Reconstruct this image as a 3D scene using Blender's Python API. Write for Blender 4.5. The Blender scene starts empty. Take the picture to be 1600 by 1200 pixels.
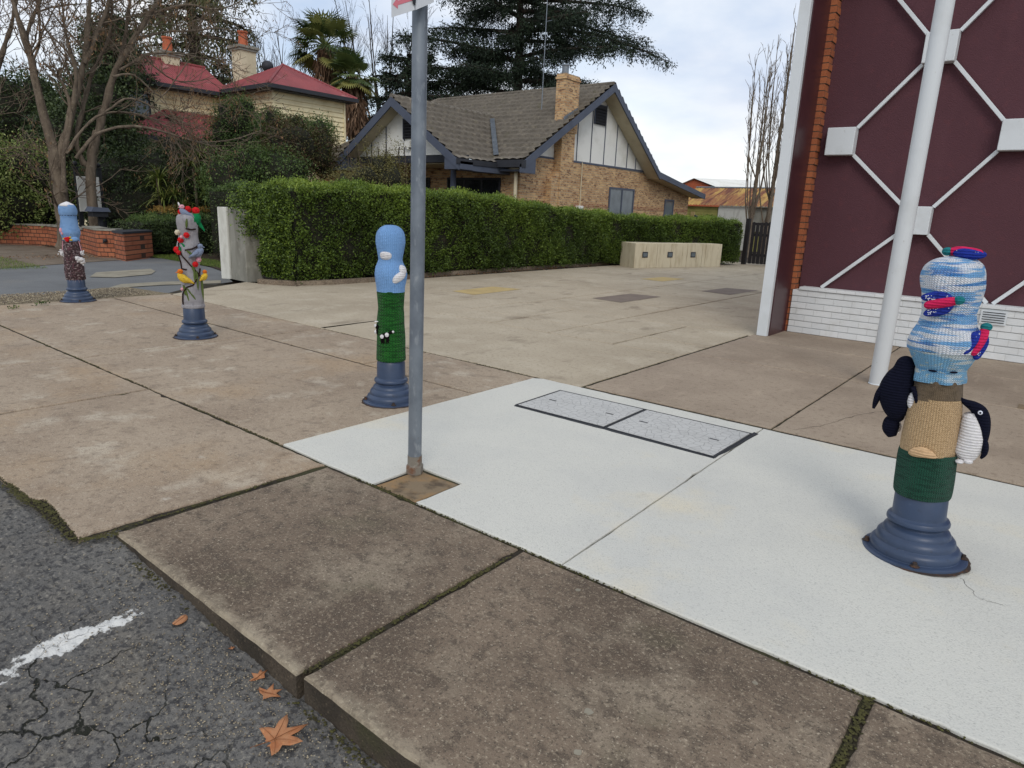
import bpy, bmesh, math, random
import numpy as np
from mathutils import Vector, Matrix
sc = bpy.context.scene
COL = sc.collection
# ------------------------------------------------------------------ camera
H = 1.55; FPX = 1058.5
pi_, ro_, he_ = math.radians(14.375), math.radians(2.362), math.radians(128.67)
fw = np.array([math.cos(pi_)*math.cos(he_), math.cos(pi_)*math.sin(he_), -math.sin(pi_)])
r_ = np.array([math.sin(he_), -math.cos(he_), 0.0]); u_ = np.cross(r_, fw)
r2 = math.cos(ro_)*r_+math.sin(ro_)*u_; u2 = -math.sin(ro_)*r_+math.cos(ro_)*u_
CM = np.array([r2, u2, fw])
cam_d = bpy.data.cameras.new('camera'); cam = bpy.data.objects.new('camera', cam_d); COL.objects.link(cam)
cam_d.sensor_width = 36; cam_d.lens = 36*FPX/1600; cam_d.clip_end = 2000; cam_d.clip_start = 0.05
mw = Matrix.Identity(4)
for i in range(3):
    mw[i][0] = r2[i]; mw[i][1] = u2[i]; mw[i][2] = -fw[i]
mw[2][3] = H
cam.matrix_world = mw
sc.camera = cam
# ------------------------------------------------------------------ world + sun (bright overcast)
SUN_EL, SUN_AZ = math.radians(38), math.radians(-50)     # direction the sun stands in (angle from +X)
w = bpy.data.worlds.new('World'); sc.world = w; w.use_nodes = True
nt = w.node_tree; nt.nodes.clear()
N = nt.nodes.new
out = N('ShaderNodeOutputWorld')
sky = N('ShaderNodeTexSky'); sky.sky_type = 'NISHITA'; sky.sun_disc = False
sky.sun_elevation = SUN_EL; sky.sun_rotation = math.pi/2-SUN_AZ
bg1 = N('ShaderNodeBackground'); bg1.inputs[1].default_value = 0.11
nt.links.new(sky.outputs[0], bg1.inputs[0])
tc = N('ShaderNodeTexCoord'); mp = N('ShaderNodeMapping'); mp.inputs['Scale'].default_value = (1, 1, 2.6)
nt.links.new(tc.outputs['Generated'], mp.inputs[0])
n1 = N('ShaderNodeTexNoise'); n1.inputs['Scale'].default_value = 2.3; n1.inputs['Detail'].default_value = 7; n1.inputs['Roughness'].default_value = 0.55; n1.inputs['Distortion'].default_value = 0.4
nt.links.new(mp.outputs[0], n1.inputs['Vector'])
cr = N('ShaderNodeValToRGB'); cr.color_ramp.elements[0].position = 0.33; cr.color_ramp.elements[0].color = (.50, .50, .50, 1)
cr.color_ramp.elements[1].position = 0.62; cr.color_ramp.elements[1].color = (1, 1, 1, 1)
nt.links.new(n1.outputs[0], cr.inputs[0])
n2 = N('ShaderNodeTexNoise'); n2.inputs['Scale'].default_value = 3.1; n2.inputs['Detail'].default_value = 8
nt.links.new(mp.outputs[0], n2.inputs['Vector'])
cr2 = N('ShaderNodeValToRGB'); cr2.color_ramp.elements[0].position = 0.36; cr2.color_ramp.elements[0].color = (.50, .57, .70, 1)
cr2.color_ramp.elements[1].position = 0.62; cr2.color_ramp.elements[1].color = (.84, .845, .85, 1)
nt.links.new(n2.outputs[0], cr2.inputs[0])
bg2 = N('ShaderNodeBackground'); bg2.inputs[1].default_value = 1.0
nt.links.new(cr2.outputs[0], bg2.inputs[0])
mx = N('ShaderNodeMixShader')
nt.links.new(cr.outputs[0], mx.inputs[0]); nt.links.new(bg1.outputs[0], mx.inputs[1]); nt.links.new(bg2.outputs[0], mx.inputs[2])
nt.links.new(mx.outputs[0], out.inputs[0])
sd = bpy.data.lights.new('sun', 'SUN'); sd.energy = .85; sd.angle = math.radians(24); sd.color = (1, .94, .85)
sun = bpy.data.objects.new('sun', sd); COL.objects.link(sun)
sv = Vector((math.cos(SUN_EL)*math.cos(SUN_AZ), math.cos(SUN_EL)*math.sin(SUN_AZ), math.sin(SUN_EL)))
sun.rotation_euler = sv.to_track_quat('Z', 'Y').to_euler(); sun.location = (0, 0, 20)
sc.view_settings.view_transform = 'Standard'; sc.view_settings.look = 'None'
sc.view_settings.exposure = 0.38; sc.view_settings.gamma = 1.0
sc.cycles.max_bounces = 6

# ------------------------------------------------------------------ projection helpers
def ray(x, y):
    return CM.T @ np.array([(x-800)/FPX, (600-y)/FPX, 1.0])
def G(x, y, z=0.0):
    d = ray(x, y); t = (z-H)/d[2]; return np.array([t*d[0], t*d[1], z])
def PX(x, y, X):
    d = ray(x, y); t = X/d[0]; return np.array([X, t*d[1], H+t*d[2]])
def PY(x, y, Y):
    d = ray(x, y); t = Y/d[1]; return np.array([t*d[0], Y, H+t*d[2]])

# ------------------------------------------------------------------ object helpers
ORG = {}
def tag(o, label=None, cat=None, group=None, kind=None):
    if label: o['label'] = label
    if cat: o['category'] = cat
    if group: o['group'] = group
    if kind: o['kind'] = kind
    return o
def empty(name, loc, label=None, cat=None, group=None, rotz=0.0):
    o = bpy.data.objects.new(name, None); COL.objects.link(o); o.location = loc
    o.rotation_euler = (0, 0, rotz); o.empty_display_size = .2
    ORG[o.name] = np.array(loc, float)
    return tag(o, label, cat, group)
def link_mesh(name, me, parent=None, origin=None):
    o = bpy.data.objects.new(name, me); COL.objects.link(o)
    if parent is not None:
        o.parent = parent; ORG[o.name] = ORG.get(parent.name, np.zeros(3))
    elif origin is not None:
        o.location = origin; ORG[o.name] = np.array(origin, float)
    else: ORG[o.name] = np.zeros(3)
    return o
def np_mesh(name, V, F, mats, parent=None, origin=None, smooth=False, local=False, tint=None, uv=None):
    """V (n,3) array, F (m,k) array, one polygon size"""
    V = np.asarray(V, float).reshape(-1, 3); F = np.asarray(F, np.int32)
    off = np.zeros(3)
    if not local:
        if parent is not None: off = ORG.get(parent.name, off)
        elif origin is not None: off = np.array(origin, float)
    me = bpy.data.meshes.new(name)
    m, k = F.shape
    me.vertices.add(len(V)); me.vertices.foreach_set('co', (V-off).ravel())
    me.loops.add(m*k); me.loops.foreach_set('vertex_index', F.ravel())
    me.polygons.add(m); me.polygons.foreach_set('loop_start', np.arange(m, dtype=np.int32)*k)
    if tint is not None:
        a = me.attributes.new('tint', 'FLOAT', 'FACE'); a.data.foreach_set('value', np.asarray(tint, np.float32))
    me.update(calc_edges=True)
    if smooth: me.polygons.foreach_set('use_smooth', np.ones(m, bool))
    if uv is not None:
        ul = me.uv_layers.new(name='UVMap'); ul.data.foreach_set('uv', np.asarray(uv, np.float32).ravel())
    for mt in (mats if isinstance(mats, (list, tuple)) else [mats]): me.materials.append(mt)
    return link_mesh(name, me, parent, origin if parent is None else None)
class MB:
    """collects n-gons as lists, builds ONE mesh"""
    def __init__(s): s.v = []; s.f = []; s.m = []
    def add(s, vs, fs, mi=0):
        o = len(s.v); s.v += [tuple(map(float, p)) for p in vs]
        s.f += [tuple(i+o for i in f) for f in fs]; s.m += [mi]*len(fs); return s
    def box(s, a, b, mi=0):
        x0, y0, z0 = [min(p, q) for p, q in zip(a, b)]; x1, y1, z1 = [max(p, q) for p, q in zip(a, b)]
        return s.add([(x0,y0,z0),(x1,y0,z0),(x1,y1,z0),(x0,y1,z0),(x0,y0,z1),(x1,y0,z1),(x1,y1,z1),(x0,y1,z1)],
            [(0,3,2,1),(4,5,6,7),(0,1,5,4),(1,2,6,5),(2,3,7,6),(3,0,4,7)], mi)
    def prism(s, poly, d, mi=0):
        """poly: 3-D points in a plane, extruded by vector d"""
        n = len(poly); P = [np.array(p, float) for p in poly]; Q = [p+np.array(d, float) for p in P]
        fs = [tuple(range(n-1, -1, -1)), tuple(range(n, 2*n))]+[(i, (i+1) % n, (i+1) % n+n, i+n) for i in range(n)]
        return s.add(P+Q, fs, mi)
    def tube(s, pts, rad, n=8, mi=0, cap=True):
        V, F = tube_np([(np.array(pts, float), np.atleast_1d(np.array(rad, float))*np.ones(len(pts)))], n)
        s.add(V, [tuple(f) for f in F], mi)
        if cap:
            o = len(s.v)-len(V); L = len(pts)
            s.f += [tuple(o+i for i in range(n-1, -1, -1)), tuple(o+(L-1)*n+i for i in range(n))]; s.m += [mi, mi]
        return s
    def lathe(s, prof, c=(0, 0, 0), n=40, mi=0, sx=1, sy=1):
        V = []; F = []
        for r, z in prof:
            for k in range(n):
                a = 2*math.pi*k/n; V.append((c[0]+r*sx*math.cos(a), c[1]+r*sy*math.sin(a), c[2]+z))
        for i in range(len(prof)-1):
            for k in range(n): F.append((i*n+k, i*n+(k+1) % n, (i+1)*n+(k+1) % n, (i+1)*n+k))
        F.append(tuple((len(prof)-1)*n+k for k in range(n))); F.append(tuple(n-1-k for k in range(n)))
        return s.add(V, F, mi)
    def blob(s, c, r, R=None, mi=0, nu=14, nv=9):
        V = [(0, 0, 1)]; 
        for i in range(1, nv):
            t = math.pi*i/nv
            for k in range(nu):
                a = 2*math.pi*k/nu; V.append((math.sin(t)*math.cos(a), math.sin(t)*math.sin(a), math.cos(t)))
        V.append((0, 0, -1)); V = np.array(V)*np.array(r)
        if R is not None: V = V @ np.array(R.to_3x3()).T
        V = V+np.array(c); F = []
        for k in range(nu): F.append((0, 1+k, 1+(k+1) % nu))
        for i in range(nv-2):
            for k in range(nu):
                a = 1+i*nu+k; b = 1+i*nu+(k+1) % nu; F.append((a, a+nu, b+nu, b))
        e = len(V)-1; st = 1+(nv-2)*nu
        for k in range(nu): F.append((e, st+(k+1) % nu, st+k))
        return s.add(V, F, mi)
    def build(s, name, mats, parent=None, origin=None, smooth=False, local=False, bevel=0, autosmooth=None):
        off = np.zeros(3)
        if not local:
            if parent is not None: off = ORG.get(parent.name, off)
            elif origin is not None: off = np.array(origin, float)
        me = bpy.data.meshes.new(name)
        me.from_pydata([tuple(np.array(p)-off) for p in s.v], [], s.f)
        for mt in (mats if isinstance(mats, (list, tuple)) else [mats]): me.materials.append(mt)
        me.polygons.foreach_set('material_index', s.m)
        if smooth: me.polygons.foreach_set('use_smooth', [True]*len(s.f))
        me.update()
        if smooth and autosmooth:
            me.set_sharp_from_angle(angle=math.radians(autosmooth))
        o = link_mesh(name, me, parent, origin if parent is None else None)
        if bevel:
            b = o.modifiers.new('bevel', 'BEVEL'); b.width = bevel; b.segments = 2; b.limit_method = 'ANGLE'
        return o
def tube_np(paths, n=5):
    VV = []; FF = []; o = 0
    ang = np.arange(n)*2*math.pi/n; ca, sa = np.cos(ang), np.sin(ang)
    for P, Rr in paths:
        P = np.asarray(P, float); L = len(P)
        T = np.gradient(P, axis=0); T /= (np.linalg.norm(T, axis=1, keepdims=True)+1e-9)
        ref = np.array([0.37, .21, .9]) if abs(T[0] @ np.array([.37, .21, .9])) < .93 else np.array([1., 0, 0])
        A = np.cross(T, ref); A /= (np.linalg.norm(A, axis=1, keepdims=True)+1e-9); B = np.cross(T, A)
        V = P[:, None, :]+Rr[:, None, None]*(A[:, None, :]*ca[None, :, None]+B[:, None, :]*sa[None, :, None])
        VV.append(V.reshape(-1, 3))
        i = np.arange(L-1)[:, None]*n; k = np.arange(n)[None, :]; k2 = (np.arange(n)+1) % n; k2 = k2[None, :]
        F = np.stack([i+k, i+k2, i+n+k2, i+n+k], -1).reshape(-1, 4)+o
        FF.append(F); o += L*n
    return np.concatenate(VV), np.concatenate(FF)

# ------------------------------------------------------------------ materials
def C(r, g, b):   # sRGB 0-255 -> linear
    f = lambda c: (c/255/12.92) if c/255 <= .04045 else ((c/255+.055)/1.055)**2.4
    return (f(r), f(g), f(b), 1)
def mat(name, col, rough=.8, layers=(), bump=(), spec=.3, metal=0, mode=None, tintcols=None, trans=0, uv=False, brick=None, wave=None, obj=True):
    """layers: (colour, scale, detail, lo, hi, amount[, stretch]) noise mixes; bump: (scale, strength, dist[, kind])"""
    m = bpy.data.materials.new(name); m.use_nodes = True; t = m.node_tree; t.nodes.clear(); N = t.nodes.new; L = t.links.new
    o = N('ShaderNodeOutputMaterial'); p = N('ShaderNodeBsdfPrincipled'); L(p.outputs[0], o.inputs[0])
    p.inputs['Roughness'].default_value = rough; p.inputs['Metallic'].default_value = metal
    p.inputs['Specular IOR Level'].default_value = spec
    tcn = N('ShaderNodeTexCoord'); geo = N('ShaderNodeNewGeometry')
    vec = tcn.outputs['UV'] if uv else geo.outputs['Position']
    cur = None
    def rgb(c):
        n = N('ShaderNodeRGB'); n.outputs[0].default_value = tuple(c); return n.outputs[0]
    cur = rgb(col); bumps = []
    if tintcols:
        a = N('ShaderNodeAttribute'); a.attribute_name = 'tint'; r = N('ShaderNodeValToRGB'); els = r.color_ramp.elements
        els[0].color = tintcols[0]; els[0].position = 0; els[1].color = tintcols[-1]; els[1].position = 1
        for i, c in enumerate(tintcols[1:-1]): e = els.new((i+1)/(len(tintcols)-1)); e.color = c
        L(a.outputs['Fac'], r.inputs[0]); cur = r.outputs[0]
    if brick:
        c1, c2, mo, bw, bh, ms = brick
        sx = N('ShaderNodeSeparateXYZ'); L(geo.outputs['Position'], sx.inputs[0])
        ad = N('ShaderNodeMath'); ad.operation = 'ADD'; L(sx.outputs[0], ad.inputs[0]); L(sx.outputs[1], ad.inputs[1])
        cb = N('ShaderNodeCombineXYZ'); L(ad.outputs[0], cb.inputs[0]); L(sx.outputs[2], cb.inputs[1])
        b = N('ShaderNodeTexBrick'); L(cb.outputs[0], b.inputs['Vector'])
        b.inputs['Scale'].default_value = 1; b.inputs['Brick Width'].default_value = bw; b.inputs['Row Height'].default_value = bh
        b.inputs['Mortar Size'].default_value = ms; b.inputs['Mortar Smooth'].default_value = .15; b.inputs['Bias'].default_value = -.15
        b.inputs['Color1'].default_value = c1; b.inputs['Color2'].default_value = c2; b.inputs['Mortar'].default_value = mo
        cur = b.outputs['Color']; iv = N('ShaderNodeMath'); iv.operation = 'SUBTRACT'; iv.inputs[0].default_value = 1
        L(b.outputs['Fac'], iv.inputs[1]); bumps.append((iv.outputs[0], .6, .01))
        brickv = cb.outputs[0]
    for ly in layers:
        c2, s, d, lo, hi, am = ly[:6]
        n = N('ShaderNodeTexNoise'); n.inputs['Scale'].default_value = s; n.inputs['Detail'].default_value = d; n.inputs['Roughness'].default_value = .6
        v = vec
        if len(ly) > 6:
            mpn = N('ShaderNodeMapping'); mpn.inputs['Scale'].default_value = ly[6]; L(vec, mpn.inputs[0]); v = mpn.outputs[0]
            if len(ly) > 7: mpn.inputs['Rotation'].default_value = ly[7]
        L(v, n.inputs['Vector'])
        mr = N('ShaderNodeMapRange'); mr.inputs['From Min'].default_value = lo; mr.inputs['From Max'].default_value = hi; mr.inputs['To Max'].default_value = am
        L(n.outputs[0], mr.inputs[0])
        mxn = N('ShaderNodeMix'); mxn.data_type = 'RGBA'; L(mr.outputs[0], mxn.inputs[0]); L(cur, mxn.inputs[6]); mxn.inputs[7].default_value = tuple(c2); cur = mxn.outputs[2]
    if wave:
        for (axis, s, st, dist, colr) in wave:
            wv = N('ShaderNodeTexWave'); wv.bands_direction = axis; wv.inputs['Scale'].default_value = s; wv.inputs['Distortion'].default_value = 1.0; wv.inputs['Detail Scale'].default_value = 2
            L(vec, wv.inputs['Vector']); bumps.append((wv.outputs['Fac'], st, dist))
            if colr:
                mxn = N('ShaderNodeMix'); mxn.data_type = 'RGBA'; mth = N('ShaderNodeMath'); mth.operation = 'POWER'
                iv = N('ShaderNodeMath'); iv.operation = 'SUBTRACT'; iv.inputs[0].default_value = 1; L(wv.outputs['Fac'], iv.inputs[1])
                L(iv.outputs[0], mth.inputs[0]); mth.inputs[1].default_value = 3
                mu = N('ShaderNodeMath'); mu.operation = 'MULTIPLY'; mu.inputs[1].default_value = .6; L(mth.outputs[0], mu.inputs[0])
                L(mu.outputs[0], mxn.inputs[0]); L(cur, mxn.inputs[6]); mxn.inputs[7].default_value = tuple(colr); cur = mxn.outputs[2]
    for bp in bump:
        if len(bp) > 3 and bp[3] == 'vor':
            n = N('ShaderNodeTexVoronoi'); n.inputs['Scale'].default_value = bp[0]; L(vec, n.inputs['Vector']); bumps.append((n.outputs['Distance'], bp[1], bp[2]))
        else:
            n = N('ShaderNodeTexNoise'); n.inputs['Scale'].default_value = bp[0]; n.inputs['Detail'].default_value = 5; L(vec, n.inputs['Vector']); bumps.append((n.outputs[0], bp[1], bp[2]))
    L(cur, p.inputs['Base Color']); last = None
    for sck, st, di in bumps:
        b = N('ShaderNodeBump'); b.inputs['Strength'].default_value = st; b.inputs['Distance'].default_value = di
        L(sck, b.inputs['Height'])
        if last: L(last, b.inputs['Normal'])
        last = b.outputs[0]
    if last: L(last, p.inputs['Normal'])
    if trans:
        tr = N('ShaderNodeBsdfTranslucent'); L(cur, tr.inputs[0]); ms_ = N('ShaderNodeMixShader'); ms_.inputs[0].default_value = trans
        L(p.outputs[0], ms_.inputs[1]); L(tr.outputs[0], ms_.inputs[2]); L(ms_.outputs[0], o.inputs[0])
    return m
M = {}
K = lambda v: (v, v, v, 1)
# paving materials
M['pave'] = mat('pinkish aggregate concrete', C(164, 148, 128), .9, [
    (C(134, 117, 99), .9, 8, .42, .64, .6), (C(192, 182, 164), 2.4, 12, .55, .64, .5), (C(112, 98, 84), 6, 12, .53, .66, .5), (C(166, 140, 108), .8, 4, .52, .66, .45), (C(120, 104, 88), 22, 8, .53, .64, .55), (C(186, 174, 154), 34, 8, .56, .66, .5),
    (C(84, 70, 58), 120, 3, .55, .68, .8), (C(214, 200, 180), 95, 3, .60, .70, .6), (C(88, 76, 66), 9, 8, .62, .74, .4), (C(205,198,184), 5, 9, .66, .74, .5)],
    [(230, .35, .004), (30, .2, .004)])
M['plaza'] = mat('pale plaza concrete', C(178, 166, 145), .88, [
    (C(150, 137, 117), .5, 9, .42, .64, .6), (C(194, 184, 164), 1.9, 10, .52, .66, .45), (C(118, 106, 90), 1.3, 12, .57, .68, .6, (1.8, 1, 1)), (C(134, 121, 103), 24, 8, .54, .64, .5),
    (C(104, 92, 76), 110, 3, .56, .7, .6), (C(214, 208, 192), 90, 3, .61, .72, .5)], [(200, .25, .004)])
M['plaza2'] = mat('brown plaza concrete', C(160, 145, 127), .88, [
    (C(126, 111, 96), .8, 9, .42, .64, .6), (C(120, 104, 88), 20, 8, .54, .64, .5), (C(176, 160, 140), 2.2, 8, .56, .7, .5, (3, 1, 1)),
    (C(84, 70, 58), 110, 3, .56, .7, .7), (C(206, 190, 170), 90, 3, .61, .72, .5)], [(210, .3, .004)])
M['kerb'] = mat('weathered lichen stained kerb concrete', C(126, 111, 95), .95, [
    (C(86, 74, 63), 1.2, 9, .44, .58, .75), (C(156, 143, 124), 2.0, 10, .50, .62, .6), (C(80, 80, 60), 1.7, 8, .58, .68, .4), (C(84, 74, 64), 14, 10, .50, .62, .7),
    (C(168, 154, 132), 48, 8, .54, .67, .55), (C(70, 62, 54), 80, 7, .53, .66, .8), (C(196, 184, 162), 85, 5, .59, .68, .75), (C(152, 138, 118), 170, 3, .58, .68, .7), (C(38, 34, 30), 230, 2, .58, .70, .7), (C(84, 84, 62), 2.1, 6, .62, .74, .4)],
    [(120, .55, .006), (300, .35, .003), (14, .3, .008)])
def worn_edge(m):
    t = m.node_tree; N = t.nodes.new; L = t.links.new
    p = [n for n in t.nodes if n.type == 'BSDF_PRINCIPLED'][0]; src = p.inputs['Base Color'].links[0].from_socket
    g = N('ShaderNodeNewGeometry'); sx = N('ShaderNodeSeparateXYZ'); L(g.outputs['Position'], sx.inputs[0]); nz = N('ShaderNodeTexNoise'); nz.inputs['Scale'].default_value = 14; nz.inputs['Detail'].default_value = 9; nz.inputs['Roughness'].default_value = .7; L(g.outputs['Position'], nz.inputs['Vector'])
    a = N('ShaderNodeMath'); a.operation = 'MULTIPLY_ADD'; a.inputs[1].default_value = .22; L(nz.outputs[0], a.inputs[0]); L(sx.outputs[1], a.inputs[2])
    mr = N('ShaderNodeMapRange'); mr.inputs['From Min'].default_value = 1.285; mr.inputs['From Max'].default_value = 1.21; mr.inputs['To Max'].default_value = .7; L(a.outputs[0], mr.inputs[0])
    mx = N('ShaderNodeMix'); mx.data_type = 'RGBA'; L(mr.outputs[0], mx.inputs[0]); L(src, mx.inputs[6]); mx.inputs[7].default_value = C(166, 155, 134); L(mx.outputs[2], p.inputs['Base Color'])
worn_edge(M['kerb'])
M['kerbedge'] = mat('worn pale kerb edge', C(172, 162, 142), .95, [
    (C(92, 82, 70), 9, 8, .42, .62, .9), (C(70, 62, 53), 60, 5, .52, .66, .8), (C(180, 168, 148), 90, 4, .58, .70, .7)], [(110, .6, .006)])
M['kerbface'] = mat('mossy kerb face', C(80, 71, 60), .95, [
    (C(52, 47, 40), 4, 8, .42, .62, .8), (C(66, 68, 40), 3, 7, .55, .68, .6), (C(125, 112, 94), 60, 5, .58, .7, .6), (C(36, 32, 28), 110, 4, .56, .68, .7)], [(90, .7, .008)])
M['white'] = mat('white painted concrete', C(206, 205, 196), .82, [
    (C(194, 194, 188), 1.0, 8, .45, .64, .7), (C(218, 206, 176), 1.1, 8, .55, .68, .5), (C(168, 168, 161), 130, 3, .55, .68, .7), (C(120, 120, 114), 90, 4, .66, .74, .5), (C(184, 176, 156), 2.6, 9, .66, .74, .35)],
    [(160, .6, .005), (60, .2, .004)])
M['whiteedge'] = M['white']
M['yellowpatch'] = mat('yellow tinted concrete', C(184, 162, 112), .9, [(C(160, 140, 100), 3, 7, .45, .7, .7), (C(120, 104, 80), 150, 2, .58, .7, .5)], [(180, .2, .003)])
M['greypatch'] = mat('grey tinted concrete', C(124, 112, 102), .9, [(C(104, 93, 84), 3, 7, .45, .7, .7), (C(85, 76, 68), 150, 2, .58, .7, .5)], [(180, .2, .003)])
M['soil'] = mat('dark soil', C(62, 52, 40), .95, [(C(38, 32, 25), 6, 8, .4, .65, .9), (C(92, 76, 56), 30, 6, .58, .7, .6)], [(40, .6, .02)])
M['mossbed'] = mat('moss and grit in joints', C(50, 44, 36), .95, [(C(66, 66, 38), 5, 7, .48, .62, .8), (C(34, 30, 24), 60, 4, .5, .66, .7)], [(120, .8, .006)])
M['moss'] = mat('green moss', C(78, 76, 42), .95, [(C(52, 48, 32), 30, 6, .42, .60, .9), (C(110, 110, 60), 90, 4, .58, .7, .6)], [(200, .8, .004)])
M['drive'] = mat('old driveway asphalt', C(112, 114, 115), .9, [(C(92, 94, 96), .8, 7, .42, .68, .7), (C(138, 136, 130), 60, 4, .56, .7, .5), (C(76, 77, 78), 90, 3, .54, .68, .6), (C(126, 120, 108), .5, 6, .55, .7, .5)], [(90, .5, .006)])
M['gutter'] = mat('pale concrete strip', C(148, 142, 126), .9, [(C(120, 114, 100), 3, 7, .42, .68, .8)], [(90, .3, .004)])
M['path'] = mat('brown leaf stained path', C(118, 106, 92), .95, [(C(92, 80, 66), 1.6, 8, .42, .66, .8), (C(140, 128, 112), 7, 8, .55, .7, .6), (C(70, 58, 46), 40, 5, .58, .7, .7)], [(60, .5, .01)])
M['gravel'] = mat('fine gravel', C(132, 120, 98), .95, [(C(92, 82, 64), 40, 4, .46, .6, .9), (C(172, 160, 136), 70, 3, .56, .66, .8), (C(96, 98, 56), 3, 6, .58, .7, .5)], [(60, 1, .015)])
M['stone'] = mat('gravel stones', C(150, 138, 118), .9, tintcols=[C(92, 84, 76), C(140, 128, 108), C(176, 164, 140)])
# asphalt road: aggregate, cracks and worn paint
def road_mat():
    m = mat('cracked asphalt', C(106, 104, 100), .88, [
        (C(88, 87, 86), 1.3, 8, .40, .66, .7), (C(112, 106, 96), 2.1, 7, .52, .70, .7), (C(54, 54, 56), 38, 6, .50, .60, .8),
        (C(166, 160, 148), 75, 4, .55, .66, .55), (C(30, 31, 33), 150, 3, .54, .66, .6), (C(150, 136, 104), 26, 6, .67, .75, .6)], [(75, .8, .008), (170, .5, .004)])
    t = m.node_tree; N = t.nodes.new; L = t.links.new
    p = [n for n in t.nodes if n.type == 'BSDF_PRINCIPLED'][0]
    src = p.inputs['Base Color'].links[0].from_socket; nrm = p.inputs['Normal'].links[0].from_socket
    geo = N('ShaderNodeNewGeometry')
    # distorted voronoi edges = cracks
    nz = N('ShaderNodeTexNoise'); nz.inputs['Scale'].default_value = 4; nz.inputs['Detail'].default_value = 6; L(geo.outputs['Position'], nz.inputs['Vector'])
    ml = N('ShaderNodeVectorMath'); ml.operation = 'MULTIPLY_ADD'; ml.inputs[1].default_value = (.35, .35, 0); L(nz.outputs['Color'], ml.inputs[0]); L(geo.outputs['Position'], ml.inputs[2])
    vo = N('ShaderNodeTexVoronoi'); vo.feature = 'DISTANCE_TO_EDGE'; vo.voronoi_dimensions = '2D'; vo.inputs['Scale'].default_value = 3.7; vo.inputs['Randomness'].default_value = 1
    L(ml.outputs[0], vo.inputs['Vector'])
    mr = N('ShaderNodeMapRange'); mr.inputs['From Min'].default_value = .006; mr.inputs['From Max'].default_value = .020; mr.inputs['To Min'].default_value = 1; mr.inputs['To Max'].default_value = 0
    L(vo.outputs[0], mr.inputs[0])
    # cracks only in the worn zone: X > -2.75
    sx = N('ShaderNodeSeparateXYZ'); L(geo.outputs['Position'], sx.inputs[0])
    zn = N('ShaderNodeMapRange'); zn.inputs['From Min'].default_value = -2.9; zn.inputs['From Max'].default_value = -2.6; L(sx.outputs[0], zn.inputs[0])
    zy = N('ShaderNodeMapRange'); zy.inputs['From Min'].default_value = .92; zy.inputs['From Max'].default_value = .75; L(sx.outputs[1], zy.inputs[0])
    mu = N('ShaderNodeMath'); mu.operation = 'MULTIPLY'; L(mr.outputs[0], mu.inputs[0]); L(zn.outputs[0], mu.inputs[1])
    mu2 = N('ShaderNodeMath'); mu2.operation = 'MULTIPLY'; L(mu.outputs[0], mu2.inputs[0]); L(zy.outputs[0], mu2.inputs[1])
    mx1 = N('ShaderNodeMix'); mx1.data_type = 'RGBA'; L(mu2.outputs[0], mx1.inputs[0]); L(src, mx1.inputs[6]); mx1.inputs[7].default_value = C(32, 34, 26)
    # paint line along Y at X about -2.63, worn with noise
    ab = N('ShaderNodeMath'); ab.operation = 'ADD'; ab.inputs[1].default_value = 2.63; L(sx.outputs[0], ab.inputs[0])
    aa = N('ShaderNodeMath'); aa.operation = 'ABSOLUTE'; L(ab.outputs[0], aa.inputs[0])
    w1 = N('ShaderNodeMapRange'); w1.inputs['From Min'].default_value = .15; w1.inputs['From Max'].default_value = .02; L(aa.outputs[0], w1.inputs[0])
    w2 = N('ShaderNodeMapRange'); w2.inputs['From Min'].default_value = 1.04; w2.inputs['From Max'].default_value = .96; L(sx.outputs[1], w2.inputs[0])
    n5 = N('ShaderNodeTexNoise'); n5.inputs['Scale'].default_value = 5.5; n5.inputs['Detail'].default_value = 9; n5.inputs['Roughness'].default_value = .65; L(geo.outputs['Position'], n5.inputs['Vector'])
    p1 = N('ShaderNodeMath'); p1.operation = 'MULTIPLY'; L(w1.outputs[0], p1.inputs[0]); L(w2.outputs[0], p1.inputs[1])
    p2 = N('ShaderNodeMath'); p2.operation = 'MULTIPLY_ADD'; p2.inputs[1].default_value = .36; L(p1.outputs[0], p2.inputs[0]); L(n5.outputs[0], p2.inputs[2])
    p3 = N('ShaderNodeMapRange'); p3.inputs['From Min'].default_value = .80; p3.inputs['From Max'].default_value = .83; p3.inputs['To Max'].default_value = .95; L(p2.outputs[0], p3.inputs[0])
    mx2 = N('ShaderNodeMix'); mx2.data_type = 'RGBA'; L(p3.outputs[0], mx2.inputs[0]); L(mx1.outputs[2], mx2.inputs[6]); mx2.inputs[7].default_value = C(212, 212, 208)
    L(mx2.outputs[2], p.inputs['Base Color'])
    b = N('ShaderNodeBump'); b.invert = True; b.inputs['Strength'].default_value = .9; b.inputs['Distance'].default_value = .01; L(mu2.outputs[0], b.inputs['Height']); L(nrm, b.inputs['Normal'])
    L(b.outputs[0], p.inputs['Normal'])
    return m
M['road'] = road_mat()
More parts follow.
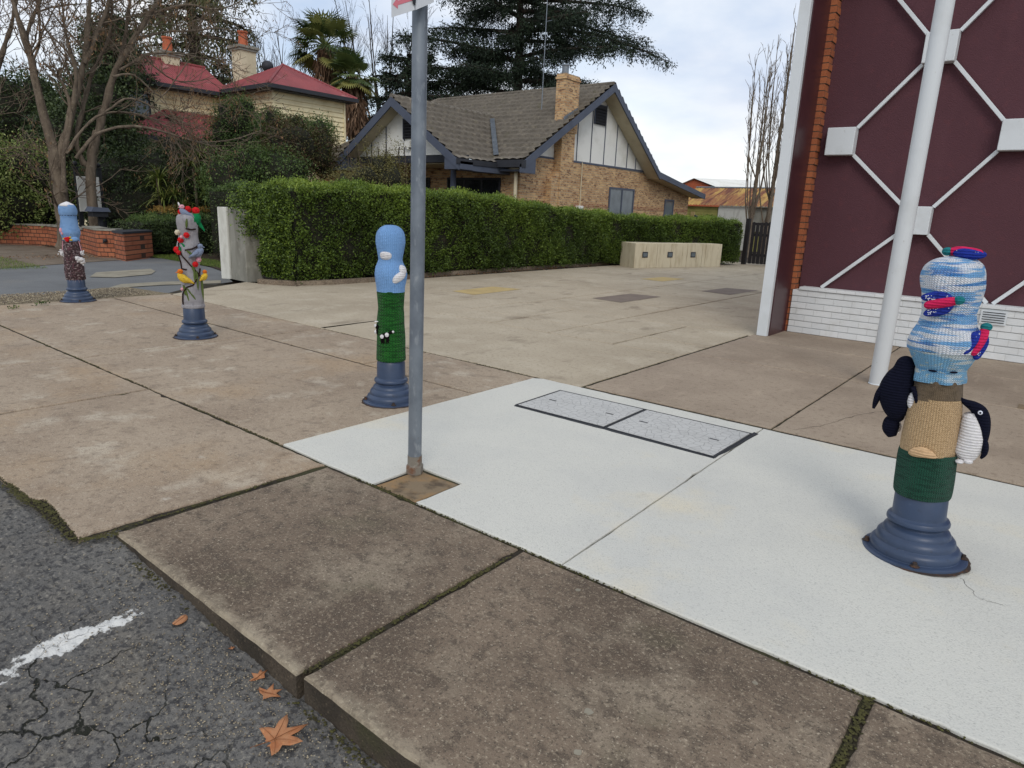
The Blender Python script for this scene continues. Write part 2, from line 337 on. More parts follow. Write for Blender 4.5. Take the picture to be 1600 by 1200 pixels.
# building / metal materials
M['maroon'] = mat('maroon textured render', C(86, 54, 61), .85, [(C(80, 50, 57), 2, 6, .4, .66, .5), (C(106, 60, 64), 9, 7, .56, .7, .3), (C(98, 64, 70), 2.2, 8, .58, .74, .3, (1, 1, .18)), (C(72, 44, 51), 5, 8, .60, .74, .3, (1, 1, .12))], [(70, .7, .008), (220, .4, .004)])
M['darkmaroon'] = mat('dark maroon gloss paint', C(70, 38, 42), .35, [(C(58, 30, 36), 3, 5, .4, .66, .6)], [(40, .1, .004)], spec=.5)
M['wpaint'] = mat('white exterior paint', C(212, 217, 220), .45, [(C(192, 196, 196), 2.5, 7, .5, .7, .5), (C(150, 146, 136), 14, 9, .66, .76, .5)], [(40, .15, .004)], spec=.4)
M['wbrick'] = mat('white painted brick', C(214, 217, 218), .7, brick=(C(218, 220, 220), C(208, 211, 212), C(198, 200, 199), .24, .088, .004), layers= [(C(190, 190, 186), 4, 8, .52, .7, .5), (C(130, 120, 108), 10, 9, .66, .75, .6)], bump=[(60, .25, .006)])
M['obrick'] = mat('orange brick', C(180, 90, 50), .85, brick=(C(172, 102, 66), C(150, 86, 58), C(96, 80, 68), .24, .086, .007),
    layers=[(C(130, 80, 58), 5, 6, .5, .7, .5), (C(190, 128, 92), 40, 4, .6, .7, .35)], bump=[(80, .3, .004)])
M['gbrick'] = mat('garden wall orange brick', C(172, 90, 55), .85, brick=(C(172, 108, 78), C(148, 86, 62), C(66, 54, 46), .24, .11, .012),
    layers=[(C(120, 66, 44), 5, 6, .48, .7, .6)], bump=[(80, .3, .004)])
M['cbrick'] = mat('cream clinker brick', C(196, 160, 118), .85, brick=(C(206, 172, 128), C(166, 126, 90), C(170, 154, 130), .25, .087, .010),
    layers=[(C(104, 74, 60), 6.5, 5, .55, .60, .8, (1, 1, 2.6)), (C(222, 190, 138), 3, 5, .55, .7, .4)], bump=[(60, .3, .004)])
M['redrow'] = mat('dark red brick course', C(128, 62, 44), .85, brick=(C(126, 58, 42), C(190, 150, 104), C(170, 148, 120), .12, .06, .01))
M['tile'] = mat('weathered roof tile', C(114, 108, 99), .9, [(C(88, 83, 76), 1.4, 7, .4, .66, .6), (C(140, 132, 118), 5, 8, .52, .68, .6), (C(150, 142, 112), 26, 6, .62, .72, .7), (C(92, 92, 60), 3, 7, .6, .72, .5), (C(56, 50, 44), 18, 6, .56, .7, .6)], [(60, .4, .006)])
M['redroof'] = mat('faded red metal roof', C(142, 68, 70), .6, [(C(114, 56, 60), 1.2, 6, .4, .66, .7), (C(176, 130, 124), 1.6, 8, .62, .72, .6)], [(30, .1, .004)])
M['cream'] = mat('cream weatherboard paint', C(234, 221, 182), .7, [(C(190, 170, 124), 1.2, 6, .45, .7, .6)], [(40, .1, .004)])
M['creamr'] = mat('cream render', C(206, 196, 168), .8, [(C(180, 168, 140), 2, 6, .45, .7, .6)], [(40, .2, .005)])
M['terra'] = mat('terracotta', C(178, 98, 68), .8, [(C(150, 66, 40), 6, 5, .45, .7, .6)])
M['bluegrey'] = mat('blue grey trim paint', C(82, 89, 104), .6, [(C(68, 74, 88), 2, 6, .45, .7, .6)], [(30, .1, .004)])
M['trimdark'] = mat('dark trim paint', C(52, 54, 60), .6, [(C(40, 40, 44), 4, 6, .45, .7, .5)])
M['panel'] = mat('white fibre cement panel', C(230, 230, 224), .75, [(C(196, 194, 182), 1.2, 6, .48, .7, .6)])
M['glass'] = mat('dark window glass', C(36, 40, 44), .08, spec=.8, layers=[(C(60, 62, 62), 1.2, 3, .5, .6, .6)])
M['curtain'] = mat('glass with pale blind', C(98, 108, 114), .15, spec=.6, layers=[(C(70, 78, 84), 1.2, 3, .45, .6, .6)])
M['galv'] = mat('galvanised steel', C(126, 134, 142), .5, [(C(100, 108, 118), 6, 6, .42, .64, .7), (C(158, 164, 168), 24, 6, .56, .68, .6, (1, 1, .4)), (C(116, 96, 78), 7, 7, .66, .76, .5)], [(60, .15, .003)], metal=.35)
M['galvbase'] = mat('rust stained steel foot', C(130, 124, 114), .7, [(C(120, 78, 50), 14, 7, .5, .62, .8), (C(165, 160, 150), 40, 5, .58, .7, .6)], [(60, .3, .003)], metal=.2)
M['rustconc'] = mat('rust stained concrete', C(128, 112, 90), .95, [(C(156, 122, 80), 4, 7, .45, .62, .8), (C(78, 66, 54), 9, 7, .52, .66, .8), (C(84, 88, 44), 7, 6, .62, .7, .6)], [(90, .5, .006)])
M['iron'] = mat('slate blue painted iron', C(50, 66, 92), .4, [(C(38, 51, 73), 5, 6, .42, .66, .6), (C(78, 92, 114), 60, 5, .62, .72, .45), (C(40, 44, 54), 30, 6, .62, .72, .6)], [(50, .15, .003)], spec=.5)
M['rust'] = mat('rusty bolt', C(58, 50, 46), .9, [(C(92, 64, 46), 40, 4, .5, .64, .8)], [(120, .5, .003)])
M['blackplas'] = mat('black metal', C(38, 40, 44), .55, [(C(54, 56, 60), 10, 5, .5, .7, .5)])
M['fence'] = mat('dark stained timber', C(34, 32, 34), .8, [(C(52, 48, 48), 6, 7, .5, .7, .6, (8, 8, .5))], [(50, .3, .005)])
M['bench'] = mat('stained cream concrete', C(206, 196, 170), .85, [(C(176, 162, 132), 3, 7, .45, .66, .7, (2.5, 2.5, .6)), (C(130, 116, 92), 7, 8, .62, .72, .7, (3, 3, .4))], [(70, .3, .005)])
M['walllight'] = mat('pale and lit concrete', C(204, 204, 196), .85, [(C(170, 168, 158), 3, 7, .48, .68, .7, (2, 2, .7))], [(50, .3, .006)])
M['wallgrey'] = mat('grey weathered concrete', C(142, 140, 130), .9, [(C(108, 105, 94), 2, 8, .42, .66, .8, (2, 2, .5)), (C(166, 164, 152), 5, 7, .56, .7, .5)], [(50, .4, .006)])
M['rustroof'] = mat('rusted corrugated iron', C(150, 104, 70), .85, [(C(188, 156, 88), 1.1, 7, .46, .58, .9, (2.2, .5, .5)), (C(108, 66, 56), 1.5, 7, .50, .60, .9, (2.6, .35, .35)), (C(150, 134, 112), 4, 6, .62, .72, .5)], [(20, .2, .005)])
M['yelboard'] = mat('olive yellow boards', C(150, 146, 84), .8, [(C(112, 112, 60), 2, 6, .45, .66, .7)])
M['cover'] = mat('pale grey pit cover', C(190, 190, 187), .75, [(C(168, 168, 165), 5, 6, .45, .7, .5), (C(130, 128, 122), 60, 5, .6, .7, .5)], [(90, .4, .004)])
def crazed(m):
    t = m.node_tree; N = t.nodes.new; L = t.links.new
    p = [n for n in t.nodes if n.type == 'BSDF_PRINCIPLED'][0]; src = p.inputs['Base Color'].links[0].from_socket; nrm = p.inputs['Normal'].links[0].from_socket
    g = N('ShaderNodeNewGeometry'); vo = N('ShaderNodeTexVoronoi'); vo.feature = 'DISTANCE_TO_EDGE'; vo.voronoi_dimensions = '2D'; vo.inputs['Scale'].default_value = 17
    L(g.outputs['Position'], vo.inputs['Vector'])
    mr = N('ShaderNodeMapRange'); mr.inputs['From Min'].default_value = .01; mr.inputs['From Max'].default_value = .05; mr.inputs['To Min'].default_value = .6; mr.inputs['To Max'].default_value = 0
    L(vo.outputs[0], mr.inputs[0]); mx = N('ShaderNodeMix'); mx.data_type = 'RGBA'; L(mr.outputs[0], mx.inputs[0]); L(src, mx.inputs[6]); mx.inputs[7].default_value = C(104, 104, 104); L(mx.outputs[2], p.inputs['Base Color'])
    b = N('ShaderNodeBump'); b.invert = True; b.inputs['Strength'].default_value = .6; b.inputs['Distance'].default_value = .004; L(mr.outputs[0], b.inputs['Height']); L(nrm, b.inputs['Normal']); L(b.outputs[0], p.inputs['Normal'])
crazed(M['cover'])
M['signw'] = mat('white sign face', C(206, 210, 214), .35, [(C(190, 194, 200), 5, 4, .45, .7, .5)])
M['signred'] = mat('faded red sign paint', C(206, 118, 130), .5)
M['bark'] = mat('grey brown bark', C(114, 102, 88), .95, [(C(78, 68, 58), 7, 8, .42, .62, .8, (1, 1, .35)), (C(148, 136, 116), 14, 7, .56, .7, .6)], [(40, .7, .015)])
M['barkd'] = mat('dark bark', C(62, 54, 46), .95, [(C(40, 35, 30), 7, 8, .42, .62, .8, (1, 1, .35))], [(40, .6, .015)])
M['twig'] = mat('fine twigs', C(112, 98, 84), .95)
M['twigd'] = mat('dark fine twigs', C(66, 56, 50), .95)
M['thatch'] = mat('dead palm thatch', C(118, 92, 70), .95, tintcols=[C(62, 48, 38), C(112, 86, 66), C(140, 116, 96)])
M['catkin'] = mat('dry brown seed clusters', C(136, 104, 76), .95, tintcols=[C(96, 72, 52), C(150, 118, 86)])
def leafm(name, cols, rough=.55, trans=.18): return mat(name, cols[0], rough, tintcols=cols, trans=trans, spec=.35)
M['hedge'] = leafm('hedge leaf', [C(44, 58, 26), C(66, 86, 34), C(94, 116, 44), C(126, 148, 58)])
M['hedgetop'] = leafm('young hedge leaf', [C(80, 102, 40), C(112, 134, 50), C(142, 160, 68)])
M['lgreen'] = leafm('yellow green leaf', [C(64, 80, 36), C(98, 116, 56), C(138, 150, 84), C(170, 176, 116)])
M['dgreen'] = leafm('dark evergreen leaf', [C(30, 40, 24), C(46, 60, 34), C(70, 86, 48), C(102, 116, 72)])
M['mgreen'] = leafm('mid green leaf', [C(40, 56, 28), C(60, 82, 38), C(86, 108, 54), C(112, 128, 70)])
M['redgreen'] = leafm('bronze tinged leaf', [C(58, 46, 32), C(82, 60, 42), C(70, 82, 40), C(104, 96, 56)])
M['olive'] = leafm('sparse olive leaf', [C(70, 66, 38), C(104, 100, 56), C(128, 124, 72), C(96, 84, 52)])
M['orange'] = leafm('orange tipped leaf', [C(120, 96, 48), C(172, 138, 72), C(190, 160, 92)])
M['strap'] = leafm('strappy leaf', [C(40, 54, 28), C(76, 94, 40), C(120, 132, 62), C(150, 152, 84)])
M['cedar'] = leafm('cedar needles', [C(24, 34, 26), C(34, 48, 34), C(50, 66, 42)], .7, .05)
M['weep'] = leafm('drooping conifer needles', [C(52, 58, 38), C(78, 82, 52), C(104, 104, 70)], .7, .1)
M['palm'] = leafm('palm frond', [C(40, 54, 32), C(66, 84, 46), C(100, 116, 66), C(138, 134, 74)])
M['grass'] = leafm('grass blade', [C(66, 88, 34), C(96, 120, 46), C(128, 144, 66)])
M['deadleaf'] = mat('dry orange leaf', C(170, 120, 84), .7, [(C(160, 96, 56), 25, 5, .45, .65, .7), (C(206, 148, 98), 60, 4, .58, .7, .5)], [(120, .3, .002)])
M['deadvein'] = mat('leaf vein', C(120, 76, 46), .8)

# ------------------------------------------------------------------ slabs
rs = random.Random(7)
def slab(mb, poly, z=0.0, th=.12, jit=.003, chip=.004, inset=.009, step=.07, mi=0, edge_mi=None, seed=0, round_edges=None):
    """poly CCW in XY.  ragged outline, small arris all round"""
    r = random.Random(seed); n = len(poly); P = []
    off = r.random()*50
    for i in range(n):
        a = np.array(poly[i][:2], float); b = np.array(poly[(i+1) % n][:2], float); L = np.linalg.norm(b-a); k = max(1, int(L/step))
        nrm = np.array([(b-a)[1], -(b-a)[0]])/max(L, 1e-6)
        for j in range(k):
            t = j/k; p = a+(b-a)*t
            d = abs(r.gauss(0, jit)) if 0 < j else 0
            if r.random() < .05: d += r.random()*chip*2
            P.append(p-nrm*d)
    m = len(P); cx = np.mean(P, axis=0)
    V = []
    Q = []
    for i in range(m):
        a, b, c = P[i-1], P[i], P[(i+1) % m]; t = c-a; t /= (np.linalg.norm(t)+1e-9); nn = np.array([-t[1], t[0]])
        Q.append(b+nn*inset)
    for p in P: V.append((p[0], p[1], z-th))
    for p in P: V.append((p[0], p[1], z-inset*.9))
    for p, q in zip(P, Q): V.append(((p[0]*.65+q[0]*.35), (p[1]*.65+q[1]*.35), z-inset*.3))
    for q in Q: V.append((q[0], q[1], z))
    F = []; o = len(mb.v)
    side = [(i, (i+1) % m, (i+1) % m+m, i+m) for i in range(m)]
    arr = [(m+i, m+(i+1) % m, 2*m+(i+1) % m, 2*m+i) for i in range(m)]+[(2*m+i, 2*m+(i+1) % m, 3*m+(i+1) % m, 3*m+i) for i in range(m)]
    mb.add(V, [], mi)
    mb.f += [tuple(i+o for i in f) for f in side]; mb.m += [mi if edge_mi is None else edge_mi]*len(side)
    mb.f += [tuple(i+o for i in f) for f in arr]; mb.m += [mi]*len(arr)
    mb.f += [tuple(o+3*m+i for i in range(m))]; mb.m += [mi]
def rect(x0, x1, y0, y1, g=.007): return [(x0+g, y0+g), (x1-g, y0+g), (x1-g, y1-g), (x0+g, y1-g)]
def struct(o): o['kind'] = 'structure'; return o
def sheet(name, poly, z, m, kind='structure', label=None, cat=None):
    mb = MB(); mb.add([(p[0], p[1], z) for p in poly], [tuple(range(len(poly)))])
    o = mb.build(name, m); 
    if kind: o['kind'] = kind
    return o
# far ground
sheet('ground', [(-700, -60), (300, -60), (300, 900), (-700, 900)], -.25, M['soil'])
sheet('garden_bed', [(-70, 7.0), (-26.4, 6.95), (-20.4, 7.2), (-19, 7.3), (-18, 8.6), (-13.2, 7.4), (-11.3, 7.7), (-11.2, 19.4), (-9, 25), (-9, 120), (-120, 120), (-120, 7)], -.012, M['soil'])
struct(bpy.data.objects['garden_bed'])
# joint bed under slabs
sheet('joint_bed', [(-11.35, .96), (-3.32, .96), (-3.32, 1.16), (4, 1.16), (4, 26), (-11.4, 26), (-11.4, 8), (-12.4, 6.2), (-11.4, 5)], -.011, M['mossbed'])
# driveway asphalt
sheet('driveway', [(-11.4, -4), (-11.4, 5.2), (-12.3, 6.2), (-12.7, 6.95), (-13.35, 7.2), (-15.2, 8.0), (-19.2, 8.2), (-18.2, 7.1), (-17, 4.3), (-17, -4)], -.03, M['drive'])
sheet('path', [(-17, -4), (-17, 4.3), (-18.2, 7.1), (-21, 7.6), (-27, 7.2), (-70, 7), (-70, -4)], -.022, M['path'])
sheet('gutter_strip', [G(140,431), G(150,424), G(235,418.5), G(243,422), G(236,427), G(180,432)], -.018, M['gutter'])
sheet('gutter_strip', [G(165,449), G(190,442), G(255,438.5), G(345,436.5), G(345,441), G(255,443.5)], -.018, M['gutter'])
# gravel strip
sheet('gravel_strip', [G(-60,480), G(0,478), G(180,466), G(276,458), G(258,457), G(200,448), G(160,449), G(90,457.5), G(0,464), G(-60,468)], -.006, M['gravel'])

def gst(n, polyf, seed, smin, smax, z, name, label=None):
    r = np.random.default_rng(seed); P = polyf(r, n); s = r.uniform(smin, smax, n)
    base = np.array([(1,0,0),(0,1,0),(-1,0,0),(0,-1,0),(0,0,.6),(0,0,-.5)])
    F0 = np.array([(0,1,4),(1,2,4),(2,3,4),(3,0,4),(1,0,5),(2,1,5),(3,2,5),(0,3,5)])
    a = r.uniform(0, 6.28, n); ca, sa = np.cos(a), np.sin(a)
    V = base[None]*s[:, None, None]*r.uniform(.6, 1.2, (n, 6, 1)); X = V[..., 0]*ca[:, None]-V[..., 1]*sa[:, None]; Y = V[..., 0]*sa[:, None]+V[..., 1]*ca[:, None]
    V = np.stack([X, Y, V[..., 2]], -1)+np.concatenate([P, (z+s*.25)[:, None] if np.ndim(z) == 0 else (z+s*.25)[:, None]], 1)[:, None, :]
    F = F0[None]+np.arange(n)[:, None, None]*6
    o = np_mesh(name, V.reshape(-1, 3), F.reshape(-1, 3), M['stone'], tint=np.repeat(r.random(n), 8)); o['kind'] = 'stuff'; return o
gst(5000, lambda r, n: np.stack([r.uniform(-12.5, -11.42, n), r.uniform(2.2, 4.9, n)], 1), 3, .006, .017, -.004, 'gravel')

# ---- paving slabs
pv = MB(); sd_ = 0
xs1 = [-11.32, -9.3, -7.31, -5.71]
slab(pv, rect(-11.32, -9.25, .97, 2.335), seed=1); slab(pv, rect(-9.25, -7.31, .97, 2.335), seed=2); slab(pv, rect(-7.31, -5.71, .97, 2.335), seed=3)
slab(pv, [(-5.696, .976), (-4.35, .965), (-3.95, .985), (-3.9, 1.03), (-3.33, .985), (-3.30, 2.325), (-5.696, 2.33)], seed=4, jit=.006, chip=.012)
slab(pv, rect(-11.32, -7.245, 2.345, 4.22), seed=5)
slab(pv, [(-7.232, 2.345), (-3.80, 2.347), (-3.79, 2.37), (-3.79, 4.21), (-7.232, 4.215)], seed=6)
slab(pv, rect(-11.32, -7.22, 4.24, 5.10), seed=7); slab(pv, rect(-7.21, -5.31, 4.24, 5.10), seed=8)
slab(pv, [(-5.295, 4.235), (-3.80, 4.232), (-3.785, 5.08), (-5.30, 5.10)], seed=9)
struct(pv.build('pavement', M['pave']))
# plaza slabs left of the dark joint
pz = MB()
slab(pz, [(-11.9, 6.2), (-11.3, 5.12), (-7.2, 5.12), (-7.3, 8.05), (-11.55, 8.05), (-11.2, 7.4), (-11.6, 7.2), (-12.3, 7.0)], seed=20)
slab(pz, rect(-7.3, -3.29, 5.12, 7.2), seed=21)
ys = [7.2, 8.15, 9.25]
for (a, b) in ((7.21, 8.0), (8.01, 9.3)):
    xx = [-11.15, -9.6, -8.1, -7.3, -6.2, -5.2, -4.2, -3.29] if a > 8 else [-7.3, -6.2, -5.2, -4.2, -3.29]
    for i in range(len(xx)-1): slab(pz, rect(xx[i], xx[i+1], a, b, .010), seed=30+i, step=.15)
for j, (a, b) in enumerate(((9.3, 11.0), (11.0, 12.7), (12.7, 14.3), (14.3, 16.2), (16.2, 18.3), (18.3, 21.0), (21.0, 25.5))):
    xx = [-11.15, -9.3, -7.2, -5.2, -3.24]
    if j >= 3: xx = xx+[-1.2, 1, 3]
    for i in range(len(xx)-1): slab(pz, rect(xx[i], xx[i+1], a, b, .014), seed=60+i+j*9, step=.3)
struct(pz.build('plaza', M['plaza']))
p2 = MB()
xx = [-3.27, -1.55, .3, 2.4]
for i in range(3):
    slab(p2, rect(xx[i], xx[i+1], 5.16, 7.45), seed=90+i)
    slab(p2, rect(xx[i], xx[i+1], 7.46, 8.95), seed=95+i); slab(p2, rect(xx[i], xx[i+1], 8.96, 10.4), seed=99+i)
struct(p2.build('building_forecourt', M['plaza2']))
for i, (q, mm) in enumerate((([(707,455),(770,448),(815,452),(740,461)], 'yellowpatch'), ([(925,466),(985,459),(1033,464),(970,473)], 'greypatch'), ([(1095,455),(1135,450),(1185,454),(1140,461)], 'greypatch'), ([(1000,436),(1035,433),(1070,436),(1035,440)], 'yellowpatch'))):
    sheet('tinted_paving', [G(*p) for p in q][::-1], .004, M[mm])
# white painted slabs, notched for the post footing
wp = MB()
nx0, nx1, ny = -2.86, -2.50, 2.70
def wslab(poly, s): slab(wp, poly, z=.003, seed=s, jit=.002, chip=.006, inset=.006)
wslab([(-3.785, 2.35), (-3.33, 2.338), (nx0, 2.335), (nx0, ny), (nx1, ny), (nx1, 2.335), (-1.537, 2.335), (-1.60, 5.10), (-3.70, 5.10), (-3.785, 5.04)], 11)
wslab([(-1.530, 2.335), (3.2, 2.335), (3.2, 5.15), (-1.593, 5.10)], 12)
struct(wp.build('painted_pavement', M['white']))
# kerb slabs
kb = MB()
def kslab(x0, x1, s, xl=None):
    r = random.Random(s)
    poly = [(x0+.010, 1.12), (x1-.010, 1.11), (x1-.010, 2.318), (x0+.010, 2.318)]
    n0 = len(kb.f); slab(kb, poly, z=0, th=.26, jit=.0016, chip=.006, inset=.014, step=.05, mi=0, edge_mi=2, seed=s)
    # the road-side arris is worn pale
    for k in range(n0, len(kb.f)):
        f = kb.f[k]
        if len(f) == 4:
            c = np.mean([kb.v[i] for i in f], axis=0)
            if c[1] < 1.16 and c[2] > -.02: kb.m[k] = 0
for i, (a, b) in enumerate(((-3.27, -1.765), (-1.755, -.262), (-.25, 1.25), (1.26, 2.8))): kslab(a, b, 200+i)
struct(kb.build('kerb', [M['kerb'], M['kerbedge'], M['kerbface']]))
# worn pale strips on kerb slabs (lichen-free band by the edge) + paint drops
dr = MB()
for (x, y, s) in ((903,922,8),(920,1112,9),(903,1176,8),(1180,1067,6),(719,848,4)):
    p = G(x, y, .001); a = [rs.uniform(.75, 1.15) for _ in range(12)]
    dr.add([(p[0]+.0017*s*a[k]*math.cos(k*.5236), p[1]+.0017*s*a[k]*math.sin(k*.5236), .0015) for k in range(12)], [tuple(range(12))])
struct(dr.build('paint_spots', M['gutter']))
ck = MB(); rc = random.Random(8)
def crack(pts, wd, z):
    P = [G(*p, z) for p in pts]; Q = []
    for i in range(len(P)-1):
        for t in np.linspace(0, 1, 9, endpoint=False): Q.append(P[i]*(1-t)+P[i+1]*t+np.array([rc.gauss(0, .006), rc.gauss(0, .006), 0]))
    for i in range(len(Q)-1):
        d = Q[i+1]-Q[i]; n = np.array([-d[1], d[0], 0]); n = n/(np.linalg.norm(n)+1e-9)*wd*rc.uniform(.5, 1.2); ck.add([Q[i]-n, Q[i+1]-n, Q[i+1]+n, Q[i]+n], [(0, 1, 2, 3)])
crack([(1238, 672), (1290, 664), (1340, 648), (1400, 640)], .0022, .0012)
crack([(1500, 902), (1530, 935), (1568, 945)], .0010, .0042)
struct(ck.build('hairline_cracks', M['mossbed']))
# moss in joints
def mossline(pts, wdt, n, seed, z=-.004):
    r = np.random.default_rng(seed); pts = np.array(pts, float); seg = np.linalg.norm(np.diff(pts, axis=0), axis=1); cum = np.r_[0, np.cumsum(seg)]
    t = r.uniform(0, cum[-1], n); ph = r.uniform(0, 10); keep = (np.sin(t*2.1+ph)+np.sin(t*5.3+ph*2)+r.uniform(-1.6, 1.6, n)) > .5; t = t[keep]
    P = np.stack([np.interp(t, cum, pts[:, 0]), np.interp(t, cum, pts[:, 1])], 1); d = np.diff(pts, axis=0)[np.clip(np.searchsorted(cum, t)-1, 0, len(seg)-1)]; d /= np.linalg.norm(d, axis=1, keepdims=True)
    P = P+np.stack([-d[:, 1], d[:, 0]], 1)*r.normal(0, wdt, len(t))[:, None]
    return P, r.uniform(.003, .007, len(t)), np.full(len(t), z)
MP = []
for k, (pts, wd, n) in enumerate((
    ([(-3.29, 1.0), (-3.29, 2.33)], .006, 900), ([(-1.76, 1.13), (-1.76, 2.32)], .006, 900), ([(-.256, 1.13), (-.256, 2.32)], .008, 900),
    ([(-3.3, 2.327), (3, 2.327)], .006, 2200), ([(-11.3, 2.338), (-3.8, 2.345)], .004, 1800),
    ([(-7.2, 5.11), (-3.7, 5.11)], .006, 700), ([(-3.28, 5.15), (-3.28, 9.3)], .004, 500), ([(-4.6, .965), (-3.95, .97), (-3.85, 1.0), (-3.33, .97)], .02, 1500), ([(-3.3, .98), (-3.25, 1.13)], .012, 250), ([(-2.9, 2.32), (-2.5, 2.33)], .012, 350))):
    MP.append(mossline(pts, wd, n, 40+k))
P = np.concatenate([a for a, b, c in MP]); S = np.concatenate([b for a, b, c in MP]); Z = np.concatenate([c for a, b, c in MP])
P2, S2, _ = mossline([(-3.2, 1.10), (-1.75, 1.09), (-.2, 1.08)], .012, 1900, 77); zz = np.interp(P2[:, 0], [-3.3, -1.8, 0], [-.03, -.10, -.11])
P = np.concatenate([P, P2]); S = np.concatenate([S, S2]); Z = np.concatenate([Z, zz])
n = len(P); base = np.array([(1,0,0),(.3,.95,0),(-.8,.6,0),(-.8,-.6,0),(.3,-.95,0),(0,0,.8)]); F0 = np.array([(0,1,5),(1,2,5),(2,3,5),(3,4,5),(4,0,5)])
V = base[None]*S[:, None, None]+np.concatenate([P, Z[:, None]], 1)[:, None, :]
o = np_mesh('moss', V.reshape(-1, 3), (F0[None]+np.arange(n)[:, None, None]*6).reshape(-1, 3), M['moss']); o['kind'] = 'stuff'

# ---- road height field
def road_z(x, y):
    base = np.interp(x, [-4.4, -3.4, -2.6, -1.8, -1, 3], [-.012, -.022, -.065, -.098, -.108, -.11])
    fall = np.clip(1.15-y, 0, 6)*.015
    return base-fall
rx = np.concatenate([np.arange(-11.4, -4.6, .1), np.arange(-4.6, -.6, .010), np.arange(-.6, 3.2, .12)]); ry = np.concatenate([np.arange(-5, .1, .25), np.arange(.1, 1.2, .010)])
XX, YY = np.meshgrid(rx, ry, indexing='ij'); rg = np.random.default_rng(5)
_n = rg.normal(0, 1, XX.shape); _n2 = (_n+np.roll(_n, 1, 0)+np.roll(_n, 1, 1)+np.roll(np.roll(_n, 1, 0), 1, 1))/2; _n3 = rg.normal(0, 1, XX.shape)
for _k in range(3): _n3 = (_n3+np.roll(_n3, 1+_k, 0)+np.roll(_n3, 1+_k, 1)+np.roll(np.roll(_n3, 1+_k, 0), 1+_k, 1))/2
ZZ = road_z(XX, YY)+_n*.0013+_n2*.0019+_n3*.0020+.004*np.sin(XX*3.1+1)*np.sin(YY*4.2)+.003*np.sin(XX*9+YY*5)
ZZ = np.where(YY > .93, np.where(XX < -3.36, -.03, ZZ), ZZ)
i, j = np.meshgrid(np.arange(len(rx)-1), np.arange(len(ry)-1), indexing='ij'); nn = len(ry); a = (i*nn+j).ravel()
struct(np_mesh('road', np.stack([XX, YY, ZZ], -1).reshape(-1, 3), np.stack([a, a+nn, a+nn+1, a+1], 1), M['road'], smooth=True))
def roadpts(r, n):
    x = r.normal(-2.0, .45, n); y = 1.07-np.abs(r.normal(0, .38, n)); return np.stack([x, y], 1)
r0 = np.random.default_rng(9); n = 3600; Pq = np.concatenate([roadpts(r0, 3000), np.stack([r0.uniform(-3.6, -.8, 600), r0.uniform(.9, 1.1, 600)], 1)]); 
o = gst(n, lambda r, k: Pq, 10, .0018, .0048, road_z(Pq[:, 0], Pq[:, 1])+.003, 'grit')

# ------------------------------------------------------------------ maroon building on the right
bw = empty('rendered_building', (-1.5, 10.3, 0), 'tall maroon rendered building with white square bosses and diagonal rods', 'building')
m = MB(); m.box((-3.0, 10.34, .55), (6, 16, 7.5)); m.build('wall', M['maroon'], bw)
# brick quoin: toothed strip, drawing in towards the top
m = MB()
for k in range(64):
    z0 = .0+k*.086; x1 = np.interp(z0, [0, .65, 1.6, 4.4, 6], [-3.03, -3.01, -2.99, -2.975, -2.97])+(.0 if k % 2 else -.010)
    m.box((-3.27, 10.16, z0+.002), (x1, 10.36, z0+.0845))
m.box((-3.26, 10.17, 0), (-3.03, 10.35, 5.5)); m.box((-3.27, 10.34, 0), (-3.02, 16, 5.5))
m.build('brick_quoin', M['obrick'], bw)
# white painted brick plinth
m = MB(); r = random.Random(4)
for k in range(7):
    z0 = k*.088; x = -3.02-.0*k
    m.box((x, 10.13+(.006 if k % 2 else 0), z0+.005+(.0 if k else .0)), (6, 10.34, z0+.086))
m.box((-3.015, 10.15, 0), (6, 10.335, .60)); m.box((-2.93, 10.11, .617), (6, 10.338, .66))
m.build('plinth', M['wbrick'], bw, bevel=.004)
v = MB(); vx0, vx1 = PY(1533, 487, 10.1)[0], PY(1575, 490, 10.1)[0]
v.box((vx0, 10.105, .43), (vx1, 10.128, .60)); vo = v.build('vent', M['wpaint'], bw)
v = MB()
for k in range(5): v.add([(vx0+.02, 10.10, .452+k*.029), (vx1-.02, 10.10, .452+k*.029), (vx1-.02, 10.085, .464+k*.029), (vx0+.02, 10.085, .464+k*.029)], [(0, 1, 2, 3), (3, 2, 1, 0)])
v.build('louvre', M['trimdark'], vo)
# white fin wall: white front, dark maroon flank
m = MB(); m.box((-3.215, 9.42, 0), (-3.075, 9.50, 7.5)); m.build('fin_face', M['wpaint'], bw, bevel=.006)
m = MB(); m.box((-3.205, 9.502, .0), (-3.06, 10.155, 7.5)); m.build('fin_wall', M['darkmaroon'], bw)
bosses = [(-2.70, 2.62), (-1.72, 3.68), (-.76, 2.64), (-1.66, 1.63), (.24, 1.63), (.24, 3.68), (-2.70, 4.75), (-.76, 4.75), (1.2, 2.64)]
for bx, bz in bosses:
    m = MB(); m.box((bx-.175, 10.17, bz-.175), (bx+.175, 10.335, bz+.175)); m.build('boss', M['wpaint'], bw, bevel=.008)
def rod(a, b):
    m = MB(); p = np.array([a[0], 10.30, a[1]]); q = np.array([b[0], 10.30, b[1]]); d = (q-p)/np.linalg.norm(q-p); nrm = np.cross(d, (0, 1, 0))*.022
    m.prism([p-nrm, p+nrm, q+nrm, q-nrm], (0, -.045, 0)); 
    # keep rod in front of the wall, behind the boss
    m.build('rod', M['wpaint'], bw, bevel=.004)
def rods(a, b):
    a = np.array(a, float); b = np.array(b, float); s = np.sign(b-a); rod(a+s*.172, b-s*.172)
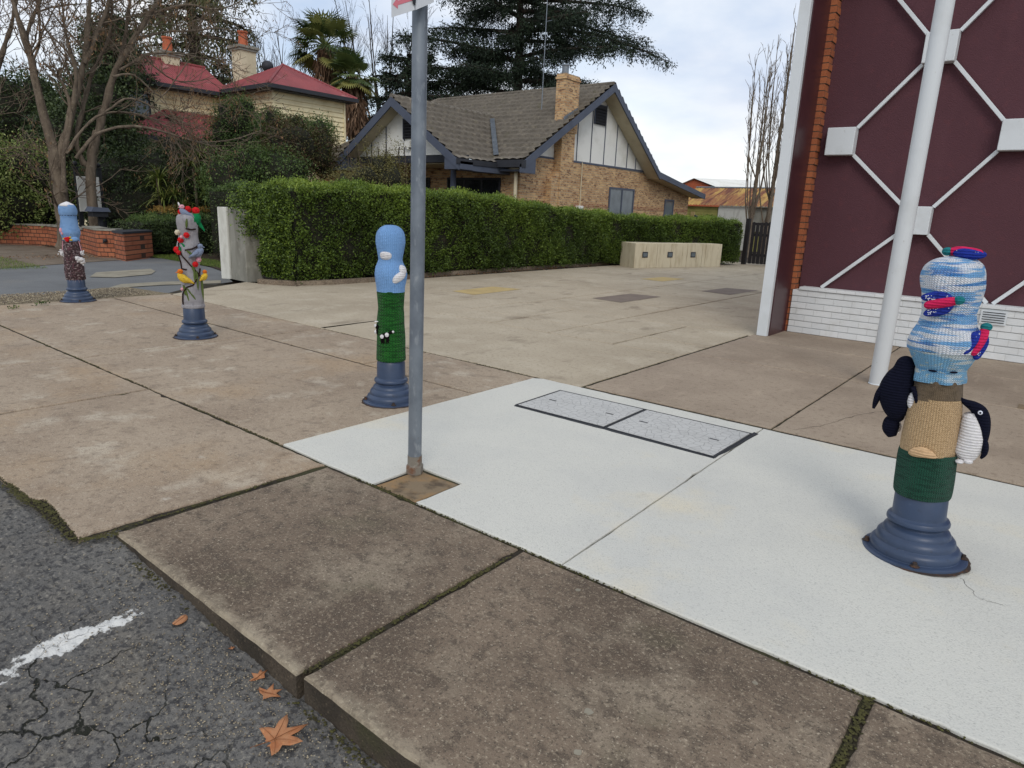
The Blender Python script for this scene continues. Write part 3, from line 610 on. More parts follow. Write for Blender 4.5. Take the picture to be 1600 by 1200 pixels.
rods(bosses[0], bosses[1]); rods(bosses[0], bosses[3]); rods(bosses[1], bosses[2]); rods(bosses[3], bosses[2]); rods(bosses[1], (-2.70, 4.75)); rods(bosses[1], (-.76, 4.75))
rods(bosses[2], bosses[4]); rods(bosses[2], bosses[5]); rods(bosses[4], bosses[8])
rod((-1.83, 1.46), (-2.68, .665)); rod((-1.49, 1.46), (-.72, .665)); rod((.07, 1.46), (-.66, .665)); rod((.4, 1.46), (1.2, .665))
# white pole
pp = empty('white_pole', (-1.29, 7.5, 0), 'tall white painted round pole standing before the maroon wall', 'pole')
m = MB(); m.lathe([(.074, 0), (.076, .004), (.076, 6.4), (.072, 6.42)], (-1.29, 7.5, 0), 32); m.build('shaft', M['wpaint'], pp, smooth=True, autosmooth=40)
m = MB(); m.lathe([(.080, 0), (.080, .004), (.077, .008)], (-1.29, 7.5, 0.002), 32); m.build('base_plate', M['wpaint'], pp, smooth=True, autosmooth=40)

# ------------------------------------------------------------------ sign post
fx, fy = -2.68, 2.52
m = MB(); slab(m, [(-2.845, 2.345), (-2.515, 2.345), (-2.515, 2.685), (-2.845, 2.685)], z=-.006, th=.15, seed=300, jit=.004)
struct(m.build('post_footing', M['rustconc']))
ps = G(648, 738)
sp = empty('sign_post', (ps[0], ps[1], 0), 'galvanised steel sign post standing in a rust stained square of concrete', 'sign post')
sx_, sy_ = ps[0], ps[1]
m = MB(); lean = .0
m.tube([(sx_, sy_, -.01), (sx_, sy_+.0, .11)], [.043, .043], 28); m.build('sleeve', M['galvbase'], sp, smooth=True, autosmooth=40)
m = MB(); m.tube([(sx_, sy_, .11), (sx_+.004, sy_+.01, 1.3), (sx_+.008, sy_+.02, 3.4)], [.040, .040, .040], 28); m.build('pole', M['galv'], sp, smooth=True, autosmooth=40)
m = MB()
for k in range(6):
    a = k*math.pi/3; 
m.lathe([(.050, .0), (.052, .006), (.052, .05), (.050, .056)], (sx_, sy_, -.004), 6); m.build('collar', M['galvbase'], sp)
m = MB(); m.blob((sx_+.004, sy_-.042, 1.62), (.004, .004, .004)); m.build('bolt_hole', M['trimdark'], sp)
# two sign plates meeting at a clip; only their lower ends reach into view
Rt = np.array([math.sin(he_), -math.cos(he_), 0]); Fw = np.array([math.cos(he_), math.sin(he_), 0])
def signpt(x, y, dep):   # a point at a given depth in front of the camera
    d = ray(x, y); t = dep/(d @ Fw); return np.array([0, 0, H])+t*d
dp = 3.72
A0, A1 = signpt(612, 27, dp-.08), signpt(648, 15.5, dp-.02); B0, B1 = signpt(649.5, 15.5, dp-.02), signpt(678, 3.5, dp+.05)
def plate(P, Q, h, name, th=.004):
    P = np.array(P); Q = np.array(Q); n = np.cross(Q-P, (0, 0, 1)); n /= np.linalg.norm(n)
    Pl, Ql = P.copy(), Q.copy(); m = MB(); m.prism([P, Q, Q+[0, 0, h], P+[0, 0, h]], -n*th); return m.build(name, M['signw'], sp), n
pa, nA = plate(A0, A1, .42, 'sign_plate'); pb, nB = plate(B0, B1, .45, 'sign_plate')
# red arrow on the left plate
ctr = signpt(628, 12, dp-.07); ux = (A1-A0)/np.linalg.norm(A1-A0); uz = np.array([0, 0, 1.]); nn_ = nA
L1 = [(-.062, 0), (-.03, .030), (-.03, .011), (.062, .011), (.062, -.011), (-.03, -.011), (-.03, -.030)]
t0 = (ctr-A0) @ ux; zc = (A0+ux*t0)
base0 = A0+ux*t0+np.array([0, 0, .055])
m = MB(); m.add([base0+ux*x*.9+uz*z*.9+nn_*.0016 for x, z in L1], [(0, 1, 2, 6), (2, 3, 4, 5), (2, 5, 6)]); m.build('arrow', M['signred'], pa)
m = MB(); c0 = signpt(647, 3, dp-.03); m.blob(c0+np.array([0, 0, .03]), (.009, .012, .045), mi=0); m.build('clip', M['trimdark'], sp)
m = MB(); c1 = signpt(664, 8, dp); m.tube([(sx_, sy_, 2.53), (sx_, sy_, 2.58)], [.046, .046], 20); m.build('bracket', M['galv'], sp)

# ------------------------------------------------------------------ pit covers
def pit(q, label, s):
    P = [G(*p, .003) for p in q]; c = np.mean(P, axis=0); rt = empty('pit_cover', (c[0], c[1], 0), label, 'pit cover', 'pit covers in the white painted paving')
    mb = MB(); sh = [p+(c-p)*.0 for p in P]; Pi = [np.array([p[0], p[1]]) for p in P]
    def ins(d):
        res = []
        for i in range(4):
            a, b, cc = Pi[i-1], Pi[i], Pi[(i+1) % 4]; u = (a-b)/np.linalg.norm(a-b); v = (cc-b)/np.linalg.norm(cc-b); res.append(b+(u+v)*d)
        return res
    o1, o2, o3 = ins(-.002), ins(.012), ins(.018)
    V = [(p[0], p[1], .0075) for p in o1]+[(p[0], p[1], .0075) for p in o2]+[(p[0], p[1], -.0) for p in o2]
    mb.add(V, [(i, (i+1) % 4, (i+1) % 4+4, i+4) for i in range(4)]+[(i+4, (i+1) % 4+4, (i+1) % 4+8, i+8) for i in range(4)]); mb.build('frame', M['blackplas'], rt)
    mb = MB(); V = [(p[0], p[1], -.0) for p in o3]+[(p[0], p[1], .0065) for p in o3]
    mb.prism([(p[0], p[1], .0045) for p in o3], (0, 0, .004)); mb.build('lid', M['cover'], rt, bevel=.002)
    for (u, v) in ((.16, .5), (.84, .5)):
        a = o3[0]*(1-u)*(1-v)+o3[1]*(1-v)*u+o3[2]*u*v+o3[3]*(1-u)*v; mb = MB(); mb.box((a[0]-.035, a[1]-.009, .0086), (a[0]+.035, a[1]+.009, .0096)); mb.build('lift_slot', M['blackplas'], rt)
ca, cb_, cc_, cd_ = (805, 633), (875, 610), (1176, 678), (1116, 715)
mid1 = (1009, 640); mid2 = (944, 668.5)
def ccw(q):
    P = [G(*p)[:2] for p in q]; A = sum(P[i][0]*P[(i+1) % 4][1]-P[(i+1) % 4][0]*P[i][1] for i in range(4)); return q if A > 0 else q[::-1]
pit(ccw([ca, mid2, mid1, cb_]), 'rectangular pale grey pit cover, the one nearer the sign post, beside its twin', 1)
pit(ccw([mid2, cd_, cc_, mid1]), 'rectangular pale grey pit cover with thick black edge, nearer the joint across the white paving', 2)
# dark ragged gap along the near side and right end of the pit
m = MB(); slab(m, [G(803, 635)[:2], G(1116, 717.5)[:2], G(1116, 713.5)[:2], G(807, 632)[:2]], z=.0052, th=.004, inset=.001, jit=.001, seed=5)
slab(m, [G(1117, 717)[:2], G(1185, 679)[:2], G(1178, 676)[:2], G(1114, 712)[:2]], z=.0056, th=.004, inset=.001, jit=.002, seed=6)
struct(m.build('pit_edge_seal', M['blackplas']))
# small square valve plate by the building
vp_ = G(1597, 636); m = MB(); m.box((vp_[0]-.03, vp_[1]-.09, .0), (vp_[0]+.12, vp_[1]+.09, .006)); tag(m.build('valve_plate', M['rustconc'], None, (vp_[0], vp_[1], 0)), 'small rusty square plate set in the brown paving near the maroon wall', 'plate')

# ------------------------------------------------------------------ bollards and their knitted covers
def knit(name, cols, layers=(), rows=(110, 150), tint=None, dark=None, strength=.8):
    m = bpy.data.materials.new(name); m.use_nodes = True; t = m.node_tree; t.nodes.clear(); N = t.nodes.new; L = t.links.new
    o = N('ShaderNodeOutputMaterial'); p = N('ShaderNodeBsdfPrincipled'); L(p.outputs[0], o.inputs[0]); p.inputs['Roughness'].default_value = .95
    p.inputs['Specular IOR Level'].default_value = .1; p.inputs['Sheen Weight'].default_value = .08; p.inputs['Sheen Roughness'].default_value = .5
    tcn = N('ShaderNodeTexCoord'); sep = N('ShaderNodeSeparateXYZ'); L(tcn.outputs['UV'], sep.inputs[0])
    def mth(op, a, b=None, c=None):
        n = N('ShaderNodeMath'); n.operation = op
        for i, v in enumerate((a, b, c)):
            if v is None: continue
            if hasattr(v, 'links'): L(v, n.inputs[i])
            else: n.inputs[i].default_value = v
        return n.outputs[0]
    u = mth('MULTIPLY', sep.outputs[0], float(rows[0])); v = mth('MULTIPLY', sep.outputs[1], float(rows[1]))
    uf = mth('ABSOLUTE', mth('SUBTRACT', mth('FRACT', u), .5))           # V stitches
    h = mth('SINE', mth('MULTIPLY', mth('ADD', v, mth('MULTIPLY', uf, 1.0)), 6.2832))
    h2 = mth('ABSOLUTE', mth('SINE', mth('MULTIPLY', u, 3.1416)))
    hh = mth('ADD', mth('MULTIPLY', h, .5), h2)
    cur = N('ShaderNodeRGB').outputs[0]; cur.default_value = cols[0]
    for (c2, sc_, lo, hi, am) in layers:
        mp_ = N('ShaderNodeMapping'); mp_.inputs['Scale'].default_value = sc_; L(tcn.outputs['UV'], mp_.inputs[0])
        n = N('ShaderNodeTexNoise'); n.inputs['Scale'].default_value = 1; n.inputs['Detail'].default_value = 4; L(mp_.outputs[0], n.inputs['Vector'])
        mr = N('ShaderNodeMapRange'); mr.inputs['From Min'].default_value = lo; mr.inputs['From Max'].default_value = hi; mr.inputs['To Max'].default_value = am; L(n.outputs[0], mr.inputs[0])
        mxn = N('ShaderNodeMix'); mxn.data_type = 'RGBA'; L(mr.outputs[0], mxn.inputs[0]); L(cur, mxn.inputs[6]); mxn.inputs[7].default_value = c2; cur = mxn.outputs[2]
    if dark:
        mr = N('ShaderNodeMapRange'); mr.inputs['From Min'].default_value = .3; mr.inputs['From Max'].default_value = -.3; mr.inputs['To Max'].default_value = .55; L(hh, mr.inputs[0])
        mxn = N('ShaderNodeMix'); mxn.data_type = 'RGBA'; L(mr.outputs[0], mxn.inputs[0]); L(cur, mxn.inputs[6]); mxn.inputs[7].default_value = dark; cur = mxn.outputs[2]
    L(cur, p.inputs['Base Color'])
    b = N('ShaderNodeBump'); b.inputs['Strength'].default_value = strength; b.inputs['Distance'].default_value = .005; L(hh, b.inputs['Height']); L(b.outputs[0], p.inputs['Normal'])
    return m
KN = {}
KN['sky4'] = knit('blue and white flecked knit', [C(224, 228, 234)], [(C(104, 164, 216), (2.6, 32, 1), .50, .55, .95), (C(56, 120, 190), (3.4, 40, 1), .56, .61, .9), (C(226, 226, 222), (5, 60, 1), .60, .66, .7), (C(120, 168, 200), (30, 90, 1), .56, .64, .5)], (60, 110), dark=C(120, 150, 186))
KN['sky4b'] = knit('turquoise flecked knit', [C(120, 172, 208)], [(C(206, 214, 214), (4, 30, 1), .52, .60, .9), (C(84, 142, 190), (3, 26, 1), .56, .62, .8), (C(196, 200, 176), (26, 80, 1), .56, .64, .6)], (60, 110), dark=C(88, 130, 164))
KN['brown'] = knit('brown knit', [C(120, 104, 84)], [(C(96, 84, 68), (20, 60, 1), .5, .6, .6)], (75, 150))
KN['beige'] = knit('beige moss stitch', [C(202, 172, 132)], [(C(174, 144, 106), (60, 120, 1), .5, .58, .7)], (60, 120), dark=C(170, 138, 100))
KN['green4'] = knit('bottle green ribbed knit', [C(34, 84, 66)], [(C(22, 62, 48), (12, 70, 1), .5, .58, .7)], (75, 90), dark=C(20, 52, 42), strength=1)
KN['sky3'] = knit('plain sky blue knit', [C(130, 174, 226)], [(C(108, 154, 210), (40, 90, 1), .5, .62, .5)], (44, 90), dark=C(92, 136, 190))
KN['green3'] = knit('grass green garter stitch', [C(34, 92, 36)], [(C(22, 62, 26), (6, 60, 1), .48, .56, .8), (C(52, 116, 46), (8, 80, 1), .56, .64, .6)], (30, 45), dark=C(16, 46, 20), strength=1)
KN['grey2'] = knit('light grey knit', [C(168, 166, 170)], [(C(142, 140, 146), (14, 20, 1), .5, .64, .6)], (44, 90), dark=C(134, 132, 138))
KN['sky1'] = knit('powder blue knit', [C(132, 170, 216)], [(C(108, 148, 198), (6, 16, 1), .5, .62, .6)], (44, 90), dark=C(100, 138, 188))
KN['tweed'] = knit('brown and plum tweed yarn', [C(94, 70, 72)], [(C(58, 44, 48), (14, 40, 1), .46, .54, .8), (C(190, 172, 170), (18, 60, 1), .57, .62, .85), (C(128, 84, 96), (24, 14, 1), .56, .62, .7)], (40, 60), strength=1.5)
def yarn(name, c, c2=None): d_ = c2 or tuple(x*.62 for x in c[:3])+(1,); return mat(name, c, .95, [(d_, 60, 4, .5, .64, .6)], [(220, .6, .004)], spec=.1, wave=[('Z', 24, .8, .004, tuple(x*(.78 if min(c[:3]) > .3 else .68) for x in c[:3])+(1,))])  # wave darkens grooves between yarn rows, crease shade put in the colour
Y = {'white': yarn('white yarn', C(226, 224, 224), C(196, 194, 200)), 'navy': yarn('navy yarn', C(20, 22, 38)), 'pink': yarn('hot pink yarn', C(212, 44, 92)), 'royal': yarn('royal blue flecked yarn', C(40, 58, 150), C(24, 34, 90)),
     'teal': yarn('teal yarn', C(40, 120, 126)), 'red': yarn('red yarn', C(206, 38, 42)), 'yel': yarn('yellow yarn', C(226, 190, 70), C(200, 158, 50)), 'orange': yarn('orange yarn', C(226, 120, 44)),
     'green': yarn('emerald yarn', C(28, 128, 78)), 'leaf': yarn('sage green yarn', C(96, 112, 62)), 'brown': yarn('dark brown cord', C(52, 38, 34)), 'pinkl': yarn('pale pink yarn', C(226, 166, 178)), 'slate': yarn('slate blue yarn', C(134, 146, 170)),
     'dusty': yarn('dusty plum yarn', C(172, 152, 158)), 'cream': yarn('cream yarn', C(214, 204, 178)), 'black': yarn('black yarn', C(22, 18, 18)), 'beige': yarn('beige yarn', C(214, 180, 140), C(180, 146, 106)), 'fleckw': mat('white fleck', C(214, 218, 230), .8)}
BASE = [(.222, 0), (.226, .004), (.225, .014), (.218, .018), (.197, .0185), (.194, .021), (.194, .044), (.190, .054), (.182, .062), (.174, .066), (.1735, .0665), (.171, .069), (.1705, .084), (.167, .096), (.159, .106), (.151, .111), (.1505, .1115), (.147, .114), (.146, .122), (.140, .134), (.130, .142), (.120, .147),
        (.116, .153), (.117, .158), (.128, .163), (.135, .172), (.1355, .182), (.130, .193), (.120, .199), (.116, .203), (.114, .215), (.112, .325), (.100, .345), (.088, .37), (.080, 1.0), (.07, 1.3)]
def cover(name, prof, m, parent, n=72, lump=.002, seed=0, sub=3, flat=0, extra=None):
    """knitted tube round the post with its own UVs (u round, v up)"""
    r = np.random.default_rng(seed); prof = np.array(prof, float)
    # smooth profile
    t = np.arange(len(prof)); tt = np.linspace(0, len(prof)-1, (len(prof)-1)*sub*2+1)
    def cr_(y):
        o = []
        for q in tt:
            i = min(int(q), len(y)-2); f = q-i; p0 = y[max(i-1, 0)]; p1 = y[i]; p2 = y[i+1]; p3 = y[min(i+2, len(y)-1)]
            o.append(.5*((2*p1)+(-p0+p2)*f+(2*p0-5*p1+4*p2-p3)*f*f+(-p0+3*p1-3*p2+p3)*f**3))
        return np.array(o)
    R_, Z_ = cr_(prof[:, 0]), cr_(prof[:, 1]); R_ = np.maximum(R_, .0005)
    a = np.arange(n)*2*math.pi/n; ph = r.uniform(0, 6.28, 6)
    Rm = R_[:, None]+lump*(np.sin(2*a[None]+Z_[:, None]*9+ph[0])+.7*np.sin(3*a[None]-Z_[:, None]*17+ph[1])+.5*np.sin(7*a[None]+Z_[:, None]*31+ph[2]))*np.clip(R_[:, None]/.08, 0, 1)
    if extra is not None: Rm = Rm+extra(a[None], Z_[:, None])
    V = np.stack([Rm*np.cos(a), Rm*np.sin(a), np.repeat(Z_[:, None], n, 1)], -1).reshape(-1, 3)
    L = len(Z_); i, k = np.meshgrid(np.arange(L-1), np.arange(n), indexing='ij'); k2 = (k+1) % n
    F = np.stack([i*n+k, i*n+k2, (i+1)*n+k2, (i+1)*n+k], -1).reshape(-1, 4)
    vv = np.r_[0, np.cumsum(np.hypot(np.diff(R_), np.diff(Z_)))]
    u0 = k/n; u1 = (k+1)/n; UV = np.stack([np.stack([u0, vv[i]], -1), np.stack([u1, vv[i]], -1), np.stack([u1, vv[i+1]], -1), np.stack([u0, vv[i+1]], -1)], 2).reshape(-1, 2)
    return np_mesh(name, V, F, m, parent, smooth=True, local=True, uv=UV)
def bollard(x, y, label, bolts=True):
    rz = math.atan2(y, x)-math.pi/2      # local -Y looks at the footpath viewer
    rt = empty('bollard', (x, y, 0), label, 'bollard', 'yarn bombed bollards along the footpath', rz)
    m = MB(); m.lathe(BASE, (0, 0, 0), 56); m.build('post', M['iron'], rt, smooth=True, local=True, autosmooth=32)
    for k in range(4):
        a = math.radians(-100+k*90+15); m = MB(); m.lathe([(.014, 0), (.014, .006), (.010, .012), (.009, .022)], (.206*math.cos(a), .206*math.sin(a), .018), 6)
        m.blob((.206*math.cos(a), .206*math.sin(a), .02), (.022, .018, .005)); m.build('bolt', M['rust'], rt, local=True)
    return rt
def skirt(rt, seed):   # rusty grout rim
    m = MB(); r = random.Random(seed); n = 60; V = []
    for k in range(n):
        a = 2*math.pi*k/n; q = .236+r.uniform(-.004, .008); V += [(q*math.cos(a), q*math.sin(a), .001), (.224*math.cos(a), .224*math.sin(a), .006)]
    m.add(V, [(2*k, (2*k+2) % (2*n), (2*k+3) % (2*n), 2*k+1) for k in range(n)]); m.build('grout_rim', M['rust'], rt, local=True)
def surf(ang, z, R, out=0):   # ang: degrees, 0 = towards viewer (-Y), + = viewer's right (+X)
    a = math.radians(ang); return Vector((math.sin(a)*(R+out), -math.cos(a)*(R+out), z))
def patch(name, rt, m, ang, z, wa, hz, Rf, th=.008, tilt=0, shape=2.0, par=None, nu=22, nv=14):
    """puffy appliqué following the surface"""
    V = []; F = []
    for i in range(nv+1):
        q = i/nv
        for k in range(nu):
            b = 2*math.pi*k/nu; du = q*math.cos(b)*wa; dv = q*math.sin(b)*hz*(1+.12*math.cos(2*b)); cu, cv = du*math.cos(tilt)-dv*math.sin(tilt)*wa/hz*0, dv+du*math.tan(tilt)
            aa = ang+math.degrees(cu/Rf(z)); zz = z+cv; h = th*(1-q**4)+.001
            V.append(tuple(surf(aa, zz, Rf(zz), h)))
    for i in range(nv):
        for k in range(nu): F.append((i*nu+k, i*nu+(k+1) % nu, (i+1)*nu+(k+1) % nu, (i+1)*nu+k))
    m_ = MB(); m_.add(V, F); return m_.build(name, m, par or rt, smooth=True, local=True)
def RF(prof):
    zs = [p[1] for p in sorted(prof, key=lambda q: q[1])]; rr = [p[0] for p in sorted(prof, key=lambda q: q[1])]
    return lambda z: float(np.interp(z, zs, rr))
def loft(m, pts, rx, ry=None, n=14, mi=0):
    ry = ry or rx; P0_ = np.array(pts, float); q_ = np.linspace(0, len(P0_)-1, (len(P0_)-1)*4+1); A_ = np.column_stack([P0_, np.array(rx, float), np.array(ry, float)]); S_ = []
    for q in q_:
        i = min(int(q), len(A_)-2); f = q-i; p0 = A_[max(i-1, 0)]; p1 = A_[i]; p2 = A_[i+1]; p3 = A_[min(i+2, len(A_)-1)]; S_.append(.5*((2*p1)+(-p0+p2)*f+(2*p0-5*p1+4*p2-p3)*f*f+(-p0+3*p1-3*p2+p3)*f**3))
    S_ = np.array(S_); P = S_[:, :3]; rx = np.maximum(S_[:, 3], .0008); ry = np.maximum(S_[:, 4], .0008); T = np.gradient(P, axis=0); T /= np.linalg.norm(T, axis=1, keepdims=True); o = len(m.v); V = []
    for i in range(len(P)):
        ref = np.array([0, 1., 0]) if abs(T[i][1]) < .9 else np.array([1., 0, 0]); A = np.cross(T[i], ref); A /= np.linalg.norm(A); B = np.cross(A, T[i])
        for k in range(n):
            b = 2*math.pi*k/n; V.append(P[i]+A*rx[i]*math.cos(b)+B*ry[i]*math.sin(b))
    F = [(i*n+k, i*n+(k+1) % n, (i+1)*n+(k+1) % n, (i+1)*n+k) for i in range(len(P)-1) for k in range(n)]+[tuple(range(n-1, -1, -1)), tuple((len(P)-1)*n+k for k in range(n))]
    m.add(V, F, mi); return m
XR = lambda d, ax: Matrix.Rotation(math.radians(d), 3, ax)

# --- bollard 4 : sky, sand and sea, with penguins and parrots
b4 = bollard(-.335, 3.625, 'nearest bollard, blue and white knit over beige and green, with knitted penguins and parrots')
b4.rotation_euler = (math.radians(-.5), math.radians(-2.6), b4.rotation_euler[2])
skirt(b4, 3)
p4c = [(.119, .31), (.123, .33), (.123, .40), (.121, .47), (.119, .515), (.116, .53)]
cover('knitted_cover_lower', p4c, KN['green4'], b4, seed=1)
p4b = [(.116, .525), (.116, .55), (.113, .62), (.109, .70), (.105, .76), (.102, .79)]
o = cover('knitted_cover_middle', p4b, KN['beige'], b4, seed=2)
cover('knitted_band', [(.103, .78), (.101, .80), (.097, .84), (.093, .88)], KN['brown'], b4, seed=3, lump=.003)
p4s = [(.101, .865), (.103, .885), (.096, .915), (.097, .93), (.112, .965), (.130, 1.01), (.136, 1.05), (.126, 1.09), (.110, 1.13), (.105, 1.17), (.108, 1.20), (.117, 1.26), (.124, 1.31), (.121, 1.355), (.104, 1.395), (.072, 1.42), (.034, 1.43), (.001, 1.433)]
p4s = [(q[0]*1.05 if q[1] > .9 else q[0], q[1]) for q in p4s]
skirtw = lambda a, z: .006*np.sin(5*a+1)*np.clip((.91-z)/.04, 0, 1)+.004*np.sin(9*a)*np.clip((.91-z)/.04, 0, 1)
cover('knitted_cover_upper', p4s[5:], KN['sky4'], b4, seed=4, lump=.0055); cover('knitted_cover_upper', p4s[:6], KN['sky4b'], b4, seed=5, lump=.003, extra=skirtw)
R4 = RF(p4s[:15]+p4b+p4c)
for a in (-14, 32): 
    m = MB(); m.blob(surf(a, .925, .104), (.018, .006, .005), Matrix.Rotation(math.radians(a), 4, 'Z')); m.build('stitched_mark', Y['navy'], b4, local=True, smooth=True)
# beige mound at the waterline
m = MB(); loft(m, [surf(a, .533+.012*math.cos((a+8)/14), .118, .004) for a in (-36, -30, -20, -8, 4, 12, 18)], [.006, .017, .024, .025, .02, .013, .005], [.006, .014, .018, .018, .016, .012, .005]); m.build('knitted_rock', Y['beige'], b4, local=True, smooth=True)
def parrot(rt, o0, R3, s=1.0):
    """body along +X, head at +X; wings each side"""
    def P(x, y, z): v = R3 @ Vector((x*s, y*s, z*s)); return Vector(o0)+v
    root = None; m = MB(); loft(m, [P(-.080, 0, 0), P(-.070, 0, .001), P(-.045, 0, .004), P(-.01, 0, .008), P(.02, 0, .010), P(.045, 0, .008)], [.008*s, .017*s, .021*s, .023*s, .022*s, .018*s]); root = m.build('toy_parrot', Y['pink'], rt, local=True, smooth=True)
    m = MB(); m.blob(P(.060, 0, .008), (.024*s, .021*s, .020*s)); m.build('head', Y['teal'], root, local=True, smooth=True)
    for sgn in (-1, 1):
        m = MB(); loft(m, [P(.03, .012*sgn, .004), P(.0, .028*sgn, .0), P(-.04, .034*sgn, -.004), P(-.078, .038*sgn, -.006), P(-.09, .038*sgn, -.008)], [.012*s, .024*s, .024*s, .015*s, .004*s], [.009*s, .015*s, .014*s, .009*s, .003*s]); wg = m.build('wing', Y['royal'], root, local=True, smooth=True)
        m = MB(); r = random.Random(3)
        for k in range(40):
            t = r.random(); p = P(.02-.09*t, (.020+.014*t)*sgn+r.uniform(-.012, .012), .0125*(1-.5*t)); m.blob(p, (.0024, .0024, .0024), nu=5, nv=4)
            p = P(.02-.09*t, (.020+.014*t)*sgn+r.uniform(-.004, .010)*sgn, .004); m.blob(p, (.0024, .0024, .0024), nu=5, nv=4)
        m.build('fleck', Y['fleckw'], wg, local=True)
    return root
parrot(b4, (0.02, -.01, 1.445), Matrix.Rotation(math.radians(172), 3, 'Z'), .95)
s_ = surf(-8, 1.235, .120, .012); parrot(b4, s_, Matrix.Rotation(math.radians(-8), 3, 'Z') @ Matrix.Rotation(math.radians(-14), 3, 'Y') @ Matrix.Rotation(math.radians(90), 3, 'X'), .95)
s_ = surf(62, 1.08, .132, .014); parrot(b4, s_, Matrix.Rotation(math.radians(50), 3, 'Z') @ Matrix.Rotation(math.radians(-68), 3, 'Y') @ Matrix.Rotation(math.radians(90), 3, 'X'), .95)
# large penguin, back to us, on the left
pg = MB(); px_, pz_ = -.150, .80
loft(pg, [(px_+.012, .0, .655), (px_+.004, .0, .675), (px_-.004, .0, .72), (px_-.012, .0, .79), (px_-.004, .0, .85), (px_+.008, .0, .895), (px_+.014, 0, .935), (px_+.02, 0, .957), (px_+.022, 0, .964)], [.015, .040, .064, .077, .067, .050, .041, .025, .008], [.012, .036, .055, .066, .060, .048, .040, .024, .008], 22)
P0 = pg.build('toy_penguin', Y['navy'], b4, local=True, smooth=True)
m = MB(); loft(m, [(px_-.060, -.02, .83), (px_-.082, -.01, .78), (px_-.094, 0, .73), (px_-.100, 0, .695)], [.014, .016, .013, .006], [.026, .024, .018, .008]); m.build('flipper', Y['navy'], P0, local=True, smooth=True)
m = MB(); loft(m, [(px_+.055, -.045, .83), (px_+.080, -.060, .78), (px_+.088, -.055, .735), (px_+.075, -.05, .72)], [.012, .014, .012, .006], [.020, .020, .016, .008]); m.build('flipper', Y['navy'], P0, local=True, smooth=True)
m = MB(); m.blob((px_+.060, -.040, .765), (.022, .022, .042)); m.build('belly', Y['white'], P0, local=True, smooth=True)
# small penguin lower left
m = MB(); m.blob((-.150, .02, .70-.03), (.036, .036, .034)); loft(m, [(-.158, .02, .665), (-.166, .02, .64), (-.168, .02, .60), (-.156, .02, .565)], [.018, .034, .036, .020]); P1 = m.build('toy_penguin', Y['navy'], b4, local=True, smooth=True)
m = MB(); m.blob((-.165, .045, .608), (.042, .028, .044)); m.blob((-.178, .03, .66), (.008, .008, .006)); m.build('belly', Y['white'], P1, local=True, smooth=True)
# right penguin, white front
m = MB(); loft(m, [(.126, -.01, .52), (.140, -.012, .54), (.155, -.014, .59), (.158, -.016, .65), (.148, -.018, .70), (.138, -.02, .735)], [.026, .050, .056, .052, .040, .024], [.024, .046, .052, .050, .040, .026], 20)
P2_ = m.build('toy_penguin', Y['white'], b4, local=True, smooth=True)
m = MB(); loft(m, [(.200, -.005, .56), (.204, -.005, .62), (.196, -.01, .69), (.178, -.015, .742), (.150, -.02, .768), (.115, -.025, .785), (.090, -.03, .805)], [.008, .020, .028, .030, .024, .014, .003], [.022, .040, .046, .040, .026, .014, .003]); hd = m.build('back', Y['navy'], P2_, local=True, smooth=True)
m = MB(); m.lathe([(.0095, 0), (.0095, .004), (.006, .006)], (0, 0, 0), 14); m.v = [tuple(XR(90, 'X') @ Vector(v)+Vector((.176, -.060, .752))) for v in m.v]; e = m.build('eye', Y['fleckw'], hd, local=True, smooth=True)
m = MB(); m.blob((.176, -.066, .752), (.0045, .003, .0045)); m.build('pupil', Y['black'], e, local=True)
m = MB(); loft(m, [(.196, -.02, .65), (.214, -.028, .60), (.216, -.03, .56), (.206, -.03, .535)], [.010, .014, .012, .005], [.020, .022, .016, .006]); m.build('flipper', Y['navy'], P2_, local=True, smooth=True)
m = MB(); m.blob((.128, -.055, .512), (.018, .022, .010)); m.blob((.160, -.05, .517), (.020, .022, .010)); m.build('foot', Y['white'], P2_, local=True, smooth=True)

# --- bollard 3 : sky over green, clouds and cows
b3 = bollard(-4.10, 3.55, 'bollard behind the sign post, sky blue over green knit, white clouds and a cow')
skirt(b3, 4)
p3g = [(.112, .345), (.118, .352), (.117, .40), (.115, .50), (.110, .62), (.103, .72), (.098, .76), (.100, .80), (.106, .87), (.108, .90)]
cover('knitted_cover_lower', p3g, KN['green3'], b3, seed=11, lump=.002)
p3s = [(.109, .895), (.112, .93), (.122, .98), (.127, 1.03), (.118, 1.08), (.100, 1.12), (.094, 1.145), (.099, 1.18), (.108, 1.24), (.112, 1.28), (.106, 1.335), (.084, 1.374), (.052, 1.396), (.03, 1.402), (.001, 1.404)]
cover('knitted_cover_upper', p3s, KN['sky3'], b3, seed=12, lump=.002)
R3 = RF(p3s[:11]); patch('cloud', b3, Y['white'], -24, 1.175, .050, .036, R3, .016); patch('cloud', b3, Y['white'], 34, 1.02, .068, .044, R3, .018, tilt=.4); patch('cloud', b3, Y['white'], 50, 1.07, .036, .044, R3, .020)
m = MB(); s = surf(-22, .56, .108, .014); m.blob(s, (.038, .016, .022)); m.blob(s+Vector((.045, -.004, .028)), (.020, .014, .012), XR(-25, 'Y').to_4x4()); 
for dx in (-.026, -.012, .014, .026): m.blob(s+Vector((dx, 0, -.034)), (.008, .008, .030))
cow = m.build('toy_cow', Y['black'], b3, local=True, smooth=True)
for (dx, dz, rr) in ((-.024, -.004, .015), (.014, .010, .016), (.062, .034, .009)):
    m = MB(); m.blob(s+Vector((dx, -.014, dz)), (rr, .008, rr*1.1)); m.build('white_spot', Y['white'], cow, local=True, smooth=True)
m = MB(); s = surf(-66, .62, .106, .012); m.blob(s, (.014, .030, .020)); 
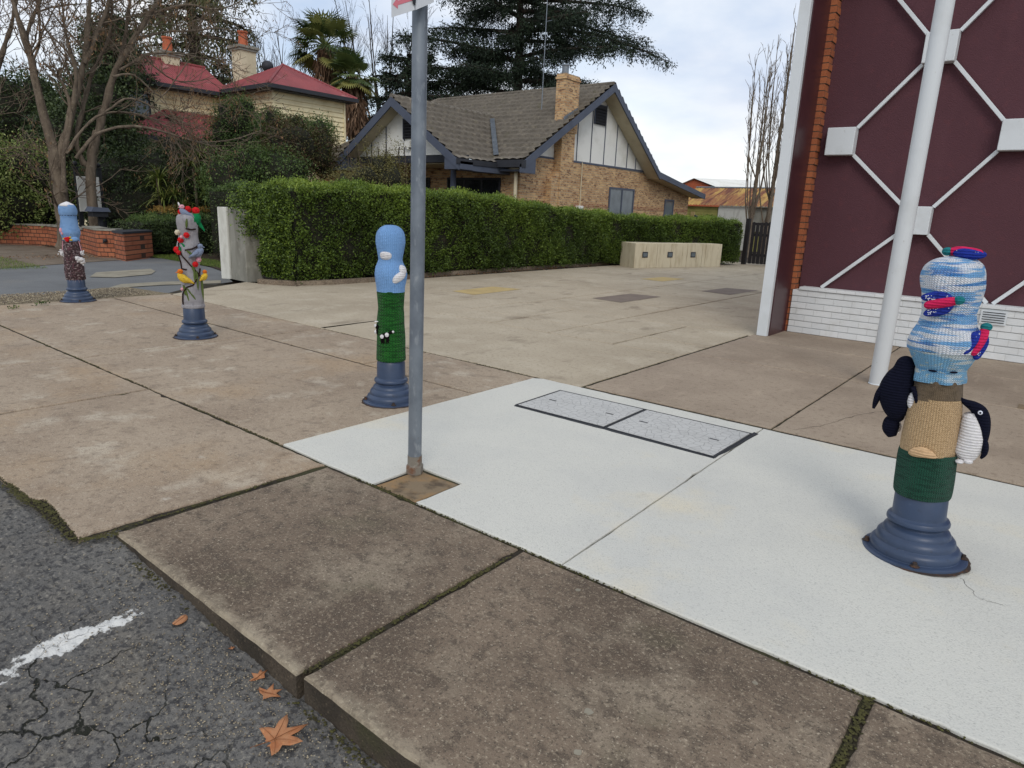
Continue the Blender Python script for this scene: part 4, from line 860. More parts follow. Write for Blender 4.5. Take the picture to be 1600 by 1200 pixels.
for dy in (-.018, .018): m.blob(s+Vector((0, dy, -.03)), (.007, .007, .028))
cow = m.build('toy_cow', Y['black'], b3, local=True, smooth=True)
for v_, q_ in ((Vector((-.012, -.01, .01)), (.010, .014, .014)), (Vector((-.012, -.01, -.04)), (.010, .014, .016)), (Vector((-.004, -.02, .045)), (.016, .008, .005))): m = MB(); m.blob(s+v_, q_); m.build('white_spot', Y['white'], cow, local=True, smooth=True)
# --- bollard 2 : grey with birds and flowers
b2 = bollard(-7.62, 3.68, 'bollard in light grey knit covered with knitted red flowers, leaves and yellow and grey birds')
skirt(b2, 5)
p2_ = [(.109, .335), (.117, .342), (.117, .37), (.112, .385), (.112, .50), (.110, .62), (.104, .76), (.098, .82), (.100, .86), (.114, .92), (.120, .98), (.116, 1.03), (.100, 1.10), (.097, 1.15), (.105, 1.22), (.113, 1.29), (.104, 1.34), (.07, 1.375), (.03, 1.385), (.001, 1.386)]
cover('knitted_cover', p2_, KN['grey2'], b2, seed=21, lump=.0035); R2 = RF(p2_[:17])
def cord(pts, r=.008, nm='branch'):
    P = []; 
    for i in range(len(pts)-1):
        for t in np.linspace(0, 1, 7, endpoint=False): P.append((pts[i][0]*(1-t)+pts[i+1][0]*t, pts[i][1]*(1-t)+pts[i+1][1]*t))
    P.append(pts[-1]); m = MB(); m.tube([surf(a, z, R2(z), .008) for a, z in P], r, 7); return m.build(nm, Y['brown'], b2, local=True, smooth=True)
cord([(-60, 1.06), (-38, .92), (0, .82), (35, .74), (52, .70)]); cord([(62, .78), (40, .70), (5, .60), (-25, .58), (-55, .50), (-62, .42), (-60, .38)]); cord([(-20, .985), (15, 1.0), (45, 1.03), (60, 1.05)]); cord([(-10, 1.215), (20, 1.205), (45, 1.21)]); cord([(-62, .98), (-64, .88), (-56, .78), (-20, .77)])
def flower(a, z, rr, m1='red', out=.02):
    s = surf(a, z, R2(z), out); m = MB(); 
    for k in range(6):
        b = k*math.pi/3; m.blob(s+Vector((rr*.5*math.cos(b), 0, rr*.5*math.sin(b))), (rr*.6, rr*.45, rr*.6), nu=9, nv=6)
    m.blob(s+Vector((0, -.01, 0)), (rr*.6, rr*.5, rr*.6)); return m.build('flower', Y[m1], b2, local=True, smooth=True)
flower(-62, .985, .034); flower(-50, .955, .026); flower(-40, 1.09, .030); flower(-8, 1.145, .030); flower(-30, 1.125, .016, 'pinkl', .035); flower(25, .83, .030); flower(44, .88, .028, 'pinkl'); flower(-60, 1.17, .028, 'cream'); flower(-50, .555, .018, 'pinkl')
flower(-52, 1.39, .026, out=-.03); flower(20, 1.42, .032, out=-.05); flower(10, 1.41, .020, 'pinkl', -.06)
for (a, z, L_, dx) in ((-40, .60, .22, .05), (-30, .58, .15, .09), (-45, .60, .12, .02), (20, .80, .20, -.01), (30, .76, .22, .0), (8, .82, .12, .03), (-12, .98, .05, .06), (-36, 1.06, .09, .06), (-44, 1.02, .05, .0), (0, 1.32, .10, -.01), (60, .70, .28, .0)):
    m = MB(); s = surf(a, z, R2(z), .014); loft(m, [s, s+Vector((dx*.4, 0, -L_*.35)), s+Vector((dx*.8, .0, -L_*.75)), s+Vector((dx, .004, -L_))], [.004, .012, .011, .003], [.003, .006, .005, .002], 8); m.build('leaf', Y['leaf' if z < .99 or z > 1.2 else 'green'], b2, local=True, smooth=True)
def bird(c, k, body, head, beak=None, s=1.0):
    c = Vector(c); m = MB(); loft(m, [c+Vector((-.055*k, 0, .055))*s, c+Vector((-.045*k, 0, .02))*s, c+Vector((-.01*k, 0, -.015))*s, c+Vector((.035*k, 0, -.035))*s, c+Vector((.085*k, 0, -.065))*s], [.016*s, .036*s, .042*s, .026*s, .006*s], [.016*s, .032*s, .034*s, .020*s, .004*s]); b = m.build('toy_bird', Y[body], b2, local=True, smooth=True)
    m = MB(); m.blob(c+Vector((-.045*k, -.004, .068))*s, (.030*s, .027*s, .028*s)); h = m.build('head', Y[head], b, local=True, smooth=True)
    m = MB(); loft(m, [c+Vector((-.068*k, -.006, .064))*s, c+Vector((-.094*k, -.008, .052))*s], [.009*s, .001], n=7); m.build('beak', Y[beak or head], h, local=True, smooth=True)
    m = MB(); loft(m, [c+Vector((-.02*k, -.034, .01))*s, c+Vector((.02*k, -.036, -.02))*s, c+Vector((.08*k, -.03, -.055))*s], [.014*s, .020*s, .004*s], [.008*s, .010*s, .003*s]); m.build('wing', Y[body], b, local=True, smooth=True)
    m = MB(); m.blob(c+Vector((-.048*k, -.029, .072))*s, (.004*s,)*3, nu=6, nv=5); m.build('eye', Y['black'], h, local=True)
    return b
bird(surf(-26, .685, .108, .03), 1, 'yel', 'orange', s=1.0); bird(surf(62, .69, .105, .03), -.6, 'yel', 'orange', s=.8)
bird((.0, -.06, 1.385), 1, 'slate', 'pinkl', s=.85); bird((.065, -.03, 1.315), -.5, 'green', 'red', s=1.35); bird(surf(30, .965, .118, .022), -1, 'slate', 'slate', s=.95)
m = MB(); m.blob((-.065, -.04, 1.465), (.010, .010, .028), XR(-20, 'Y').to_4x4()); m.build('crest', Y['white'], b2, local=True, smooth=True)
for dx in (.0, .02, .035):
    m = MB(); loft(m, [(.10+dx*.6, -.03, 1.30), (.125+dx, -.03, 1.245-dx), (.135+dx, -.03, 1.22-dx)], [.009, .010, .003], n=7); m.build('tail_feather', Y['green'], b2, local=True, smooth=True)
# --- bollard 1 : blue beanie over tweed
b1 = bollard(-11.23, 3.72, 'farthest bollard, powder blue knit like a beanie above brown tweed, beside the driveway')
skirt(b1, 6)
p1t = [(.112, .315), (.122, .33), (.126, .45), (.122, .60), (.118, .72), (.112, .82), (.108, .88)]
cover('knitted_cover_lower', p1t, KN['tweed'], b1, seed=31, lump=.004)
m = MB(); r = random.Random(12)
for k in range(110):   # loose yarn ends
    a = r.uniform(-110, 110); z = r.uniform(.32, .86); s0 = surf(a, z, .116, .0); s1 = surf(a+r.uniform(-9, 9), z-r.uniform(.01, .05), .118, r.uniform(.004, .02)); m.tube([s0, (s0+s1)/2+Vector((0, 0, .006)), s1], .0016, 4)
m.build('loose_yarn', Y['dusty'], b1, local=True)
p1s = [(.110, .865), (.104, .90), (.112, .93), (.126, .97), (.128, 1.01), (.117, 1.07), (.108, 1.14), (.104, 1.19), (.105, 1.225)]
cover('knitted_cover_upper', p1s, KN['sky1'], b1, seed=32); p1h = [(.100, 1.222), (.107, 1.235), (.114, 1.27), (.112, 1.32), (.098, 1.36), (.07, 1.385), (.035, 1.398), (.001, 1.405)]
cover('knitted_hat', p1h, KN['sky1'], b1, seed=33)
Rp = RF(p1s+p1h[:5]); m = MB()
for k in range(9): m.blob(surf(-80+k*20, 1.226, .103, .004), (.011, .006, .004), Matrix.Rotation(math.radians(-80+k*20), 4, 'Z'), nu=8, nv=5)
m.build('stitching', Y['navy'], b1, local=True)
m = MB(); m.lathe([(.103, 1.352), (.085, 1.378), (.05, 1.397), (.018, 1.412), (.002, 1.418)], (0, 0, 0), 30); m.build('hat_top', Y['white'], b1, local=True, smooth=True)
m = MB()
for a, z, mm in ((-30, .905, 0), (-16, .912, 0), (-24, .88, 0)): m.blob(surf(a, z, .108, .012), (.024, .016, .020))
fl = m.build('flower', Y['red'], b1, local=True, smooth=True)
for a_, z_, q_ in ((0, .888, (.020, .012, .014)), (-4, .925, (.014, .010, .010)), (-46, .90, (.012, .010, .014))): m = MB(); m.blob(surf(a_, z_, .108, .013), q_); m.build('petal', Y['yel'], fl, local=True, smooth=True)
m = MB(); m.blob(surf(-58, 1.02, .124, .006), (.020, .012, .034)); m.blob(surf(-50, .975, .124, .006), (.014, .012, .02)); m.build('flower', Y['pinkl'], b1, local=True, smooth=True)
patch('blue_patch', b1, KN['sky1'], 24, .90, .055, .034, lambda z: .112, .010)
for (a, z, q) in ((-76, .70, (.026, .02, .05)), (58, .695, (.022, .02, .03)), (36, .61, (.048, .034, .034)), (50, .57, (.036, .03, .030)), (20, .635, (.026, .02, .022))):
    m = MB(); m.blob(surf(a, z, .116, .016), q); r = random.Random(int(a+100))
    for k in range(14): 
        s = surf(a, z, .116, .02)+Vector((r.gauss(0, q[0]*.6), r.gauss(0, q[1]*.5), r.gauss(0, q[2]*.6))); m.blob(s, (.010, .010, .010), nu=7, nv=5)
    m.build('woolly_sheep', Y['white'], b1, local=True, smooth=True)
for z in (.9, .74): pass
for q_ in ([surf(-62, .87, .112, .006), surf(-66, .78, .116, .008), surf(-70, .74, .118, .010)], [surf(50, .87, .112, .006), surf(56, .79, .116, .008), surf(58, .72, .118, .012)]): cord_ = MB(); cord_.tube(q_, .005, 6); cord_.build('yarn_cord', Y['pinkl'], b1, local=True)

# ------------------------------------------------------------------ fallen leaves
def dead_leaf(px, py, size, rot, kind, label, lift=.0):
    g = G(px, py, -.1)
    zz = float(road_z(g[0], g[1])); g = G(px, py, zz); 
    rt_loc = (g[0], g[1], zz+.006)
    if kind == 'maple':
        ang = [0, 14, 28, 40, 52, 66, 80, 100, 118, 130, 146, 160, 172]; rad = [1, .62, .42, .66, .92, .60, .36, .52, .70, .42, .30, .34, .20]
        pts = [(r_*math.cos(math.radians(a)), r_*math.sin(math.radians(a))) for a, r_ in zip(ang, rad)]; pts = pts+[(-.18, 0)]+[(x, -y) for x, y in pts[::-1] if y > 1e-6]
    elif kind == 'curl': pts = [(math.cos(a)*(.9 if math.cos(a) > 0 else .7), .5*math.sin(a)) for a in np.linspace(0, 2*math.pi, 16, endpoint=False)]
    else: pts = [(1, 0), (.55, .12), (.7, .55), (.2, .3), (-.1, .75), (-.25, .25), (-.8, .2), (-.5, -.1), (-.1, -.25), (.15, -.6), (.45, -.2)]
    n = len(pts); r = random.Random(int(px)); V = []; F = []
    rings = [0, .35, .7, 1.0]
    def hz(x, y): return (.10*abs(x)**2+(.55 if kind == 'curl' else .22)*y*y+.05*math.sin(4*x+2*y))*(-1 if kind == 'curl' else 1)*(1)
    h0 = .26 if kind == 'curl' else .02
    V.append((0, 0, h0))
    for q in rings[1:]:
        for x, y in pts: V.append((x*q, y*q, h0+hz(x*q, y*q)+r.uniform(-.02, .03)*q))
    for k in range(n): F.append((0, 1+k, 1+(k+1) % n))
    for i in range(2):
        for k in range(n): a = 1+i*n+k; b = 1+i*n+(k+1) % n; F.append((a, a+n, b+n, b))
    ca, sa = math.cos(rot), math.sin(rot)
    m = MB(); T = lambda v: (rt_loc[0]+size*(v[0]*ca-v[1]*sa), rt_loc[1]+size*(v[0]*sa+v[1]*ca), rt_loc[2]+size*v[2]+lift)
    m.add([T(v) for v in V], F); rt = empty('fallen_leaf', rt_loc, label, 'leaf', 'dry leaves on the asphalt by the kerb')
    o = m.build('blade', M['deadleaf'], rt, smooth=True); s = o.modifiers.new('thick', 'SOLIDIFY'); s.thickness = .0008
    m = MB(); m.tube([T((-.75, .05, h0+.02)), T((-.2, 0, h0+.02)), T((.4, 0, h0+hz(.4, 0)+.02)), T((.85, 0, h0+hz(.85, 0)+.02))], [.0014, .0013, .001, .0005], 5)
    if kind == 'maple':
        for sg in (1, -1):
            for a in (52, 112): m.tube([T((-.05, 0, h0+.02)), T((.35*math.cos(math.radians(a)), sg*.35*math.sin(math.radians(a)), h0+hz(.35*math.cos(math.radians(a)), .35*math.sin(math.radians(a)))+.025)), T((.75*math.cos(math.radians(a)), sg*.75*math.sin(math.radians(a)), h0+hz(.6*math.cos(math.radians(a)), .65*math.sin(math.radians(a)))+.03))], [.001, .0008, .0004], 4)
    m.build('stem', M['deadvein'], rt)
dead_leaf(432, 1158, .105, math.radians(75), 'maple', 'largest dry orange leaf, five pointed, lying on the asphalt')
dead_leaf(418, 1086, .056, math.radians(20), 'torn', 'torn dry leaf just beyond the largest one, beside the kerb')
dead_leaf(404, 1060, .042, math.radians(100), 'torn', 'small ragged dry leaf tucked against the kerb foot')
dead_leaf(281, 975, .045, math.radians(120), 'curl', 'small curled dry leaf alone on the asphalt beyond the white paint')
dead_leaf(362, 1015, .014, math.radians(60), 'torn', 'tiny scrap of dry leaf in the moss at the kerb foot')

# ------------------------------------------------------------------ concrete end wall, hedge, kerb of the bed, bench
cw = empty('concrete_wall', (-12.7, 7.3, 0), 'short concrete end wall with a pale lit-toned end, at the left end of the long hedge', 'wall')
a_, b_, c_ = G(346, 433)[:2], G(359.5, 434)[:2], G(384, 439)[:2]
m = MB(); m.prism([(a_[0], a_[1], -.03), (b_[0], b_[1], -.03), (b_[0]+.02, b_[1]+.55, -.03), (a_[0]+.02, a_[1]+.5, -.03)], (0, 0, 1.415)); m.build('end_face', M['walllight'], cw, bevel=.01)  # end coloured paler than the body, lighting and dirt put into the tone
m = MB(); m.prism([(b_[0]+.003, b_[1]+.03, -.03), (c_[0], c_[1]+.03, -.03), (c_[0]+.05, c_[1]+.35, -.03), (b_[0]+.03, b_[1]+.50, -.03)], (0, 0, 1.39)); m.build('wall_body', M['wallgrey'], cw, bevel=.01)  # greyer tone carries both shade and dirt in the colour
kp = [G(402, 443.5)[:2], G(430, 445.5)[:2], G(462, 446.5)[:2], G(520, 445)[:2], G(592, 440.5)[:2], G(667, 432.5)[:2], G(760, 426)[:2], G(860, 419)[:2], G(966, 412.5)[:2]]
m = MB(); kp = np.array(kp); d = np.gradient(kp, axis=0); d /= np.linalg.norm(d, axis=1, keepdims=True); nl = np.stack([-d[:, 1], d[:, 0]], 1)
V = []
for p, q in zip(kp, nl): V += [(p[0], p[1], -.02), (p[0]+q[0]*.01, p[1]+q[1]*.01, .085), (p[0]+q[0]*.12, p[1]+q[1]*.12, .09), (p[0]+q[0]*.13, p[1]+q[1]*.13, -.02)]
m.add(V, [(4*i+k, 4*i+4+k, 4*i+5+k, 4*i+1+k) for i in range(len(kp)-1) for k in range(3)]+[(0, 1, 2, 3)]); struct(m.build('bed_kerb', M['kerb']))
bn = empty('concrete_bench', (-10.2, 20.3, 0), 'low cream stained concrete bench wall with three small square lights, against the hedge', 'bench')
ba, bb, bc, bd = np.array([-10.97, 18.87]), np.array([-10.22, 18.42]), np.array([-9.03, 22.11]), np.array([-9.75, 22.45])
cuts = [0, .24, .40, .58, .76, .80, 1.0]
m = MB()
for i in range(6):
    u0, u1 = cuts[i]+.0015, cuts[i+1]-.0015
    q = [bb+(bc-bb)*u0, bb+(bc-bb)*u1, ba+(bd-ba)*u1, ba+(bd-ba)*u0]; m.prism([(p[0], p[1], 0) for p in q], (0, 0, .74))
m.build('block', M['bench'], bn, bevel=.006)
fd = (bc-bb)/np.linalg.norm(bc-bb); fn = np.array([fd[1], -fd[0]])
for x in (1008, 1047, 1083):
    # intersect pixel ray with the front face
    d = ray(x, 396.5); A = np.array([[fd[0], -d[0]], [fd[1], -d[1]]]); u, t = np.linalg.solve(A, -bb); p = bb+fd*u; z = .40
    def fr(w, h, o0, o1, nm, mm, par):
        m = MB(); P = [np.array([*(p+fd*sx*w+fn*o0), z+sz*h]) for sx, sz in ((-1, -1), (1, -1), (1, 1), (-1, 1))]; m.prism(P, np.array([*(fn*(o1-o0)), 0])); return m.build(nm, mm, par)
    f = fr(.11, .085, -.01, .012, 'light', M['trimdark'], bn); fr(.085, .055, .0121, .016, 'lens', M['curtain'], f)
struct_bed = None

def leafquads(P, size, r, aspect=.5, nrm=None, spread=1.0, droop=0):
    n = len(P); d = r.normal(size=(n, 3)); d[:, 2] -= droop
    if nrm is not None: d = d*spread+nrm
    d /= np.linalg.norm(d, axis=1, keepdims=True); e = r.normal(size=(n, 3)); e -= (e*d).sum(1, keepdims=True)*d; e /= np.linalg.norm(e, axis=1, keepdims=True)
    s = (size*r.uniform(.6, 1.25, n))[:, None]
    V = np.stack([P, P+d*s*.5+e*s*aspect*.5, P+d*s, P+d*s*.5-e*s*aspect*.5], 1)
    return V.reshape(-1, 3), np.arange(4*n).reshape(n, 4)
def cloud(blobs, ncl, per, clr, r, shell=.82):
    """clumped leaf positions round ellipsoid shells; returns P, tint"""
    w_ = np.array([b[1][0]*b[1][2]+b[1][1]*b[1][2] for b in blobs]); w_ = w_/w_.sum(); bi = r.choice(len(blobs), ncl, p=w_)
    c = np.array([b[0] for b in blobs], float)[bi]; R = np.array([b[1] for b in blobs], float)[bi]
    d = r.normal(size=(ncl, 3)); d /= np.linalg.norm(d, axis=1, keepdims=True); rad = shell+(1-shell)*r.uniform(-1.5, 1.25, (ncl, 1))
    cc = c+d*R*rad; tc = r.random(ncl); n = ncl*per; k = np.repeat(np.arange(ncl), per)
    P = cc[k]+r.normal(size=(n, 3))*clr*r.uniform(.5, 1.3, (ncl, 1))[k]
    return P, np.clip(.55*tc[k]+.45*r.random(n), 0, 1)
def core(name, blobs, m, par, f=.72):
    mb = MB(); 
    for c, R in blobs: mb.blob(c, tuple(np.array(R)*f), nu=12, nv=8)
    for i in range(len(mb.v)):
        q = mb.v[i]; mb.v[i] = (q[0]+.12*math.sin(q[2]*5+q[1]*4), q[1]+.12*math.sin(q[0]*5+q[2]*3), q[2]+.1*math.sin(q[0]*4+q[1]*6))
    return mb.build(name, m, par)
M['core'] = mat('dark twig filler', C(34, 36, 26), .95, [(C(54, 50, 38), 8, 5, .5, .65, .7)], [(12, .8, .05)])  # dark twig tone with inner shade put in, for the filler bodies
def shrub(name, label, cat, blobs, m, n, size, seed, per=14, clr=.16, cf=.74, aspect=.5, group=None, shell=.85, part='foliage', zmin=0):
    r = np.random.default_rng(seed); c = np.mean([b[0] for b in blobs], axis=0); rt = empty(name, (c[0], c[1], 0), label, cat, group)
    P, t = cloud(blobs, n//per, per, clr, r, shell); k = P[:, 2] > zmin; P = P[k]; t = t[k]; V, F = leafquads(P, size, r, aspect); np_mesh(part, V, F, M[m], rt, tint=t)
    if cf: core('inner_filler', blobs, M['core'], rt, cf)  # added dark body, keeps sky from showing between leaves
    mb = MB(); x, y = c[0], c[1]
    for k in range(4): a = k*1.6+seed; mb.tube([(x+.1*math.cos(a), y+.1*math.sin(a), -.02), (x+.2*math.cos(a), y+.2*math.sin(a), c[2]*.5), (x+.5*math.cos(a), y+.5*math.sin(a), c[2])], [.035, .028, .015], 6)
    mb.build('stem', M['barkd'], rt); return rt
# long clipped hedge
def hedge(name, label, path, half, z0, htop, n, seed, size=.05, m='hedge', mt='hedgetop', group=None, endcap=True):
    r = np.random.default_rng(seed); path = np.array(path, float); seg = np.linalg.norm(np.diff(path, axis=0), axis=1); cum = np.r_[0, np.cumsum(seg)]; L = cum[-1]
    rt = empty(name, (path[0][0], path[0][1], 0), label, 'hedge', group)
    def fr(s): 
        x = np.interp(s, cum, path[:, 0]); y = np.interp(s, cum, path[:, 1]); e = .3; x2 = np.interp(s+e, cum, path[:, 0]); y2 = np.interp(s+e, cum, path[:, 1]); x1 = np.interp(s-e, cum, path[:, 0]); y1 = np.interp(s-e, cum, path[:, 1])
        d = np.stack([x2-x1, y2-y1], 1); d /= np.linalg.norm(d, axis=1, keepdims=True); return np.stack([x, y], 1), np.stack([d[:, 1], -d[:, 0]], 1)   # right-hand normal (+X side when going +Y)
    def top(s): return np.interp(s, np.linspace(0, L, len(htop)), htop)
    def bulge(s, z): return .07*np.sin(s*2.3+z*3)+.06*np.sin(s*5.1-z*4+1)+.04*np.sin(s*11+z*7)+.03*np.sin(s*19-z*13)
    parts = []
    nc = n//10; k = np.repeat(np.arange(nc), 10)
    # +X face
    s = r.uniform(0, L, nc); z = z0+(1-r.random(nc)**1.15)*(top(s)-z0)*.99; pr = half+bulge(s, z)-.10*np.clip((.5-z)/.5, 0, 1)-np.abs(r.normal(0, .05, nc)); sg = np.ones(nc); b = r.random(nc) < .12; sg[b] = -1
    p, nn_ = fr(s); C1 = np.concatenate([p+nn_*(pr*sg)[:, None], z[:, None]], 1); tc = r.random(nc)*.6+.2*np.sin(s*1.7+z*2.2)+.10+.40*np.clip((z-1.0), 0, 1)
    P = C1[k]+r.normal(size=(len(k), 3))*.045; t = np.clip(tc[k]*.65+.35*r.random(len(k)), 0, 1); N1 = np.concatenate([nn_*sg[:, None], np.full((nc, 1), .35)], 1)[k]; V, F = leafquads(P, size, r, .6, N1, .8)
    f1 = (P[:, 2] > .06); q = np.repeat(f1, 4); V = V[q]; t = t[f1]; F = np.arange(len(V)).reshape(-1, 4)
    np_mesh('foliage', V, F, M[m], rt, tint=t)
    # top with young shoots
    nt_ = int(n*.45); s = r.uniform(0, L, nt_); uu = r.uniform(-1, 1, nt_); z = top(s)-.10*uu**4+.04*np.sin(s*4+uu*3)+.03*np.sin(s*13+uu*5)+.03*np.sin(s*1.3)+np.abs(r.normal(0, .05, nt_)); p, nn_ = fr(s); P = np.concatenate([p+nn_*(uu*half*1.02)[:, None], z[:, None]], 1)
    V, F = leafquads(P, size*.95, r, .55, np.array([[0, 0, 1.0]]), .8); np_mesh('top_growth', V, F, M[mt], rt, tint=np.clip(r.random(nt_)*.7+.25*np.sin(s*3)+.1, 0, 1))
    ns = int(L*26); s = r.uniform(0, L, ns); uu = r.uniform(-1, 1, ns); p, nn_ = fr(s); hh = r.uniform(.05, .17, ns); kk = np.repeat(np.arange(ns), 7); f = np.tile(np.linspace(0, 1, 7), ns)
    P = np.concatenate([p+nn_*(uu*half)[:, None], top(s)[:, None]], 1)[kk]; P[:, 2] += f*hh[kk]; P += r.normal(0, .012, P.shape)+np.stack([r.normal(0, .05, ns)[kk]*f, r.normal(0, .05, ns)[kk]*f, 0*f], 1)
    V, F = leafquads(P, size*.8, r, .5, np.array([[0, 0, .8]])); np_mesh('stray_shoots', V, F, M[mt], rt, tint=r.random(len(P)))
    if endcap:
        ne = int(n*.10)
        for s0, sg in ((0.0, -1), (L, 1)):
            uu = r.uniform(-1, 1, ne); z = r.uniform(z0, float(top(np.array([s0]))[0]), ne); p, nn_ = fr(np.full(ne, s0)); dd = np.stack([-nn_[:, 1], nn_[:, 0]], 1)
            P = np.concatenate([p+nn_*(uu*half)[:, None]+dd*(sg*(.06+np.abs(r.normal(0, .04, ne))+.04*np.sin(z*9+uu*5)))[:, None], z[:, None]], 1)
            V, F = leafquads(P, size, r, .6, np.concatenate([dd*sg, np.full((ne, 1), .3)], 1), .8); np_mesh('end_foliage', V, F, M[m], rt, tint=r.random(ne))
    # added dark filler, stops sky showing through the leaves
    mb = MB(); ss = np.linspace(0, L, max(3, int(L/.4))); p, nn_ = fr(ss); V = []
    for i in range(len(ss)):
        hh = float(top(ss[i:i+1])[0])-.07
        for (a, z) in ((half-.20, .12), (half-.09, .6), (half-.09, hh), (-half+.09, hh), (-half+.09, .12)): V.append((p[i][0]+nn_[i][0]*a, p[i][1]+nn_[i][1]*a, z))
    mb.add(V, [(5*i+k_, 5*i+5+k_, 5*i+5+(k_+1) % 5, 5*i+(k_+1) % 5) for i in range(len(ss)-1) for k_ in range(5)]+[(0, 1, 2, 3, 4), tuple(len(V)-5+q for q in (4, 3, 2, 1, 0))]); mb.build('inner_filler', M['core'], rt)
    mb = MB(); r3 = random.Random(seed)
    for q in np.arange(.2, L-.1, .22):
        p, nn_ = fr(np.array([q])); a = half*r3.uniform(.2, .75); x, y = p[0]+nn_[0]*a; mb.tube([(x, y, -.02), (x+r3.uniform(-.05, .05), y+r3.uniform(-.05, .05), .2), (x+r3.uniform(-.1, .1), y+r3.uniform(-.1, .1), .5)], [.02, .016, .012], 5)
    mb.build('stem', M['barkd'], rt); return rt
hd_ = hedge('clipped_hedge', 'long clipped green hedge running beside the plaza, taller at its near end', [(-12.05, 7.50), (-12.05, 9), (-12.0, 14), (-11.95, 18.6), (-10.9, 21), (-9.8, 23.9)], .76, .1, [1.80, 1.86, 1.84, 1.72, 1.56, 1.46, 1.46, 1.46], 130000, 51)
r = np.random.default_rng(57); P, t = cloud([((-12.62, 7.50, 1.50), (.50, .52, .36)), ((-12.45, 7.25, 1.2), (.25, .2, .35)), ((-12.0, 7.35, 1.35), (.40, .28, .42)), ((-11.75, 7.3, .8), (.26, .18, .55)), ((-12.9, 7.9, 1.55), (.3, .3, .25))], 1100, 12, .07, r, .8); P = P[P[:, 2] > .1]; V, F = leafquads(P, .05, r, .6); np_mesh('overhang_foliage', V, F, M['hedge'], hd_, tint=r.random(len(P)))
# leaf litter along hedge foot
def litter(pts, n, spread, seed, name='leaf_litter'):
    r = np.random.default_rng(seed); pts = np.array(pts, float); k = r.integers(0, len(pts)-1, n); t = r.random((n, 1)); P = pts[k]*(1-t)+pts[k+1]*t; P = P+r.normal(0, spread, P.shape)
    P3 = np.concatenate([P, np.full((n, 1), .006)], 1); V, F = leafquads(P3, .045, r, .7, np.array([[0, 0, .3]]), .6); V[:, 2] = np.abs(V[:, 2]-.006)*.5+.005
    o = np_mesh(name, V, F, M['litter'], tint=r.random(n)); o['kind'] = 'stuff'
M['litter'] = mat('brown leaf litter', C(110, 84, 60), .9, tintcols=[C(70, 52, 38), C(116, 84, 56), C(158, 116, 78)])
litter([(-11.35, 8), (-11.3, 12), (-11.4, 18)], 900, .12, 61); litter([(-19.4, 4.9), (-18.9, 6.9), (-21.5, 7.3), (-27, 6.8)], 900, .3, 62, 'driveway_leaf_litter')

# ------------------------------------------------------------------ tile roofs, weatherboards
def plane_grid(name, O, U, Vv, poly, m, par, nu, nv, prof, th=.03):
    """rectangular relief sheet O + u*U + v*V (unit vectors, metres), clipped to poly [(u,v)..] convex.  prof(u,v)->height"""
    U = np.array(U, float); Vv = np.array(Vv, float); Nn = np.cross(U, Vv); Nn /= np.linalg.norm(Nn)
    pu = [p[0] for p in poly]; pv = [p[1] for p in poly]; us = nu(min(pu), max(pu)); vs = nv(min(pv), max(pv))
    Ug, Vg = np.meshgrid(us, [v for v, _ in vs], indexing='ij'); Hh = prof(Ug, np.array([[h for _, h in vs]]).repeat(len(us), 0))
    P = np.array(O)[None, None]+Ug[..., None]*U+Vg[..., None]*Vv+Hh[..., None]*Nn; nn = len(vs)
    i, j = np.meshgrid(np.arange(len(us)-1), np.arange(nn-1), indexing='ij'); a = (i*nn+j).ravel()
    o = np_mesh(name, P.reshape(-1, 3), np.stack([a, a+nn, a+nn+1, a+1], 1), m, par)
    off = ORG[o.name]; bm = bmesh.new(); bm.from_mesh(o.data); n = len(poly)
    for k in range(n):
        p = np.array(O)+poly[k][0]*U+poly[k][1]*Vv-off; q = np.array(O)+poly[(k+1) % n][0]*U+poly[(k+1) % n][1]*Vv-off; e = q-p; no = np.cross(e, Nn); no /= np.linalg.norm(no)
        bmesh.ops.bisect_plane(bm, geom=bm.verts[:]+bm.edges[:]+bm.faces[:], plane_co=Vector(p), plane_no=Vector(no), clear_outer=True)
    bm.to_mesh(o.data); bm.free(); o.data.update(); return o
def tiles(name, O, U, V, poly, m, par, course=.36, roll=.33, amp=.04):
    def nu(a, b): return np.arange(a-.05, b+.1, roll/8)
    def nv(a, b):
        out = []; k = math.floor(a/course)
        while k*course < b+course: out += [(k*course+.001, .085), (k*course+course-.001, .0)]; k += 1
        return out
    return plane_grid(name, O, U, V, poly, m, par, nu, nv, lambda u, h: h+amp*np.abs(np.sin(u*math.pi/roll))**.7)
def corr(name, O, U, V, poly, m, par, pitch=.1, amp=.012):
    return plane_grid(name, O, U, V, poly, m, par, lambda a, b: np.arange(a-.02, b+.05, pitch/4), lambda a, b: [(a-.01, 0), (b+.01, 0)], lambda u, h: h+amp*np.sin(u*2*math.pi/pitch))
def boards(name, O, U, L, z0, z1, m, par, h=.19, d=.045, out=(1, 0, 0)):
    mb = MB(); O = np.array(O, float); U = np.array(U, float); out = np.array(out, float); V = []; F = []; z = z0; 
    while z < z1-1e-6:
        zt = min(z+h, z1); A = O+out*d; B = O
        V += [O*[1, 1, 0]+[0, 0, z]+out*d, O*[1, 1, 0]+U*L+[0, 0, z]+out*d, O*[1, 1, 0]+U*L+[0, 0, zt]+out*.002, O*[1, 1, 0]+[0, 0, zt]+out*.002, O*[1, 1, 0]+[0, 0, z]+out*0, O*[1, 1, 0]+U*L+[0, 0, z]+out*0]; n = len(V)-6
        F += [(n, n+1, n+2, n+3), (n, n+4, n+5, n+1)]; z = zt
    mb.add(V, F); return mb.build(name, m, par)
